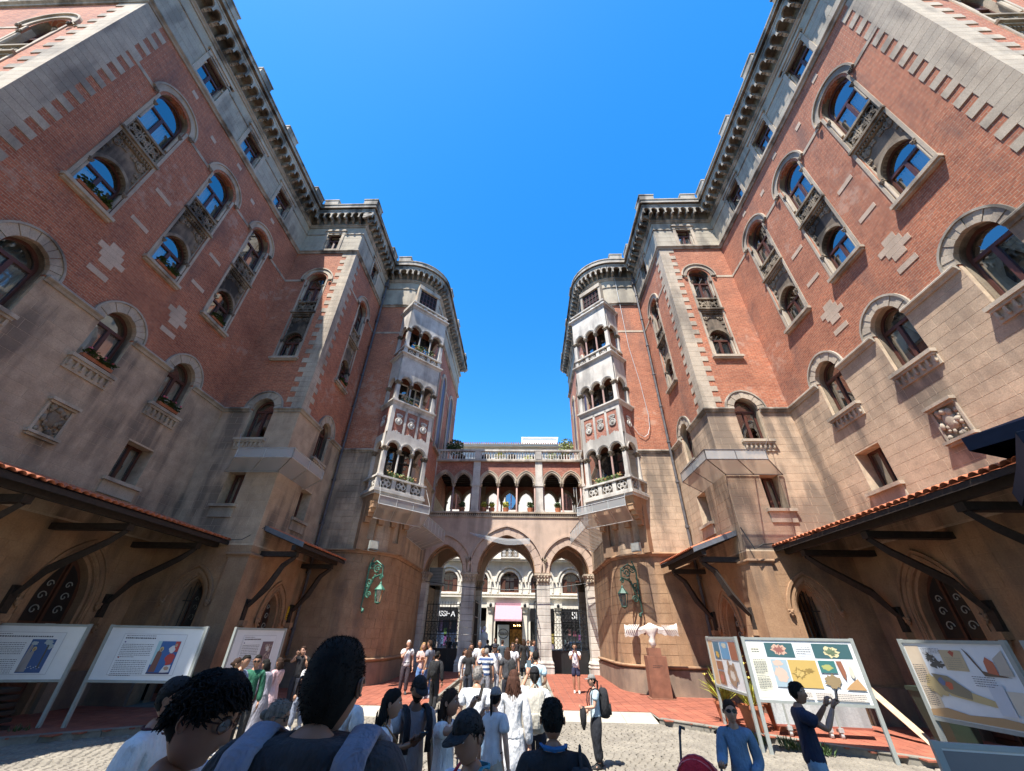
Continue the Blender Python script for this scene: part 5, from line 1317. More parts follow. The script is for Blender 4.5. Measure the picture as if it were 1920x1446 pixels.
# ---------------------------------------------------------------- statue
def wing_statue():
    M_rust = plain('rusted_plinth', (.20, .085, .05), .8, var=.25, sc=4)
    z = pz(17.2)
    root = thing('pedestal', 'tall reddish brown pedestal standing against the right drum', 'pedestal', (5.72, 17.3, z), rad(-4))
    W_ = WM[root]
    mb = MB(); mb.box(-.34, .34, -.28, .28, .03, 1.22); obj(mb, 'shaft', M_rust, root, W_); mb = MB(); mb.box(-.42, .42, -.36, .36, 0, .03); obj(mb, 'base_plate', M_rust, root, W_)
    mb = MB(); mb.box(-.24, .2, -.2, .2, 1.22, 1.46); obj(mb, 'top_block', M_rust, root, W_)
    def tx(body, x, zz, size):
        c = bpy.data.curves.new('t', 'FONT'); c.body = body; c.size = size; c.align_x = 'CENTER'; c.extrude = .002
        o = bpy.data.objects.new('t', c); COL.objects.link(o); bpy.context.view_layer.update()
        me = bpy.data.meshes.new_from_object(o.evaluated_get(bpy.context.evaluated_depsgraph_get())); bpy.data.objects.remove(o); me.materials.clear(); me.materials.append(flat('ink', (.05, .03, .025)))
        link(me, 'engraved_lettering', root, W_ @ T(x, -.283, zz) @ Matrix.Rotation(pi/2, 4, 'X'))
    mb = MB()
    for sh in words(2, -.17, .17, .93, .05, .02, 2): mb.poly([(x, -.2825, zz) for x, zz in sh])
    obj(mb, 'engraved_lettering', flat('ink', (.05, .03, .025)), root, W_)
    M_plas = stone('white_plaster', (.74, .68, .62), (.66, .6, .54), streak=False, objvar=0, fine=20)
    st = thing('wing_sculpture', 'white sculpture of a winged torso with spread wings on the brown pedestal', 'sculpture', (5.7, 17.3, z+1.46), rad(-4)); W2 = WM[st]
    mb = MB(); mb.loft([[(cos(2*pi*i/14)*rx+.02*sin(zz*20+i), sin(2*pi*i/14)*ry-.04, zz) for i in range(14)] for zz, rx, ry in ((0, .03, .03), (.08, .1, .08), (.2, .12, .1), (.34, .1, .09), (.46, .2, .12), (.6, .3, .14), (.68, .26, .13), (.74, .1, .08), (.78, .03, .03))]); obj(mb, 'torso', M_plas, st, W2, smooth=True)
    for sx in (-1, 1):
        mb = MB(); rg = []
        for i in range(9):
            t = i/8; x = sx*(.18+.78*t); zc = .6-.05*sin(t*3)+(.04 if sx > 0 else -.02)*t; hh = .1+.13*t**.8+.02*sin(i*2.5); rg.append([(x, -.06-.05*t, zc+hh*.62), (x, .0-.05*t, zc+hh*.3), (x, .02-.05*t, zc-hh), (x, -.07-.05*t, zc-hh*1.05), (x, -.1-.05*t, zc)])
        mb.loft(rg); o = obj(mb, 'wing', M_plas, st, W2)
        for i in range(6):
            mb = MB(); t = .5+.1*i; x = sx*(.18+.7*t); mb.tube([(x-sx*.12, -.1, .72), (x+sx*.02, -.13, .56), (x+sx*.1, -.11, .42-.05*t)], [.02, .045, .012], 6, flat=.5); obj(mb, 'feather', M_plas, o, W2)
# ---------------------------------------------------------------- small things on the terrace
def plants():
    M_leaf = plain('dark_leaf', (.045, .085, .02), .55, var=.5, sc=9); M_leafy = plain('yellow_green_leaf', (.34, .34, .05), .55, var=.5, sc=7); M_pot = plain('terracotta_pot', (.38, .13, .06), .8, var=.15); M_lil = plain('yellow_petal', (.75, .58, .16), .6, var=.2)
    def pot(x, y, r, h, lab, kind, seed, group=None):
        z = pz(y); root = thing('potted_plant', lab, 'potted plant', (x, y, z), 0, group); W_ = WM[root]
        mb = MB(); mb.lathe([(r*.7, 0), (r, h*.85), (r*1.1, h*.86), (r*1.1, h), (r*.9, h), (r*.85, h*.9)], 16); obj(mb, 'pot', M_pot, root, W_)
        rnd = random.Random(seed); mb = MB(); n = 60 if kind != 'shrub' else 150
        for i in range(n):
            a = rnd.random()*2*pi; el = rnd.uniform(.5, 1.4); l = rnd.uniform(.45, .95)*h*2.2*(1 if kind != 'shrub' else .8)
            d = Vector((cos(a)*cos(el), sin(a)*cos(el), sin(el))); b = Vector((cos(a)*r*.3, sin(a)*r*.3, h*.95)); sd_ = d.cross(Vector((0, 0, 1))).normalized()*rnd.uniform(.02, .035)
            m1 = b+d*l*.5; tip = b+d*l+Vector((0, 0, -l*.25*(1.5-el)))
            mb.poly([b, m1+sd_, tip, m1-sd_])
        obj(mb, 'foliage', M_leafy if kind == 'lily' else M_leaf, root, W_, kind='stuff')
        if kind == 'lily':
            mb = MB()
            for i in range(16):
                a = rnd.random()*6.28; p = Vector((cos(a)*rnd.uniform(.1, .4), sin(a)*rnd.uniform(.1, .4), h+rnd.uniform(.35, .95)))
                for q in range(5):
                    b = q*1.257; e = p+Vector((cos(b)*.08, sin(b)*.08, .05)); mb.poly([p, p+Vector((cos(b+.4)*.045, sin(b+.4)*.045, .04)), e, p+Vector((cos(b-.4)*.045, sin(b-.4)*.045, .04))])
            obj(mb, 'flowers', M_lil, root, W_, kind='stuff')
    pot(6.35, 13.5, .24, .45, 'terracotta pot of yellow lilies beside the narrow board', 'lily', 1); pot(6.6, 12.55, .27, .5, 'terracotta pot of yellow flowered lilies behind the post of the map board', 'lily', 2); pot(7.3, 12.7, .26, .5, 'large terracotta pot of dark lily leaves behind the map board', 'leaf', 3)
    pot(-6.95, 12.2, .28, .45, 'broad dark green cycad in a pot beside the middle left board', 'shrub', 4); pot(-7.6, 12.5, .28, .4, 'dark leafy shrub in a pot against the left wing', 'shrub', 5)
    # weeds along the kerb
    for i, (x, y) in enumerate(((6.3, 11.9), (7.2, 11.1), (-9.7, 10.5), (1.85, 16.4), (1.86, 18.3), (6.75, 11.5))):
        mb = MB(); rnd = random.Random(i)
        for j in range(70):
            a = rnd.random()*6.28; b = Vector((x+rnd.uniform(-.15, .15), y+rnd.uniform(-.2, .2), gz(y))); e = b+Vector((cos(a)*.12, sin(a)*.12, rnd.uniform(.05, .25))); w_ = Vector((-sin(a), cos(a), 0))*.018
            mb.poly([b, (b+e)/2+w_, e, (b+e)/2-w_])
        o = obj(mb, 'weeds', M_leaf); o['kind'] = 'stuff'
    # hanging geraniums on sills: dark green tufts with a few pink heads
    M_ger = plain('geranium_pink', (.6, .12, .16), .7)
    spots = [(-11.42, 8.7, 8.34, 1.0, 'two geranium clumps on the first floor sill above the left relief plaque', 2), (-11.42, 11.33, 8.34, .9, 'geraniums on the first floor sill nearest the left inner corner', 2), (-11.42, 6.02, 12.32, 1.0, 'leafy box on the second floor sill nearest the left edge', 0), (-11.42, 8.7, 12.32, .9, 'leafy box on the second floor sill of the middle left window', 0), (-11.42, 11.33, 12.32, .7, 'small leafy box on the second floor sill near the left inner corner', 0), (-8.17, 15.95, 12.32, .7, 'red flowered box on the sill of the left street side wall', 1)]
    for x, y, z, w, lab, fl in spots:
        root = thing('flower_box', lab, 'flower box', (x, y, z), 0, 'plants on the window sills'); rnd = random.Random(int(y*7)); sg = 1 if x < 0 else -1
        mb = MB(); mb.box(x+sg*.02, x+sg*.14, y-w*.45, y+w*.45, z, z+.1); obj(mb, 'box', M_pot, root)
        mb = MB()
        for i in range(150):
            c = Vector((x+sg*rnd.uniform(.02, .22), y+rnd.uniform(-w*.48, w*.48), z+.08+rnd.random()*.2)); a = rnd.random()*6.28; u_ = Vector((cos(a), sin(a), rnd.uniform(-.5, .5)))*.05; v_ = Vector((-sin(a), cos(a), rnd.uniform(-.3, .6)))*.04
            mb.poly([c-u_, c+v_, c+u_, c-v_])
        obj(mb, 'foliage', M_leaf, root, kind='stuff')
        if fl:
            mb = MB()
            for i in range(6): mb.ball((x+sg*rnd.uniform(.1, .2), y+rnd.uniform(-w*.4, w*.4), z+.25+rnd.random()*.08), .035, 6, 4)
            obj(mb, 'flowers', M_ger, root, kind='stuff')
    # oriel planters
    for s in (-1, 1):
        L = frame(s*4.86, 17.81, 0, -s*.7071, -.7071)
        for zz, n, lab in ((8.1, 3, 'lowest'), (12.1, 1, 'middle'), (15.65, 2, 'upper')):
            if s > 0 and zz > 9: continue
            root = thing('balcony_plants', 'flowering plants behind the '+lab+' parapet of the '+('left' if s < 0 else 'right')+' oriel', 'plants', tuple(L @ Vector((0, .1, zz))), 0); rnd = random.Random(int(zz))
            mb = MB()
            for j in range(n):
                cx = -.7+1.4*(j+.5)/n if n > 1 else -.35
                for i in range(90):
                    c = Vector((cx+rnd.gauss(0, .14), .06+rnd.gauss(0, .06), zz+.03+rnd.random()*(.22 if zz < 9 else .4))); a = rnd.random()*6.28; u_ = Vector((cos(a), sin(a), .3))*.045; v_ = Vector((-sin(a), .2, cos(a)))*.035; mb.poly([c-u_, c+v_, c+u_, c-v_], L)
            obj(mb, 'foliage', plain('pale_foliage', (.12, .17, .05), .7, var=.6, sc=12), root, kind='stuff')
            mb = MB()
            for i in range(14): mb.ball((rnd.uniform(-.8, .8), .0, zz+.1+rnd.random()*.18), .03, 5, 4, M=L)
            obj(mb, 'flowers', plain('mixed_blooms', (.6, .3, .12), .7, var=.5, sc=15), root, kind='stuff')
    # terrace plants above the gate
    def bush(x, y, z, r, h, lab, mat, seed, n=500, spiky=False):
        root = thing('terrace_plant', lab, 'plant', (x, y, z)); rnd = random.Random(seed); mb = MB()
        mb2 = MB(); mb2.lathe([(.14, -.35), (.2, 0), (.16, 0)], 10, c=(x, y, z)); obj(mb2, 'pot', M_pot, root)
        for i in range(n):
            if spiky:
                a = rnd.random()*6.28; el = rnd.uniform(.1, 1.5); l = r*rnd.uniform(.7, 1.2); pts = [Vector((x+cos(a)*cos(el)*l*t, y+sin(a)*cos(el)*l*t, z+h*.4+sin(el)*l*t-.5*l*t*t*cos(el))) for t in (0, .5, 1)]
                w_ = Vector((-sin(a), cos(a), 0))*.035; mb.poly([pts[0], pts[1]+w_, pts[2], pts[1]-w_])
            else:
                d = Vector((rnd.gauss(0, 1), rnd.gauss(0, 1), rnd.gauss(0, 1))).normalized()*rnd.random()**.4; c = Vector((x+d.x*r, y+d.y*r, z+h*.5+d.z*h*.5)); a = rnd.random()*6.28; u_ = Vector((cos(a), sin(a), .3))*.07; v_ = Vector((-sin(a)*.5, cos(a)*.5, .7))*.06; mb.poly([c-u_, c+v_, c+u_, c-v_])
        obj(mb, 'foliage', mat, root, kind='stuff')
    bush(-3.9, 25.2, 12.4, .65, 1.2, 'dark leafy shrub at the left end of the white balustrade', M_leaf, 1, 700); bush(-.75, 25.6, 12.3, .65, .5, 'spiky palm showing over the middle of the white balustrade', M_leafy, 2, 90, True)
    bush(3.9, 25.2, 12.3, .55, 1.5, 'tall feathery shrub at the right end of the white balustrade', plain('light_leaf', (.22, .26, .07), .6, var=.5), 3, 380); bush(2.9, 25.6, 12.2, .4, .7, 'small feathery plant right of the white balustrade post', plain('light_leaf2', (.25, .28, .1), .6, var=.5), 4, 160); bush(1.2, 25.6, 12.1, .4, .5, 'low yellowish plant behind the middle balusters', M_leafy, 5, 120)
    for i, (x, c_) in enumerate(((-3.0, 0), (-1.6, 1), (-1.1, 1), (-.2, 1), (1.35, 0), (3.1, 0))): bush(x, 24.9, 8.75, .2, .4, ('potted plant on the loggia floor, ' + ['left bay', 'first of the middle bay', 'second of the middle bay', 'third of the middle bay', 'right of the middle bay', 'right bay'][i]), M_leafy if c_ else M_leaf, 20+i, 110)
def clutter():
    # wheelie bin, display carts and a leaning board in the shade on the right
    z = pz(11)
    M_bin = plain('dark_green_plastic', (.02, .035, .025), .5)
    r = thing('wheeled_bin', 'dark green wheeled bin standing in the shade by the right wall', 'bin', (9.9, 10.9, z)); W_ = WM[r]
    mb = MB(); mb.loft([[(-.24, -.26, .1), (.24, -.26, .1), (.24, .26, .1), (-.24, .26, .1)], [(-.3, -.34, .98), (.3, -.34, .98), (.3, .36, .98), (-.3, .36, .98)]]); obj(mb, 'bin_body', M_bin, r, W_)
    mb = MB(); mb.box(-.32, .32, -.37, .4, .98, 1.06); obj(mb, 'lid', M_bin, r, W_)
    for sx in (-1, 1):
        mb = MB(); mb.lathe([(.1, -.03), (.1, .03)], 12, T(sx*.24, .3, .1) @ Matrix.Rotation(pi/2, 4, 'Y')); obj(mb, 'wheel', M_black, r, W_)
    r = thing('display_cart', 'pale grey painted board on castors below the city map board', 'display cart', (7.9, 12.0, z), rad(-8)); W_ = WM[r]
    mb = MB(); mb.box(-1.0, 1.0, -.03, .03, .22, 1.0); obj(mb, 'board_panel', stone('scratched_board', (.5, .52, .53), (.42, .45, .47), dirt=(.2, .2, .2), dirt_amt=.7, objvar=0), r, W_)
    mb = MB(); mb.box(-1.0, 1.0, -.04, .04, .18, .22); obj(mb, 'bottom_rail', M_pot2(), r, W_)
    for x in (-.75, .1, .32):
        mb = MB(); mb.box(x-.02, x+.02, -.05, -.03, .15, 1.0); obj(mb, 'upright', M_grey, r, W_)
        mb = MB(); mb.box(x-.05, x+.05, -.08, .06, .12, .2); mb.lathe([(.06, -.03), (.06, .03)], 12, T(x, -.02, .06) @ Matrix.Rotation(pi/2, 4, 'Y')); obj(mb, 'castor', M_galv, r, W_)
    r = tag(link(MB().mesh('leaning_plank'), 'leaning_plank', None, T(9.5, 12.0, z)), 'long pale plank leaning on the wall behind the city map board', 'plank')
    mb = MB(); mb.loft([[(x-.1, y, zz), (x+.1, y, zz), (x+.1, y+.03, zz), (x-.1, y+.03, zz)] for x, y, zz in ((.35, -.5, 0), (-.15, .5, 1.15))]); obj(mb, 'plank', M_joint, r, WM[r])  # darker material on a pale plank, its shade put into the colour
    r = tag(link(MB().mesh('timber_stack'), 'timber_stack', None, T(10.4, 8.6, z)), 'stack of boards and planks on the terrace under the relief map board', 'timber stack')
    for i in range(5):
        mb = MB(); mb.box(-.5, .6, -1.0+.05*i, 1.0-.1*i, .08*i, .08*i+.05); obj(mb, 'timber', plain('old_plank%d' % i, (.3-.03*i, .22-.02*i, .13), .85, var=.3), r, WM[r] @ Matrix.Rotation(.1*i-.2, 4, 'Z'))
    r = tag(link(MB().mesh('timber_stack'), 'furniture_stack', None, T(-10.6, 10.3, z)), 'dark heap of stacked furniture under the left board', 'furniture')
    for i in range(6):
        mb = MB(); mb.box(-.6+.05*i, .6-.04*i, -.3, .3, .13*i, .13*i+.07); mb.box(-.5, -.42, -.25, .25, .13*i, .13*i+.13) if i < 5 else None; obj(mb, 'timber', M_wood, r, WM[r])
def M_pot2(): return cached('mp2', lambda: plain('red_rail', (.3, .09, .06), .7))
def umbrella(cx, cy, z, half, rise, rot, lab, drop=.22):
    M_um = cached('umb', lambda: plain('navy_canvas', (.010, .016, .035), .85, var=.2))
    r = thing('market_umbrella', lab, 'umbrella', (cx, cy, 0), rot, 'navy market umbrellas'); W_ = WM[r]
    c4 = [(-half, -half), (half, -half), (half, half), (-half, half)]
    for i in range(4):
        a, b = c4[i], c4[(i+1) % 4]; mb = MB(); ap = (0, 0, z+rise)
        mid = ((a[0]+b[0])/2*.985, (a[1]+b[1])/2*.985, z)
        mb.poly([(a[0], a[1], z), mid, ap]); mb.poly([mid, (b[0], b[1], z), ap]); mb.poly([(a[0], a[1], z), mid, (mid[0], mid[1], z-drop), (a[0], a[1], z-drop)]); mb.poly([mid, (b[0], b[1], z), (b[0], b[1], z-drop), (mid[0], mid[1], z-drop)])
        o = obj(mb, 'canopy_panel', M_um, r, W_); so = o.modifiers.new('s', 'SOLIDIFY'); so.thickness = .006
        mb = MB(); mb.tube([(a[0], a[1], z-.01), (0, 0, z+rise-.05)], .015, 5); obj(mb, 'rib', M_iron, r, W_)
    mb = MB(); mb.tube([(0, 0, 0), (0, 0, z+rise)], .03, 8); obj(mb, 'pole', M_iron, r, W_)
    mb = MB(); mb.box(-.35, .35, -.35, .35, 0, .08); obj(mb, 'base', M_iron, r, W_)
# ---------------------------------------------------------------- street beyond
def text_mesh(body, size, mat, ext=.01, bold=False):
    c = bpy.data.curves.new('t', 'FONT'); c.body = body; c.size = size; c.align_x = 'CENTER'; c.extrude = ext; c.offset = .004*size/.4 if bold else 0; c.resolution_u = 3
    o = bpy.data.objects.new('t', c); COL.objects.link(o); bpy.context.view_layer.update()
    me = bpy.data.meshes.new_from_object(o.evaluated_get(bpy.context.evaluated_depsgraph_get())); bpy.data.objects.remove(o)
    me.materials.clear(); me.materials.append(mat); return me
def street():
    Y = 42.0; root = thing('street_building', 'pale stucco apartment building with arched windows across the street', 'building', (0, Y, .2)); L = frame(0, Y, 0, 0, -1)
    wx = [-11.8, -9.1, -6.45, -3.5, -.48, 2.5, 5.5, 8.5]
    ops = [Op(x, .9, 5.4, 6.3, .5) for x in wx]
    sh = [Op(-6.3, 1.25, .2, 4.1), Op(-3.35, .75, .2, 4.1), Op(-.5, 1.25, .2, 4.2), Op(2.6, 1.1, .2, 4.1), Op(5.6, 1.2, .2, 4.1), Op(-10, 1.7, .2, 4.1), Op(8.8, 1.4, .2, 4.1)]
    up = [Op(x, .62, z, z+2.0, .5) for x in wx for z in (9.4, 13.2, 17.0)]
    mb = MB(); panel(mb, -16, 16, 4.6, 20.4, ops+up, 0, .35, L); obj(mb, 'wall', M_opp, root)
    mb = MB(); panel(mb, -16, 16, 0, 4.6, sh, 0, .4, L); obj(mb, 'shopfront_wall', M_opp, root)
    mb = MB(); mb.box(-16, 16, 1.2, 12, 0, 20.4, L); obj(mb, 'interior', M_inside, root)
    mb = MB(); mb.box(-16, 16, -.5, .0, 20.4, 20.55, L); mb.box(-16, 16, -.6, 12, 20.55, 20.62, L); obj(mb, 'roof', M_opp, root)
    mb = MB(); 
    for i in range(120): mb.tube([(-15.9+i*.265, -.72, 20.68), (-15.9+i*.265, -.35, 20.74)], .07, 6, L)
    obj(mb, 'roof_tile_edge', M_rtile, root, kind='stuff')
    for z, d, h in ((8.1, .5, .16), (8.26, .62, .1), (4.95, .25, .12), (5.2, .18, .08), (12.4, .3, .15), (16.2, .3, .15)):
        mb = MB(); mb.box(-16, 16, -d, .02, z, z+h, L); obj(mb, 'cornice', M_opp, root)
    for x in wx:
        mb = MB(); ring(mb, .9, .5, .05, .2, -.12, .02, 6.3, 16, x=x); ring(mb, .9, .5, .35, .5, -.2, .02, 6.3, 16, x=x); obj(mb, 'arch_moulding', M_opp, root, L)
        for sx in (-1, 1): mb = MB(); mb.box(x+sx*1.15-.09, x+sx*1.15+.09, -.1, .02, 5.4, 6.3); obj(mb, 'window_pilaster', M_opp, root, L)
        w = link(cached('sfr', lambda: frame_mesh(.9, 5.4, 6.3, .5, True, 6.35, .1).mesh('f', (M_frame,))), 'window', root, L @ T(x, .2, 0))
        for q in (0, 1, 2): link(cached(('spn', q), lambda: pane_mesh(q, .9, 5.4, 6.3, .5, 6.35).mesh('p', (M_glass,))), 'pane', w, L @ T(x, .22, 0))
        link(cached('scu', lambda: curtain_mesh(.9, 5.4, 6.9).mesh('c', (M_curt,))), 'curtain', w, L @ T(x, .25, 0))
        mb = MB()
        for sx in (-1, 1): mb.box(x+sx*.62-.2, x+sx*.62+.2, .12, .18, 5.45, 6.6)
        obj(mb, 'shutter', M_door, w, L)
        for z in (9.4, 13.2, 17.0):
            w = link(cached(('sfu', z), lambda: frame_mesh(.62, z, z+2, .5, True, None, .07).mesh('f', (M_frame,))), 'window', root, L @ T(x, .15, 0))
            for q in (0, 1): link(cached(('spu', z, q), lambda: pane_mesh(q, .62, z, z+2, .5, None).mesh('p', (M_glass,))), 'pane', w, L @ T(x, .16, 0))
    # balcony with lattice front
    mb = MB(); mb.box(-1.35, .4, -.9, 0, 8.3, 8.42); mb.box(-1.35, .4, -.95, -.85, 9.1, 9.2); obj(mb, 'balcony_slab', M_opp, root, L)
    mb = MB(); mb.box(-1.35, .4, -.88, -.86, 8.42, 9.1); obj(mb, 'balcony_front', M_carv, root, L)
    mb = MB()
    for i in range(3):
        for j in range(2): quatre(mb, -1.05+.57*i, 8.6+.32*j, .17, -.92, None, .03)
    obj(mb, 'balcony_lattice', M_whitep, root, L)
    # columns between the shops, with lamps
    for x in (-8.3, -5.0, -2.2, 1.0, 4.1, 7.2):
        mb = MB(); mb.box(x-.28, x+.28, -.3, .02, .2, 1.0); mb.box(x-.2, x+.2, -.22, .02, 1.0, 3.7); mb.loft([[(x-o_, -.1-o_, z), (x+o_, -.1-o_, z), (x+o_, .02, z), (x-o_, .02, z)] for o_, z in ((.2, 3.7), (.25, 3.95), (.36, 4.15), (.36, 4.5))]); obj(mb, 'shop_pilaster', M_opp, root, L)
        mb = MB(); mb.ball((x, -.42, 4.3), .16, 8, 6, (1, .8, 1.2)); mb.box(x-.05, x+.05, -.35, 0, 4.25, 4.35); obj(mb, 'carved_boss', M_iron, root, L)
    # shops
    def shop(x, h, text, size, lab, col=(.8, .8, .8), back=M_black, tz=3.35):
        s_ = thing('shop_sign', lab, 'shop sign', (x, Y, tz)); W_ = L
        mb = MB(); mb.box(x-h, x+h, -.12, 0, 3.05, 4.1); obj(mb, 'fascia', back, s_, L)
        link(text_mesh(text, size, flat('sign_white', col, .5), .02, True), 'lettering', s_, L @ T(x, -.14, tz) @ Matrix.Rotation(pi/2, 4, 'X'))
    shop(-6.3, 1.25, 'ISSHA', .62, 'dark shop sign with white letters seen through the left arch'); shop(2.6, 1.1, 'US', .75, 'dark shop sign with a white letter S right of the middle arch'); shop(5.6, 1.2, 'SI', .8, 'black shop sign with slanted white letters seen through the right arch', tz=3.3)
    for x, h, col in ((-6.3, 1.25, (.02, .03, .06)), (2.6, 1.1, (.03, .03, .03)), (5.6, 1.2, (.03, .035, .04)), (-3.35, .75, (.03, .03, .03))):
        mb = MB(); mb.box(x-h, x+h, .3, .34, .2, 3.05); obj(mb, 'shop_window', flat('shopdark', col, .3), root, L)
        rn = random.Random(int(x*10))
        for i in range(7):
            mb = MB(); xx = x-h+.15+rn.random()*(2*h-.4); z = .5+rn.random()*2; mb.box(xx, xx+.25, .27, .29, z, z+.4+rn.random()*.5); obj(mb, 'shop_poster', flat('poster', (.05+rn.random()*.25, .05+rn.random()*.15, .05+rn.random()*.2)), root, L)
    # rose awning
    a = tag(link(MB().mesh('awning'), 'awning', None, T(-.5, Y, 4.2)), 'pale rose awning over the shop door in the middle arch', 'awning')
    M_aw = plain('rose_canvas', (.52, .27, .31), .9, var=.06); 
    mb = MB(); mb.loft([[(x, -.15, 4.35), (x, -.95, 3.15), (x, -.97, 3.15), (x, -.15, 4.37)] for x in (-1.75, .72)], L); obj(mb, 'canvas', M_aw, a)
    mb = MB(); mb.box(-1.75, .72, -.2, 0, 4.33, 4.5, L); obj(mb, 'cassette', plain('rose_dark', (.4, .2, .24), .7), a)
    mb = MB()
    for i in range(22): mb.loft([[(-1.75+i*.112, -.96, 3.15), (-1.75+i*.112+.11, -.96, 3.15)], [(-1.75+i*.112+.02, -.97, 3.02), (-1.75+i*.112+.09, -.97, 3.02)]], L, cap=False, closed=False)
    obj(mb, 'valance', M_aw, a, kind='stuff')
    # banner with oval logo in the doorway
    b = tag(link(MB().mesh('banner'), 'banner', None, T(-1.0, Y, .3)), 'pale grey banner with a dark oval logo in the shop doorway', 'banner')
    mb = MB(); mb.box(-1.5, -.45, -.06, -.02, .3, 2.75, L); obj(mb, 'panel', flat('banner_grey', (.5, .52, .48)), b)
    mb = MB(); mb.loft([[(-.98+cos(2*pi*i/24)*(.42+e), y, 2.05+sin(2*pi*i/24)*(.34+e*.8)) for i in range(24)] for e, y in ((.0, -.08), (.06, -.08))], L, cap=False); obj(mb, 'oval_rim', M_black, b)
    link(text_mesh('SOLO', .27, M_black, .008, True), 'lettering', b, L @ T(-.98, -.09, 1.96) @ Matrix.Rotation(pi/2, 4, 'X'))
    # warm shop interior
    mt, n, bb = newmat('warm_lamp'); bb.inputs['Emission Color'].default_value = (1, .55, .2, 1); bb.inputs['Emission Strength'].default_value = 6
    ch = thing('chandelier', 'lit chandelier inside the shop behind the rose awning', 'lamp', (.25, Y+.9, 2.6)); mb = MB()
    for i in range(9): a_ = i*.7; mb.ball((.25+cos(a_)*.3, Y+.9+sin(a_)*.1, 2.72+.04*sin(i*2)), .035, 6, 4)
    obj(mb, 'bulbs', mt, ch); mb = MB(); mb.tube([(.25, Y+.9, 2.72), (.25, Y+.9, 3.3)], .015, 4); mb.tube([(-.05, Y+.9, 2.68), (.55, Y+.9, 2.68)], .012, 4); obj(mb, 'stem', M_gold, ch)
    M_warm = plain('warm_goods', (.35, .2, .05), .6, var=.8, sc=5); mb = MB(); mb.box(-.4, .75, .95, 1.1, .3, 2.4, L); obj(mb, 'shop_shelves', M_warm, root)
    # roof top box
    r = thing('roof_room', 'plain white box room on the roof behind the balustrade', 'building', (2.6, Y+4, 20.6))
    mb = MB(); mb.box(.75, 5.0, 0, 5, 20.6, 22.55, T(0, Y+2, 0)); obj(mb, 'wall', M_whitep, r); mb = MB(); mb.box(.6, 5.15, -.15, 5.1, 22.55, 22.62, T(0, Y+2, 0)); obj(mb, 'roof', M_whitep, r); mb = MB(); mb.box(1.3, 4.4, -.02, 0, 21.3, 21.36, T(0, Y+2, 0)); obj(mb, 'wall_moulding', M_joint, r)
    # scaffold mesh building at the right
    r = thing('wrapped_facade', 'facade wrapped in white sheeting beside the pale building', 'scaffolding', (7, Y-1, .2)); mb = MB()
    mb.box(6.6, 11, -1.2, -1.1, 4.6, 16, L); obj(mb, 'sheeting', stone('white_sheeting', (.7, .7, .68), (.5, .52, .53), dirt=(.3, .3, .3), dirt_amt=.5, objvar=0, fine=8, bs=1.0), r)
    # parked dark car behind the right gate
    r = thing('parked_car', 'dark blue car parked in the street behind the right iron gate', 'car', (4.9, 36, .22)); W_ = WM[r]
    M_car = plain('blue_car_paint', (.02, .04, .08), .25, .3, var=.02)
    mb = MB(); 
    prof = [(-2.1, .35), (-2.1, .75), (-1.95, .85), (-1.1, .92), (-.5, 1.38), (.9, 1.42), (1.6, 1.0), (2.05, .92), (2.1, .35)]
    mb.loft([[(x*1.0, y, z if abs(y) < .8 else z*.98) for x, z in prof] for y in (-.82, -.75, .75, .82)]); obj(mb, 'body', M_car, r, W_)
    mb = MB(); mb.poly([(-.45, -.83, .98), (.85, -.83, 1.0), (.8, -.83, 1.34), (-.35, -.83, 1.32)]); obj(mb, 'side_window', M_black, r, W_)
    for x in (-1.35, 1.35):
        for y in (-.75, .75):
            mb = MB(); mb.lathe([(.32, -.09), (.32, .09)], 16, T(x, y, .32) @ Matrix.Rotation(pi/2, 4, 'X')); w = obj(mb, 'wheel', M_black, r, W_); mb = MB(); mb.lathe([(.18, -.1), (.18, .1)], 10, T(x, y, .32) @ Matrix.Rotation(pi/2, 4, 'X')); obj(mb, 'rim', M_galv, w, W_)
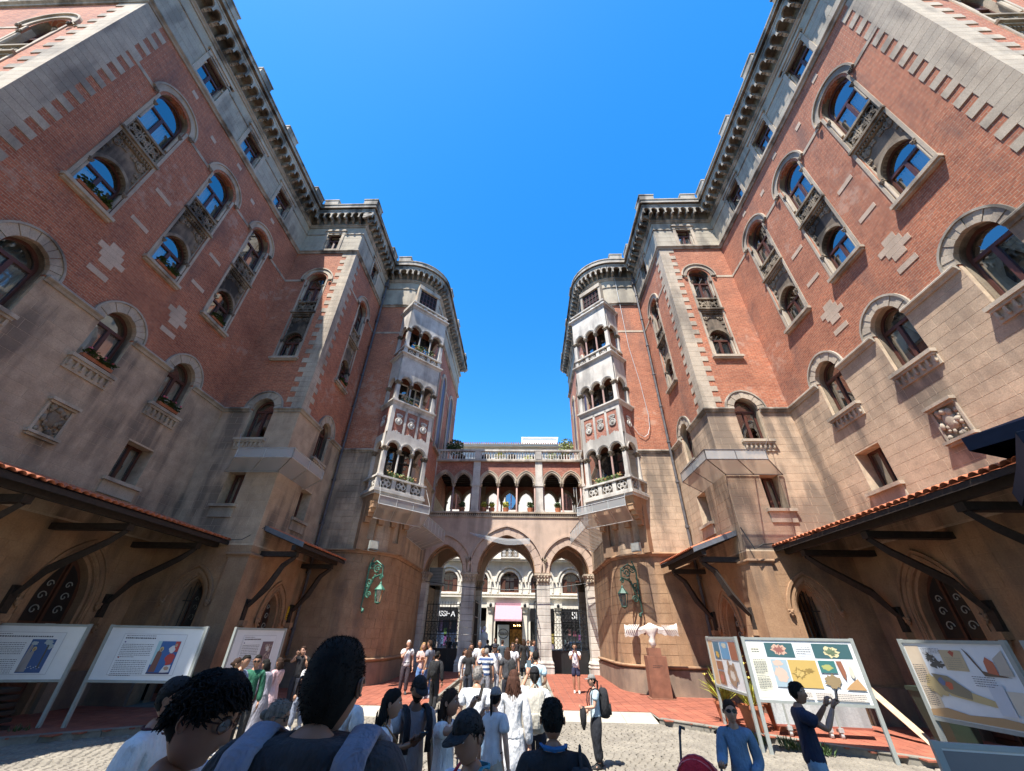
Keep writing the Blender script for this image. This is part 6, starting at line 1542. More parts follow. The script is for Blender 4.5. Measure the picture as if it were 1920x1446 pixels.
def all_fixtures():
    church(); gateway(); street(); boards(); wing_statue(); plants(); clutter()
    canopy(1, 11.42, 9.05, 4.2, 13.62, 5.15, 4.5, 50, 'long terracotta tiled canopy along the right wing, partly sunlit', (12.75, 10.25, 7.75, 5.2))
    canopy(-1, 11.42, 9.0, 4.2, 13.62, 5.15, 4.5, 50, 'long terracotta tiled canopy along the left wing, in shade', (12.75, 10.25, 7.75, 5.2))
    canopy(1, 8.17, 6.6, 13.95, 17.6, 5.05, 4.5, 22, 'short tiled canopy over the door next to the right drum', (14.3, 17.2))
    canopy(-1, 8.17, 6.6, 13.95, 17.6, 5.05, 4.5, 22, 'short tiled canopy over the door next to the left drum', (14.3, 17.2))
    for s in (1, -1):
        sd_ = 'right' if s > 0 else 'left'
        net_frame([(s*10.2, 13.6), (s*8.2, 13.6), (s*8.2, 15.7)], [(s*9.2, 12.55), (s*7.15, 12.55), (s*7.15, 14.9)], 6.95, 7.1, 8.5, 'grey wire catch tray wrapped round the '+sd_+' wing corner', bars=2, mat=M_galv if s < 0 else M_lead)
        L = frame(s*4.86, 17.81, 0, -s*.7071, -.7071)
        P = lambda x, y: tuple((L @ Vector((x, y, 0)))[:2])
        net_frame([P(-s*1.45, .1), P(s*1.0, .1)], [P(-s*1.15, -.95), P(s*1.35, -.95)], 6.2, 6.55, 8.0, 'wire catch tray hung under the '+sd_+' oriel', bars=3)
        net_frame([(s*4.88, 19.2), (s*4.88, 23.6)], [(s*3.95, 18.8), (s*3.6, 23.2)], 6.0, 6.35, 7.8, 'long wire catch tray along the street side of the '+sd_+' tower', bars=7, lip=.6)
        lamp(s)
    floodlight(5.75, 17.65, 5.02, 1); floodlight(-5.6, 17.75, 5.0, -1)
    umbrella(9.05, 4.3, 4.1, 1.6, .55, rad(45), 'navy canvas umbrella poking in from the right edge, lower one'); umbrella(9.9, 5.3, 4.85, 1.3, .5, rad(20), 'navy canvas umbrella poking in from the right edge, upper one')
    # loose cable on the right drum
    mb = MB(); mb.tube([(6.9, 17.72, 22), (7.0, 17.72, 16), (7.25, 17.72, 13.5), (7.35, 17.72, 11.6), (7.3, 17.72, 10.9), (7.15, 17.72, 10.5), (6.95, 17.72, 10.35), (6.7, 17.72, 10.5), (6.45, 17.75, 11.0), (6.25, 17.8, 11.7), (6.15, 17.8, 12.4)], .015, 5); tag(obj(mb, 'loose_cable', M_galv), 'pale cable looping down the brick beside the right oriel', 'cable')
    mb = MB(); mb.tube([(8.12, 13.5, 5.1), (8.3, 13.35, 4.4), (8.6, 13.4, 4.55), (9.0, 13.45, 4.6)], .02, 5); tag(obj(mb, 'wall_cable', M_iron), 'black cable drooping between the two right canopies', 'cable')
    mb = MB(); mb.tube([(-8.1, 13.9, 5.05), (-8.5, 13.5, 4.55), (-9.0, 13.4, 4.5)], .012, 5); tag(obj(mb, 'wall_cable', M_iron), 'thin cable between the two left canopies', 'cable')
    # yellow warning sign by the left door
    r = tag(link(MB().mesh('warning_sign'), 'warning_sign', None, frame(-8.17, 17.15, 2.3, 1, 0)), 'small yellow sign beside the door near the left drum', 'sign')
    mb = MB(); mb.box(-.15, .15, -.03, -.01, 0, .48); obj(mb, 'plate', flat('sign_yellow', (.6, .38, .02)), r, WM[r]); mb = MB()
    for x0, x1, z0, z1 in ((-.1, .1, .1, .13), (-.1, .1, .16, .19), (-.1, .1, .22, .25)): mb.box(x0, x1, -.034, -.03, z0, z1)
    mb.poly([(-.05, -.034, .32), (.05, -.034, .32), (0, -.034, .42)]); obj(mb, 'pictogram', M_black, r, WM[r])
# ---------------------------------------------------------------- people
SKIN_JOBS = []
def skin_job(name, mat, parent, Wm, pts, edges, radii, sub=1, post=None):
    SKIN_JOBS.append((name, mat, parent, Wm, pts, edges, radii, sub, post))
def run_skin_jobs():
    tmp = []
    for name, mat, parent, Wm, pts, edges, radii, sub, post in SKIN_JOBS:
        me = bpy.data.meshes.new('t'); me.from_pydata([tuple(p) for p in pts], edges, []); o = bpy.data.objects.new('t', me); COL.objects.link(o)
        sk = o.modifiers.new('s', 'SKIN'); sk.use_smooth_shade = True; sk.branch_smoothing = .6
        o.data.skin_vertices or None
        bm = bmesh.new(); bm.from_mesh(me); lay = bm.verts.layers.skin.verify()
        for i, v in enumerate(bm.verts): 
            r = radii[i]; v[lay].radius = r if isinstance(r, tuple) else (r, r); v[lay].use_root = (i == 0)
        bm.to_mesh(me); bm.free()
        sb = o.modifiers.new('u', 'SUBSURF'); sb.levels = sub; sb.render_levels = sub
        tmp.append(o)
    bpy.context.view_layer.update(); dg = bpy.context.evaluated_depsgraph_get()
    for o, (name, mat, parent, Wm, pts, edges, radii, sub, post) in zip(tmp, SKIN_JOBS):
        me = bpy.data.meshes.new_from_object(o.evaluated_get(dg)); me.materials.clear()
        mats = mat if isinstance(mat, (list, tuple)) else (mat,)
        if post: me = post(me, mats) or me
        if not me.materials:
            for m_ in mats: me.materials.append(m_)
        link(me, name, parent, Wm)
    for o in tmp: 
        m_ = o.data; bpy.data.objects.remove(o); bpy.data.meshes.remove(m_)
    SKIN_JOBS.clear()
def cloth(c, st=None):
    def mk():
        mt, n, b = newmat('fabric'); b.inputs['Roughness'].default_value = .9
        a = noise(n, 9, 4); w = noise(n, 11, 4, stretch=(1.3, 1.3, .55))
        if st:   # horizontal stripes in object space
            tc = N(n, 'ShaderNodeTexCoord'); sx = N(n, 'ShaderNodeSeparateXYZ'); n.links.new(tc.outputs['Object'], sx.inputs[0]); m1 = N(n, 'ShaderNodeMath', operation='MULTIPLY'); m1.inputs[1].default_value = 7.5; n.links.new(sx.outputs[2], m1.inputs[0]); m2 = N(n, 'ShaderNodeMath', operation='FRACT'); n.links.new(m1.outputs[0], m2.inputs[0])
            rp = rampn(n, m2.outputs[0], [(.0, c), (.499, c), (.5, st), (1, st)]); col = rp
        else: col = mixc(n, 1.0, c, rampn(n, a, [(.3, (.86,)*3), (.7, (1.12,)*3)]), 'MULTIPLY')
        n.links.new(col, b.inputs['Base Color']); bump(n, b, w, .9, .05); return mt
    return cached(('cloth', c, st), mk)
def skinm(c):
    def mk():
        mt, n, b = newmat('skin'); a = noise(n, 12, 4); col = mixc(n, 1.0, c, rampn(n, a, [(.3, (.88, .84, .82)), (.7, (1.1, 1.08, 1.06))]), 'MULTIPLY'); n.links.new(col, b.inputs['Base Color']); b.inputs['Roughness'].default_value = .5; b.inputs['Subsurface Weight'].default_value = .08; b.inputs['Subsurface Radius'].default_value = (.02, .008, .004); return mt
    return cached(('skin', c), mk)
def hairm(c):
    def mk():
        mt, n, b = newmat('hair'); a = noise(n, 60, 4, stretch=(1, 1, .12)); col = mixc(n, 1.0, c, rampn(n, a, [(.3, (.6, .6, .6)), (.7, (1.4, 1.4, 1.4))]), 'MULTIPLY'); n.links.new(col, b.inputs['Base Color']); b.inputs['Roughness'].default_value = .85; b.inputs['Specular IOR Level'].default_value = .25; bump(n, b, a, .35, .004); return mt
    return cached(('hair', c), mk)
SK = {'l': (.50, .29, .20), 'm': (.40, .22, .14), 'd': (.16, .08, .05), 't': (.30, .16, .10)}
BLK, DBR, BRN, GRY, WHT, BLO = (.008, .007, .006), (.035, .018, .011), (.09, .045, .025), (.22, .20, .18), (.55, .53, .50), (.33, .20, .09)
def head_pt(th, ph, sc):
    """th around (0 = front), ph -pi/2..pi/2 ; returns local point, unit head height 1 centred"""
    cp = max(0, cos(ph))**(.66 if ph > 0 else .8); x = sin(th)*cp; y = -cos(th)*cp; z = sin(ph)
    X, Y_, Z = x*.335, y*.41, z*.5
    if z < 0:
        t = -z; X *= 1-.38*t**1.4; 
        if y < 0: Y_ = Y_*(1-.12*t)-.03*t
        else: Y_ *= 1-.45*t**1.2
    fr = max(0, -y)
    g = lambda a, b, s1, s2: exp(-((X-a)/s1)**2-((Z-b)/s2)**2)
    if fr > .2:
        n_ = exp(-(X/.055)**2)*(max(0, 1-abs(Z+.03)/.16) if Z > -.14 else max(0, 1-abs(Z+.14)/.04)*.6)
        prof = .10*exp(-(X/.05)**2)*(1 if -.14 < Z < .1 else 0)*((.1-Z)/.24)
        Y_ -= max(0, prof)
        Y_ += .045*(g(-.14, .07, .07, .045)+g(.14, .07, .07, .045))
        Y_ -= .02*exp(-((Z-.14)/.04)**2)*exp(-(X/.2)**2)
        Y_ -= .022*g(0, -.235, .09, .035); Y_ += .015*g(0, -.31, .1, .03); Y_ -= .035*g(0, -.40, .1, .06)
    return (X*sc, Y_*sc, Z*sc)
def head_mesh(hh, near):
    n, m = (44, 34) if near else (20, 15); mb = MB(); rings = []
    for i in range(1, m):
        ph = -pi/2+pi*i/m; rings.append([head_pt(2*pi*j/n, ph, hh) for j in range(n)])
    mb.loft(rings)
    for sx in (-1, 1):       # ears
        e = [(sx*.325*hh, .03*hh, .02*hh)]
        mb.ball((sx*.355*hh, .045*hh, -.01*hh), .1*hh, 8 if near else 6, 7 if near else 4, (.36, .62, 1.0))
        if near: mb.tube([(sx*.385*hh, (.04+.055*cos(a))*hh, (.01+.085*sin(a))*hh) for a in [(-1.9+i*.42) for i in range(12)]], .014*hh, 6)
    return mb
def face_bits(root, M, hh, near, beard=None, shades=False, glasses=False, mouth=True, lady=False):
    mb = MB(); mb.cm = 0
    y = -.385*hh
    for sx in (-1, 1):
        if near: mb.ball((sx*.14*hh, -.325*hh, .065*hh), .052*hh, 10, 8, (1, .8, .62))
    if near:
        mb.cm = 1
        for sx in (-1, 1): mb.ball((sx*.135*hh, -.358*hh, .062*hh), .024*hh, 8, 6, (1, .6, 1))
    else:
        mb.cm = 1
        for sx in (-1, 1): mb.ball((sx*.14*hh, -.345*hh, .065*hh), .04*hh, 6, 4, (1, .5, .5))
    mb.cm = 1
    for sx in (-1, 1): mb.tube([(sx*.07*hh, -.405*hh, .135*hh), (sx*.14*hh, -.4*hh, .155*hh), (sx*.215*hh, -.35*hh, .13*hh)], [.012*hh, .017*hh, .008*hh], 5)
    mb.cm = 2; mb.ball((0, -.425*hh, -.235*hh), .05*hh, 8, 6, (1.4, .35, .38))
    o = obj(mb, 'facial_features', (flat('eye_white', (.6, .58, .54)), flat('iris_dark', (.02, .012, .008)), flat('lips', (.32, .11, .09))), root, M, smooth=True)
    if shades or glasses:
        mb = MB(); fm = M_black if shades else plain('spectacle_frame', (.04, .015, .012), .3)
        for sx in (-1, 1):
            cx = sx*.145*hh; rim = [(cx+cos(2*pi*i/14)*.115*hh, -.425*hh+abs(cx+cos(2*pi*i/14)*.115*hh)*.25, .055*hh+sin(2*pi*i/14)*.08*hh) for i in range(15)]
            mb.tube(rim, .011*hh, 5)
            if shades: mb.poly(rim[:-1])
            mb.tube([(sx*.255*hh, -.36*hh, .085*hh), (sx*.34*hh, -.15*hh, .08*hh), (sx*.35*hh, .06*hh, .06*hh)], .011*hh, 5)
        mb.tube([(-.03*hh, -.44*hh, .075*hh), (.03*hh, -.44*hh, .075*hh)], .011*hh, 5)
        obj(mb, 'sunglasses' if shades else 'spectacles', fm, root, M)
        if glasses:
            mb = MB()
            for sx in (-1, 1): mb.poly([(sx*.145*hh+cos(2*pi*i/14)*.11*hh, -.42*hh+abs(sx*.145+cos(2*pi*i/14)*.11)*hh*.25, .055*hh+sin(2*pi*i/14)*.076*hh) for i in range(14)])
            obj(mb, 'lens', M_glass, root, M)
    if beard:
        mb = MB(); n = 18; rg = []
        for i in range(7):
            ph = -1.35+.17*i; rg.append([tuple(c*1.035 for c in head_pt(-1.5+3*j/n, ph, hh)) for j in range(n+1)])
        mb.loft(rg, cap=False, closed=False); obj(mb, 'beard', hairm(beard), root, M, smooth=True)
def hair(root, M, hh, style, col, near, seed=1):
    mt = hairm(col); rnd = random.Random(seed); n, m = (40, 26) if near else (20, 13); mb = MB()
    th_l = {'buzz': .1, 'short': .12, 'curly': .2}.get(style, .13)
    off = {'buzz': .028, 'short': .06, 'curly': .1, 'bald': .02}.get(style, .055)
    if style not in ('none',):
        rings = []
        for i in range(m+1):
            row = []
            for j in range(n):
                th = 2*pi*j/n; front = (cos(th)+1)/2
                lo = -.75 if style in ('long', 'bun', 'pony') else (-.52 if style != 'buzz' else -.85)
                phl = lo*(1-front)**.8+.62*front**1.0 if front > .5 else lo*(1-front)**.8+.62*front**1.6+(.0 if style in ('long',) else .05)
                if style not in ('long', 'bun', 'pony', 'wavy', 'verylong'): tq = min(1, max(0, (front-.3)/.5)); phl = lo+(.62-lo)*tq**.6
                ph = phl+(pi/2-phl)*i/m
                p = Vector(head_pt(th, ph, hh)); 
                thick = off*(min(1, i/3) if style != 'buzz' else min(1, .35+i/4))
                jj = (rnd.uniform(-.012, .02) if style != 'buzz' else rnd.uniform(-.002, .003))*(1.8 if style == 'curly' else 1)
                q = p*(1+thick+jj)
                if p.y < 0 and ph > .3: q.z += hh*off*.5
                row.append(tuple(q))
            rings.append(row)
        mb.loft(rings, cap=False)
    if style in ('short', 'curly') or (near and style in ('bun', 'long')):
        cnt = {'short': 260 if near else 34, 'curly': 1500, 'bun': 90, 'long': 60}[style] if near or style != 'bun' else 0
        for i in range(cnt):
            th = rnd.uniform(0, 2*pi); front = (cos(th)+1)/2; ph = rnd.uniform((-.3*(1-front)+.55*front) if abs(front-.5) > .22 else .15, 1.5)
            p = Vector(head_pt(th, ph, hh))*1.03; d = Vector((p.x, p.y, p.z*.6)).normalized(); t = d.cross(Vector((rnd.gauss(0, 1), rnd.gauss(0, 1), rnd.gauss(0, 1)))).normalized()
            L_ = hh*({'short': .09, 'curly': .15, 'bun': .12, 'long': .15}[style])*rnd.uniform(.6, 1.2)
            if style == 'curly':
                u2 = d.cross(t); pts = [p+d*L_*(.1+.6*q)+ (t*cos(q*5+i)+u2*sin(q*5+i))*L_*.3+Vector((0, -.05*hh*q if front > .6 else 0, -.07*hh*q*q)) for q in (0, .3, .65, 1)]
            else: pts = [p, p+d*L_*.4+t*L_*.3, p+d*L_*.45+t*L_*.9]
            mb.tube(pts, [hh*.016, hh*.014, hh*.004] if len(pts) == 3 else [hh*.02, hh*.018, hh*.014, hh*.006], 4)
    if style == 'buzz' and near:
        for i in range(2600):
            th = rnd.uniform(0, 2*pi); front = (cos(th)+1)/2; ph = rnd.uniform(-.8*(1-front)+.5*front if front < .3 else .15, 1.55)
            p = Vector(head_pt(th, ph, hh))*1.02; d = Vector((p.x, p.y+.02*hh, p.z)).normalized(); q = p+d*hh*rnd.uniform(.02, .036)+Vector((rnd.gauss(0, 1), rnd.gauss(0, 1), rnd.gauss(-1, 1)))*hh*.008; w_ = d.orthogonal().normalized()*hh*.006
            mb.poly([p-w_, p+w_, q])
    if style in ('long', 'verylong', 'wavy'):
        L_ = {'long': 1.3, 'wavy': 2.3, 'verylong': 2.0}[style]*hh; rg = []
        for i in range(12):
            q = i/11; z = .2*hh-L_*q; wd = (.36+.13*sin(q*pi*.9))*hh*(1-.35*q**3); dp = (.2+.05*sin(q*3))*hh*(1-.45*q); wv = (.03*sin(q*16) if style == 'wavy' else .012*sin(q*9))*hh
            cy = (.24+.10*min(1, q*2))*hh
            rg.append([(cos(2*pi*j/20)*wd*(1+.06*sin(j*5+q*9))+wv, cy+sin(2*pi*j/20)*dp*(1+.08*sin(j*3+q*4)), z+.02*hh*sin(j*2.3)*(q > .8)) for j in range(20)])
        mb.loft(rg)
        for i in range(60 if near else 16):
            a = rnd.uniform(0, 2*pi); q0 = rnd.uniform(.1, .7); pts = []
            for k in range(6):
                q = q0+.07*k*(1.4 if near else 1); wd = (.38+.13*sin(q*pi*.9))*hh; pts.append((cos(a)*wd+.03*hh*sin(q*18+i), .3*hh+sin(a)*.27*hh, .2*hh-L_*q))
            mb.tube(pts, [hh*.02]*5+[hh*.004], 4)
    if style == 'bun': mb.ball((0, .44*hh, .02*hh), .15*hh, 10, 8, (1.1, 1, 1))
    if style == 'pony': mb.tube([(0, .4*hh, .1*hh), (0, .56*hh, -.05*hh), (0, .55*hh, -.5*hh), (.03*hh, .5*hh, -.95*hh)], [.07*hh, .1*hh, .09*hh, .02*hh], 8)
    obj(mb, 'hair', mt, root, M, smooth=True)
def cap_(root, M, hh, col, brim=None, back=False):
    mb = MB(); rings = []
    for i in range(8):
        ph = .34+(pi/2-.34)*i/7; rings.append([tuple(Vector(head_pt(2*pi*j/18, ph-.12*(1-cos(2*pi*j/18))*.5*(1-i/7), hh))*1.09+Vector((0, 0, .035*hh))) for j in range(18)])
    mb.loft(rings); mb.ball((0, 0, .575*hh), .025*hh, 6, 4)
    c = obj(mb, 'cap', cloth(col), root, M, smooth=True)
    mb = MB(); rg = []
    for i in range(9):
        a = -1.05+2.1*i/8; p0 = Vector((sin(a)*.35*hh, -cos(a)*.44*hh, .19*hh)); p1 = Vector((sin(a)*.36*hh, -.12*hh-cos(a)*.68*hh, .12*hh-.03*hh*cos(a)*0)); rg.append([p0, p1, p1+Vector((0, 0, .02*hh)), p0+Vector((0, 0, .03*hh))])
    mb.loft(rg); obj(mb, 'cap_brim', cloth(brim or col), c, M, smooth=True)
def hand_into(mb, wrist, d, palm_n, L_, curl=.3, near=False):
    """hand of length L_, pointing along d, palm facing palm_n"""
    d = d.normalized(); pn = (palm_n-d*palm_n.dot(d)).normalized(); s_ = d.cross(pn)
    W_ = L_*.42; P = lambda a, b, c: wrist+d*a*L_+s_*b*L_+pn*c*L_
    mb.loft([[P(a, b, c) for b, c in ((-w, -t), (w, -t), (w, t), (-w, t))] for a, w, t in ((-.06, .12, .10), (.12, .19, .10), (.36, .22, .09), (.52, .21, .07))])
    n = 6 if near else 4
    for i, (b, l) in enumerate(((-.165, .40), (-.055, .47), (.055, .44), (.16, .34))):
        a0 = .48; pts = [P(a0, b, 0)]; ang = 0; cur = pts[0]
        for k in range(3):
            ang += curl*(.8+.3*k); cur = cur+(d*cos(ang)+pn*sin(ang))*l*L_/3*1.05; pts.append(cur)
        mb.tube(pts, [L_*.052, L_*.05, L_*.045, L_*.032], n)
    th = [P(.08, -.17, .02), P(.26, -.32, .10), P(.40, -.36, .18), P(.5, -.33, .24)]
    mb.tube(th, [L_*.07, L_*.062, L_*.052, L_*.035], n)
ARMS = {   # elbow, wrist offsets from the shoulder in units of H for the +x arm (x outward, y forward is negative)
    'down': ((.035, .012, -.17), (.045, -.02, -.325)), 'bent': ((.03, .02, -.17), (-.02, -.10, -.22)), 'phone': ((.01, -.09, -.13), (-.07, -.19, -.0)),
    'photo': ((.03, -.12, -.08), (-.03, -.22, .05)), 'high': ((.03, -.10, .0), (-.04, -.20, .12)), 'look': ((.02, -.02, -.17), (-.06, -.15, -.13)), 'face': ((.02, -.08, -.14), (-.07, -.09, .0)),
    'cross': ((.02, -.02, -.17), (-.10, -.10, -.12)), 'hip': ((.08, .04, -.15), (.0, -.03, -.26)), 'chest': ((.03, .0, -.16), (-.09, -.09, -.08)), 'swing': ((.03, .06, -.16), (.03, .04, -.32)), 'fwd': ((.02, -.05, -.16), (.02, -.14, -.28)),
    'hold': ((.03, -.05, -.16), (.03, -.19, -.17)), 'headup': ((.07, -.06, -.06), (-.03, -.09, .06))}
def person(X, Y, H, rz, label, skin='m', hr=('short', BLK), shirt=(.7, .7, .7), pants=(.03, .035, .05), legs='pants', sleeve=.55, arms=('down', 'down'), stride=.03, lean=0., nod=0., turn=0., cap=None, shades=False, glasses=False, beard=None,
           pack=None, bag=None, phone=False, shoes=(.5, .5, .5), lady=False, near=0, zoff=None, stripes=None, long_top=None, group=None, wide=1.0, lanyard=None, straps=None, trim=None, belt=None, side_pack=None, extra=None, nk=.012, hs=1.0):
    z0 = (gz(Y) if zoff is None else zoff)
    root = thing('person', label, 'person', (X, Y, z0), rad(rz), group)
    W_ = WM[root]; V = Vector
    def ln(p): p = V(p); k = max(0, p.z/H-.5); p.y -= lean*k*H*1.2; return p
    wsh = (.094 if lady else .108)*wide; hipw = .055
    hip = lambda s: ln((s*hipw*H, 0, .515*H)); knee = lambda s: V((s*.056*H, -.02*H+(-.5*stride*H*s), .285*H)); ank = lambda s: V((s*.055*H, .012*H-s*stride*H*1.1+.0, .048*H)); toe = lambda s: ank(s)+V((s*.012*H, -.085*H, -.028*H))
    sh = lambda s: ln((s*wsh*H, .008*H, .806*H))
    el, wr = {}, {}
    for s, a in ((1, arms[0]), (-1, arms[1])):
        e, w = ARMS[a]; el[s] = sh(s)+V((s*e[0], e[1], e[2]))*H; wr[s] = sh(s)+V((s*w[0], w[1], w[2]))*H
    pel, wai, che, uch, nb, nt = ln((0, .0, .54*H)), ln((0, .0, .62*H)), ln((0, .003*H, .72*H)), ln((0, .006*H, .79*H)), ln((0, .01*H, .835*H)), ln((0, -.002*H, .888*H-nk*H))
    ft = 1.08 if not lady else .98
    rx = lambda a, b=None: (a*H, (b if b else a)*H)
    chain = [(pel, rx(.077, .06)), (wai, rx(.066 if not lady else .058, .052)), (che, rx(.07, .055)), (uch, rx(.05, .045)), (nb, rx(.037, .037)), (nt, rx(.036, .037))]
    pts = [c[0] for c in chain]; rs = [c[1] for c in chain]; ed = [(0, 1), (1, 2), (2, 3), (3, 4), (4, 5)]
    def add(p, r, frm):
        pts.append(p); rs.append(r); ed.append((frm, len(pts)-1)); return len(pts)-1
    for s in (1, -1):
        i = add(sh(s), rx(.033), 3); i = add(sh(s).lerp(el[s], .5), rx(.027), i); i = add(el[s], rx(.023), i); i = add(el[s].lerp(wr[s], .35), rx(.023), i); i = add(wr[s], rx(.015), i)
        i = add(hip(s), rx(.054), 0); i = add(hip(s).lerp(knee(s), .45), rx(.047), i); i = add(knee(s), rx(.034), i); i = add(knee(s).lerp(ank(s), .3), rx(.035), i); i = add(ank(s), rx(.02), i); i = add(toe(s)+V((0, .02*H, 0)), rx(.018), i)
    hh = .138*H*hs; hc = nt+V((0, -.018*H, .052*H)); HM = Matrix.Translation(hc) @ Matrix.Rotation(rad(turn), 4, 'Z') @ Matrix.Rotation(rad(nod), 4, 'X')
    hb = head_mesh(hh, near); extra_v = [tuple(HM @ V(v)) for v in hb.v]
    hm = MB()
    for s in (1, -1): hand_into(hm, wr[s], (wr[s]-el[s]) if arms[0 if s > 0 else 1] in ('down', 'swing', 'hip', 'bent', 'hold') else (wr[s]-el[s]).normalized()*.6+V((0, -.3, .8)), V((-s, -.2, 0)) if arms[0 if s > 0 else 1] in ('down', 'swing', 'bent') else V((0, -1, 0.1)), .105*H, .3 if arms[0 if s > 0 else 1] in ('down', 'swing') else .75, near)
    ms = skinm(SK[skin])
    def joinpost(me, mats):
        k = len(me.vertices); vs = [tuple(v.co) for v in me.vertices]+extra_v+hm.v; fs = [tuple(p.vertices) for p in me.polygons]+[tuple(k+q for q in f) for f in hb.f]; k2 = k+len(extra_v); fs += [tuple(k2+q for q in f) for f in hm.f]
        m2 = bpy.data.meshes.new('body'); m2.from_pydata(vs, [], fs); m2.polygons.foreach_set('use_smooth', [True]*len(fs)); m2.update(); bpy.data.meshes.remove(me); return m2
    skin_job('body', ms, root, W_, pts, ed, rs, 2 if near else 1, joinpost)
    # top
    sc = cloth(shirt, stripes); g = .013
    low = ln((0, 0, (.475 if long_top is None else .52)*H))
    P = [low, ln((0, 0, .55*H)), wai, che, uch, nb+V((0, -.0*H, .004*H))]; R_ = [rx(.098*wide, .08), rx(.1*wide, .08), rx((.088 if not lady else .077)*wide, .07), rx((.098 if not lady else .09)*wide, .08), rx(.078, .068), rx(.05, .05)]; E = [(0, 1), (1, 2), (2, 3), (3, 4), (4, 5)]
    for s in (1, -1):
        P.append(sh(s)); R_.append(rx(.052)); E.append((4, len(P)-1))
        if sleeve <= 1:
            P.append(sh(s).lerp(el[s], sleeve*.6)); R_.append(rx(.05)); E.append((len(P)-2, len(P)-1)); P.append(sh(s).lerp(el[s], sleeve*1.15)); R_.append(rx(.05)); E.append((len(P)-2, len(P)-1))
        else:
            P.append(el[s]); R_.append(rx(.042)); E.append((len(P)-2, len(P)-1)); P.append(el[s].lerp(wr[s], .95)); R_.append(rx(.034)); E.append((len(P)-2, len(P)-1))
    skin_job('top', sc, root, W_, P, E, R_, 2 if near else 1)
    def cone(z_top, z_bot, r0, r1, mat, nm, dy=0):
        mb = MB(); rg = []
        for i in range(9):
            q = i/8; z = z_top+(z_bot-z_top)*q; r = r0+(r1-r0)*q**.8
            rg.append([(cos(2*pi*j/28)*r*H*1.12*(1+.05*q*sin(j*2.7)), ln((0, 0, z*H)).y+dy+sin(2*pi*j/28)*r*H*.8*(1+.06*q*sin(j*3.1+1)), z*H) for j in range(28)])
        mb.loft(rg); obj(mb, nm, mat, root, W_, smooth=True)
    if long_top: cone(.60, long_top, .078, .105, sc, 'tunic_skirt')
    pm = cloth(pants)
    if legs in ('pants', 'shorts', 'wide'):
        kk = 1.35 if legs == 'wide' else 1.0
        P = [ln((0, 0, .60*H)), ln((0, 0, .535*H))]; R_ = [rx(.085, .07), rx(.098, .08)]; E = [(0, 1)]
        for s in (1, -1):
            P.append(hip(s)+V((0, 0, -.02*H))); R_.append(rx(.073)); E.append((1, len(P)-1)); P.append(hip(s).lerp(knee(s), .5)); R_.append(rx(.062*kk)); E.append((len(P)-2, len(P)-1))
            if legs == 'shorts': P.append(hip(s).lerp(knee(s), .85)); R_.append(rx(.062)); E.append((len(P)-2, len(P)-1))
            else:
                P.append(knee(s)); R_.append(rx(.05*kk)); E.append((len(P)-2, len(P)-1)); P.append(knee(s).lerp(ank(s), .5)); R_.append(rx(.046*kk)); E.append((len(P)-2, len(P)-1)); P.append(ank(s)+V((0, 0, .01*H))); R_.append(rx(.042*kk)); E.append((len(P)-2, len(P)-1))
        skin_job('shorts' if legs == 'shorts' else 'trousers', pm, root, W_, P, E, R_, 2 if near else 1)
    elif legs == 'dress': cone(.60, .045, .075, .15, pm, 'skirt')
    elif legs == 'skirt': cone(.60, .33, .075, .11, pm, 'skirt')
    for s in (1, -1):
        a = ank(s); mb = MB(); mb.loft([[a+V((cos(2*pi*j/10)*w*H, (dy+sin(2*pi*j/10)*l)*H, z*H)) for j in range(10)] for z, w, l, dy in ((-.047, .024, .068, -.035), (-.03, .028, .07, -.035), (-.005, .024, .05, -.02), (.015, .02, .024, .002))]); obj(mb, 'shoe', cloth(shoes), root, W_, smooth=True)
    HW = W_ @ HM
    hair(root, HW, hh, hr[0], hr[1], near, int(X*100) % 97)
    face_bits(root, HW, hh, near, beard, shades, glasses)
    if cap: cap_(root, HW, hh, *cap) if isinstance(cap[0], tuple) else cap_(root, HW, hh, cap)
    if belt:
        mb = MB(); mb.loft([[(cos(2*pi*j/20)*.083*H*wide, ln((0, 0, .575*H)).y+sin(2*pi*j/20)*.068*H, z*H) for j in range(20)] for z in (.565, .585)]); obj(mb, 'belt', cloth(belt), root, W_)
    # bags
    def straps_(col, x=.065, w=.017):
        for s in (1, -1):
            mb = MB(); xx = s*x*H
            path = [((0, -.088, .62), (0, -1, 0)), ((0, -.094, .70), (0, -1, 0)), ((0, -.084, .775), (0, -1, .5)), ((0, -.05, .822), (0, -.5, 1)), ((0, .005, .842), (0, 0, 1)), ((0, .055, .822), (0, .5, 1)), ((0, .086, .765), (0, 1, .4)), ((0, .094, .70), (0, 1, 0)), ((0, .09, .62), (0, 1, 0))]
            rg = []
            for (a_, b_, c_), nn in path:
                p = ln((xx+a_, b_*H, c_*H)); nv = V(nn).normalized(); rg.append([p+V((cos(q)*w*H, 0, 0))+nv*(sin(q)*.007*H+.003*H) for q in [2*pi*k/12 for k in range(12)]])
            mb.loft(rg); obj(mb, 'backpack_strap', cloth(col), root, W_, smooth=True)
    if straps: straps_(straps, .075, .022)
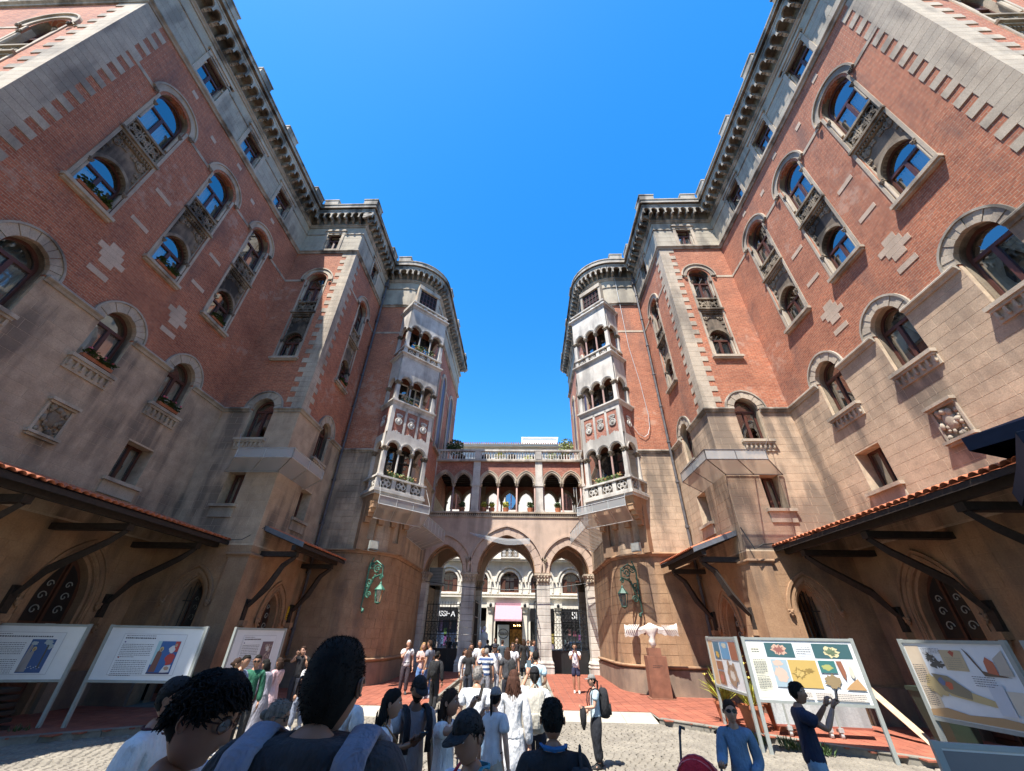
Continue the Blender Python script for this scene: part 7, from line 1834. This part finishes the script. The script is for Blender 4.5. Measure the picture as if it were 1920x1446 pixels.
    if pack:
        pk, sz = pack; b = thing('backpack', '', 'backpack') if False else None
        mb = MB(); c = ln((0, .13*H, .69*H)); rg = []
        for z, w, d in ((-.15, .06, .04), (-.135, .085, .06), (-.05, .092, .068), (.06, .09, .06), (.12, .07, .05), (.14, .04, .03)):
            rg.append([c+V((cos(2*pi*j/16)*w*H*sz*(1 if abs(cos(2*pi*j/16)) > .5 else 1.0), sin(2*pi*j/16)*d*H*sz, z*H*sz)) for j in range(16)])
        mb.loft(rg); o = obj(mb, 'backpack', cloth(pk), root, W_, smooth=True)
        mb = MB(); c2 = c+V((0, .055*H*sz, -.05*H*sz)); mb.loft([[c2+V((cos(2*pi*j/12)*w*H*sz, sin(2*pi*j/12)*.03*H*sz, z*H*sz)) for j in range(12)] for z, w in ((-.07, .04), (-.06, .065), (.02, .065), (.035, .04))]); obj(mb, 'front_pocket', cloth(tuple(q*.85 for q in pk)), o, W_, smooth=True)
        mb = MB(); mb.tube([c+V((-.02*H, -.02*H, .135*H*sz)), c+V((0, -.02*H, .165*H*sz)), c+V((.02*H, -.02*H, .135*H*sz))], .006*H, 5); obj(mb, 'carry_loop', cloth(pk), o, W_)
        straps_(pk)
    if side_pack:
        mb = MB(); c = ln((-.1*H, .07*H, .66*H)); mb.loft([[c+V((cos(2*pi*j/14)*w*H, sin(2*pi*j/14)*w*.8*H, z*H)) for j in range(14)] for z, w in ((-.16, .03), (-.13, .06), (0, .07), (.1, .06), (.14, .03))]); obj(mb, 'shoulder_bag', cloth(side_pack), root, W_, smooth=True)
        mb = MB(); mb.tube([ln((-.1*H, -.07*H, .66*H)), ln((-.11*H, -.06*H, .8*H)), ln((-.105*H, .03*H, .85*H)), ln((-.1*H, .1*H, .76*H))], .016*H, 6, flat=.4); obj(mb, 'bag_strap', cloth(side_pack), root, W_)
    if bag:
        col, sx = bag; c = ln((sx*.12*H, .0, .46*H)); mb = MB(); mb.loft([[c+V((cos(2*pi*j/14)*w*H*.5, sin(2*pi*j/14)*w*H, z*H)) for j in range(14)] for z, w in ((-.09, .05), (-.08, .075), (0, .085), (.06, .08), (.08, .06))]); o = obj(mb, 'shoulder_bag', cloth(col), root, W_, smooth=True)
        mb = MB(); mb.tube([c+V((0, -.05*H, .07*H)), ln((sx*.03*H, -.085*H, .66*H)), ln((-sx*.05*H, -.08*H, .77*H)), ln((-sx*.07*H, 0, .85*H)), ln((-sx*.02*H, .085*H, .74*H)), c+V((0, .06*H, .07*H))], .006*H, 5); obj(mb, 'bag_strap', cloth(col), o, W_)
    if lanyard:
        for s in (1, -1):
            mb = MB(); pth = [ln((s*.04*H, .045*H, .852*H)), ln((s*.052*H, .0, .856*H)), ln((s*.05*H, -.05*H, .82*H)), ln((s*.03*H, -.093*H, .74*H)), ln((s*.006*H, -.092*H, .66*H))]
            mb.tube(pth, .008*H, 5, flat=.4); obj(mb, 'lanyard', cloth(lanyard if s > 0 or near < 2 else (.4, .02, .05)), root, W_)
        mb = MB(); mb.tube([ln((.042*H, .045*H, .852*H)), ln((0, .058*H, .848*H)), ln((-.042*H, .045*H, .852*H))], .006*H, 6, flat=1.6); obj(mb, 'lanyard_neck', cloth(lanyard), root, W_)
    if trim:
        for s in (1, -1):
            p = sh(s).lerp(el[s], sleeve*1.2); d = (el[s]-sh(s)).normalized(); mb = MB(); mb.tube([p-d*.012*H, p+d*.014*H], .047*H, 14); obj(mb, 'sleeve_trim', cloth(trim), root, W_, smooth=True)
        mb = MB(); mb.tube([nb+V((cos(a)*.043*H, sin(a)*.043*H-.004*H, .008*H-.02*H*max(0, -sin(a)))) for a in [2*pi*i/16 for i in range(17)]], .005*H, 5); obj(mb, 'collar_trim', cloth(trim), root, W_)
    if phone:
        s = phone; p = wr[s]+V((-s*.015*H, -.055*H, .07*H)) if arms[0 if s > 0 else 1] != 'look' else wr[s]+V((-s*.02*H, -.07*H, .045*H))
        t = tag(link(MB().mesh('phone'), 'mobile_phone', None, W_ @ Matrix.Translation(p) @ Matrix.Rotation(rad(15 if arms[0 if s > 0 else 1] != 'look' else 60), 4, 'X')), 'dark phone held up by the '+' '.join(label.split(' ')[:8]).rstrip(','), 'phone', 'phones in people\'s hands')
        mb = MB(); mb.box(-.024*H, .024*H, -.003*H, .003*H, -.048*H, .048*H); obj(mb, 'case', plain('phone_case', (.03, .035, .04), .3) if 'M_ph' not in CACHE else CACHE['M_ph'], t, WM[t])
        mb = MB(); mb.box(-.022*H, .022*H, .003*H, .0036*H, -.045*H, .045*H); obj(mb, 'screen', flat('phone_screen', (.10, .14, .16), .1), t, WM[t])
    if extra: extra(root, W_, H, ln, wr, sh, nb, HW, hh)
    return root
def crowd():
    CACHE['M_ph'] = plain('phone_case', (.03, .035, .04), .3)
    W1, W2, NV, JN = (.66, .65, .64), (.55, .56, .6), (.015, .02, .05), (.07, .12, .22)
    def jacket(root, W_, H, ln, wr, sh, nb, HW, hh):
        mb = MB(); c = wr[1]+Vector((0, -.02*H, -.08*H)); rg = [[c+Vector((cos(2*pi*j/14)*w*(1+.2*sin(j*2)), sin(2*pi*j/14)*w*.7*(1+.2*sin(j*3)), z))*H for j in range(14)] for w, z in ((.03, -.13), (.05, -.08), (.06, 0), (.055, .06), (.03, .1))]
        rg = [[c+Vector((cos(2*pi*j/14)*w*H*(1+.2*sin(j*2)), sin(2*pi*j/14)*w*.7*H*(1+.2*sin(j*3)), z*H)) for j in range(14)] for w, z in ((.02, -.15), (.05, -.08), (.06, 0), (.055, .06), (.03, .1))]
        mb.loft(rg); tag(obj(mb, 'folded_jacket', cloth((.012, .012, .014)), None, W_, smooth=True), 'black jacket carried over the arm of the woman in the grey cap', 'jacket')
    # nearest
    person(.492, 1.24, 1.675, 180, 'big dark haired man in charcoal shirt seen from behind, the largest head', 't', ('buzz', BLK), (.028, .028, .032), straps=(.2, .2, .25), near=2, zoff=.385, wide=.95, nk=.05, nod=8, hs=.93)
    person(-.02, 1.5, 1.58, 96, 'man with black curly hair and spectacles in profile at the lower left', 't', ('curly', BLK), (.45, .45, .47), glasses=True, near=2, zoff=.33, lean=.02, nod=14, nk=.03)
    person(-1.5, 3.4, 1.70, 105, 'man in black cap and white shirt with maroon trim, behind the curly haired man', 't', ('short', BLK), W1, trim=(.05, .012, .02), cap=((.012, .012, .014),), near=1, arms=('down', 'down'))
    person(-.98, 3.9, 1.53, 108, 'woman with grey hair in a bun and sunglasses, light blue shirt', 't', ('bun', (.16, .135, .11)), (.42, .52, .62), shades=True, near=1, lady=True, nod=12, bag=(NV, -1))
    person(1.19, 3.5, 1.62, 180, 'black haired man seen from behind in a black shirt with a blue lanyard', 't', ('short', BLK), (.012, .012, .015), lanyard=(.02, .12, .3), side_pack=(.02, .02, .025), near=1)
    person(.7, 2.95, 1.62, -40, 'man in a black and beige baseball cap looking down, white polo and red lanyard', 't', ('short', BLK), (.58, .62, .68), lanyard=(.05, .25, .35), cap=((.015, .015, .017), (.015, .015, .017)), near=2, nod=15, arms=('chest', 'down'))
    # middle group
    person(-.9, 5.2, 1.63, 165, 'person in a white shirt and black trousers partly hidden by the big man', 'm', ('short', DBR), W1, (.015, .015, .018), stride=.05)
    person(-.27, 4.6, 1.55, 100, 'woman with very long wavy black hair and a tan bag', 'm', ('wavy', BLK), W1, (.03, .04, .07), lady=True, bag=((.25, .13, .05), 1), arms=('down', 'fwd'), near=1)
    person(-.17, 5.3, 1.6, 35, 'bearded man in a black cap and grey polo looking at his phone', 'd', ('short', BLK), (.26, .26, .28), (.02, .02, .025), arms=('down', 'look'), phone=-1, cap=((.008, .008, .01),), beard=BLK, nod=22, near=1, straps=(.012, .012, .016))
    person(.22, 5.0, 1.52, 75, 'dark haired woman in a white blouse holding up a phone', 'm', ('long', DBR), W1, (.012, .015, .03), lady=True, arms=('photo', 'high'), phone=-1, bag=((.32, .27, .2), 1), near=1, nod=-6, belt=(.1, .03, .03))
    person(.28, 7.3, 1.58, 172, 'grey haired man in a white polo shirt seen from behind', 'm', ('short', GRY), (.72, .72, .73), (.20, .32, .5), arms=('down', 'down'), wide=1.12, near=1)
    person(.62, 6.2, 1.43, 155, 'girl in a grey cap, white T-shirt and beige shorts', 'l', ('pony', BLK), W2, (.45, .38, .3), legs='shorts', lady=True, cap=((.2, .19, .19),), belt=(.015, .015, .02), near=1)
    person(.84, 6.9, 1.57, 178, 'woman with long auburn hair in a long white shirt dress', 'l', ('verylong', (.06, .025, .015)), W1, W1, legs='pants', sleeve=2, lady=True, long_top=.28, near=1, stride=.05)
    person(1.15, 7.5, 1.58, 180, 'person in a black cap with a cream backpack taking a photo', 'm', ('pony', BLK), W1, (.012, .014, .025), cap=((.008, .008, .01),), pack=((.48, .45, .38), 1.1), arms=('high', 'down'), phone=1, near=1)
    person(1.27, 11.8, 1.66, 180, 'man in a pale blue shirt holding his phone up toward the gate', 'm', ('short', BLK), (.5, .68, .78), (.3, .4, .5), arms=('high', 'bent'), phone=1)
    person(2.34, 9.6, 1.36, -85, 'slim woman in a grey cap and black trousers with a black backpack', 'l', ('pony', BLK), (.45, .56, .62), (.012, .014, .02), legs='wide', lady=True, cap=((.22, .21, .19),), pack=((.012, .013, .016), 1.15), arms=('hold', 'bent'), shoes=(.02, .02, .02), near=1, extra=jacket, stride=.02)
    person(3.3, 5.7, 1.42, -25, 'woman in sunglasses and a denim shirt behind a red pushchair', 'm', ('pony', DBR), (.13, .21, .31), (.1, .13, .19), lady=True, sleeve=2, shades=True, arms=('bent', 'hold'), near=1, turn=15)
    person(4.4, 6.3, 1.55, 75, 'man in a navy T-shirt photographing with his phone in front of the map board', 't', ('short', BLK), (.012, .018, .045), (.22, .33, .42), arms=('photo', 'photo'), phone=-1, near=1)
    # on the terrace, left
    G = 'group of young people near the small left board'
    person(-4.95, 9.6, 1.56, 80, 'boy in a slate blue shirt bending toward his friends', 'm', ('short', BLK), (.18, .24, .33), (.03, .03, .04), lean=.3, arms=('fwd', 'fwd'), nod=10)
    person(-5.3, 10.0, 1.48, 120, 'half hidden person in an olive top with a white hair band', 'm', ('bun', DBR), (.25, .28, .16), (.05, .05, .05), lady=True, lean=.15)
    person(-4.66, 9.9, 1.55, 25, 'young man in a dark green shirt and sunglasses', 'm', ('short', BLK), (.02, .12, .07), (.03, .03, .03), sleeve=2, shades=True, nod=8)
    person(-4.65, 10.5, 1.45, -105, 'woman in a long grey coat and loose trousers leaning forward', 'm', ('long', BLK), (.30, .29, .33), (.24, .24, .27), legs='wide', lady=True, sleeve=2, long_top=.1, lean=.22, shoes=(.6, .6, .6), stride=.06)
    person(-5.1, 11.7, 1.42, -110, 'woman in a long pale pink dress behind the woman in grey', 'm', ('long', DBR), (.58, .38, .38), (.6, .42, .42), legs='dress', lady=True, sleeve=2, arms=('bent', 'fwd'), shoes=(.6, .55, .5))
    person(-4.5, 12.0, 1.42, -95, 'boy in a loose white shirt and grey trousers walking left', 'm', ('short', BLK), W1, (.22, .25, .32), arms=('down', 'swing'), stride=.05, shoes=(.6, .6, .6))
    person(-5.35, 13.3, 1.48, 5, 'woman in black with both hands raised to her face by the wall', 'l', ('bun', DBR), (.02, .018, .02), (.03, .03, .04), lady=True, arms=('headup', 'headup'), zoff=pz(13.3), sleeve=.2)
    # toward the gate
    person(2.9, 18.0, 1.52, -5, 'man in a white T-shirt and navy shorts photographing on the red tiles', 'm', ('short', BLK), W1, (.025, .03, .07), legs='shorts', arms=('phone', 'phone'), phone=1, zoff=pz(18), lanyard=(.12, .08, .25), shoes=(.55, .5, .45))
    person(-3.22, 16.8, 1.56, 25, 'white haired man in a white shirt with his hand at his chin', 'l', ('short', WHT), W1, (.045, .035, .045), arms=('down', 'face'), zoff=pz(16.8), shoes=(.05, .05, .05), belt=(.02, .02, .02))
    person(-2.55, 16.3, 1.52, 15, 'fair haired woman in a pink and white top and blue jeans with folded arms', 'l', ('long', BLO), (.6, .42, .38), (.10, .2, .42), lady=True, arms=('cross', 'cross'), zoff=pz(16.3))
    person(-2.25, 16.0, 1.6, -110, 'man in a grey T-shirt and blue jeans talking to the fair haired woman', 'm', ('short', DBR), (.2, .21, .25), (.07, .13, .26), arms=('down', 'bent'), zoff=pz(16))
    person(-1.72, 14.6, 1.48, 170, 'person dressed in black with a black backpack and white shoes', 'm', ('bun', BLK), (.018, .018, .02), (.018, .018, .02), sleeve=2, pack=((.012, .012, .013), .9), shoes=(.6, .6, .65), stride=.05)
    person(-1.25, 17.6, 1.43, 40, 'dark haired woman in a loose white blouse and shorts', 'm', ('long', DBR), W1, W1, legs='shorts', lady=True, sleeve=2, belt=(.03, .1, .4))
    person(-.88, 15.9, 1.53, 170, 'woman in a black T-shirt with straight dark hair, seen from behind', 'm', ('verylong', DBR), (.018, .018, .02), (.03, .035, .05), lady=True)
    person(-1.13, 18.6, 1.55, 10, 'person in white at the back of the crowd left of the gate pier', 'm', ('short', DBR), W1, (.1, .1, .12))
    person(-.86, 19.2, 1.64, 0, 'grey haired man in white looking toward the court', 'm', ('short', GRY), (.6, .58, .55), (.1, .1, .1))
    person(-.52, 17.0, 1.47, 20, 'woman in a pale pink top behind the striped shirt', 'm', ('bun', BLO), (.6, .45, .42), (.3, .3, .3), lady=True)
    person(-.28, 15.7, 1.53, 175, 'sturdy man in a navy and white striped polo and camouflage trousers', 'm', ('short', GRY), (.04, .08, .2), (.25, .25, .28), stripes=(.62, .63, .62), wide=1.12, stride=.04)
    person(-.03, 15.9, 1.66, 5, 'tall man in a dark cap, sunglasses and a plain white T-shirt', 'm', ('short', BLK), (.72, .72, .72), (.35, .35, .38), shades=True, cap=((.02, .02, .03),))
    person(.45, 14.9, 1.6, 180, 'woman with a long plait in a dark grey shirt, seen from behind', 'm', ('verylong', (.045, .022, .015)), (.05, .05, .055), (.03, .03, .04), lady=True, arms=('down', 'hip'), side_pack=(.02, .02, .02))
    person(.55, 17.4, 1.65, 0, 'woman in a white T-shirt and sunglasses walking out of the gate', 'm', ('bun', DBR), (.72, .72, .72), (.2, .2, .22), lady=True, shades=True, stride=.05)
    # silhouettes in the shaded passage
    D = 'dark figures standing in the shaded gate passage'
    for i, (x, y, h, c, p, l) in enumerate(((-.55, 24.3, 1.62, (.02, .02, .02), (.02, .02, .02), 'figure in black at the left of the shaded gate passage'), (-.15, 23.8, 1.55, (.06, .08, .1), (.03, .03, .04), 'slim figure in a blue grey top standing in the gate passage'), (.55, 25.6, 1.6, (.03, .02, .02), (.02, .02, .02), 'dark clothed figure deep in the gate passage, middle'),
                                            (.95, 23.4, 1.62, (.015, .015, .015), (.015, .015, .015), 'woman in a long black coat in the gate passage'), (1.15, 24.6, 1.55, (.12, .14, .2), (.03, .03, .05), 'figure in a grey blue shirt at the right of the passage'), (1.35, 25.4, 1.5, (.3, .22, .18), (.05, .04, .04), 'figure in a light brown top by the right gate leaf'), (1.42, 23.6, 1.58, (.08, .1, .15), (.03, .03, .03), 'figure in dark blue beside the right pier'), (-1.0, 25.2, 1.5, (.05, .05, .05), (.03, .03, .03), 'figure in grey by the statue in the passage'))):
        person(x, y, h, 170+i*7 if i % 2 else i*9, l, 'm', ('long' if i in (3, 5) else 'short', DBR), c, p, sleeve=2 if i in (0, 3, 4) else .55, long_top=.25 if i == 3 else None)
    # people behind the iron gates in the street
    for i, (x, y) in enumerate(((-4.6, 33), (-4.0, 32), (-3.4, 34), (-3.0, 31.5), (4.2, 33), (-5.3, 36))):
        person(x*.95, y, 1.55, 40*i, 'passer-by in the street behind the '+('left' if x < 0 else 'right')+' iron gate, '+['nearest the wall', 'second from the wall', 'in the middle', 'beside the pier', 'in front of the car', 'farthest back'][i], 'm', ('short', DBR), ((.02+.1*(i % 3)),)*3, (.03, .03, .04), zoff=.22)
    run_skin_jobs()
    # red pushchair
    r = thing('pushchair', 'red pushchair with a blue bag in front of the woman in denim', 'pushchair', (2.95, 6.1, 0), rad(-30)); W_ = WM[r]
    mb = MB(); mb.ball((0, .0, .62), .25, 16, 10, (.9, 1.0, 1.0)); mb.loft([[(-.2, -.18, .35), (.2, -.18, .35), (.2, .2, .35), (-.2, .2, .35)], [(-.21, -.22, .62), (.21, -.22, .62), (.21, .22, .62), (-.21, .22, .62)]]); obj(mb, 'hood', cloth((.5, .012, .025)), r, W_, smooth=True)
    for q in (-.6, 0, .6):
        mb = MB(); mb.tube([(cos(t)*.232, sin(q)*.16, .62+sin(t)*.25*cos(q*.8)+.004) for t in [pi*k/10 for k in range(11)]], .008, 4); obj(mb, 'hood_piping', cloth((.75, .2, .2)), r, W_)
    mb = MB(); mb.loft([[(-.2, y0, z), (.2, y0, z), (.2, y1, z), (-.2, y1, z)] for z, y0, y1 in ((.25, -.1, .2), (.4, -.25, .2), (.62, .05, .22))]); obj(mb, 'seat', cloth((.35, .01, .02)), r, W_)
    for sx in (-1, 1):
        mb = MB(); mb.tube([(sx*.22, -.3, .1), (sx*.22, .12, .6), (sx*.22, .38, .98)], .014, 6); mb.tube([(sx*.22, .3, .1), (sx*.22, .0, .5)], .014, 6); obj(mb, 'frame_tube', M_iron, r, W_)
        for y in (-.3, .3):
            mb = MB(); mb.lathe([(.1, -.02), (.1, .02)], 14, T(sx*.22, y, .1) @ Matrix.Rotation(pi/2, 4, 'Y')); obj(mb, 'wheel', M_black, r, W_)
        mb = MB(); mb.tube([(sx*.22, .38, .98), (sx*.22, .46, 1.04), (sx*.18, .5, 1.02)], .018, 6); obj(mb, 'handle', M_iron, r, W_)
    mb = MB(); mb.box(-.15, .18, -.4, -.2, .42, .6); tag(obj(mb, 'blue_bag', cloth((.02, .08, .4)), None, W_), 'blue bag lying on the red pushchair', 'bag')
wavy_cobbles(); paving(); building(1); building(-1); all_fixtures(); crowd()
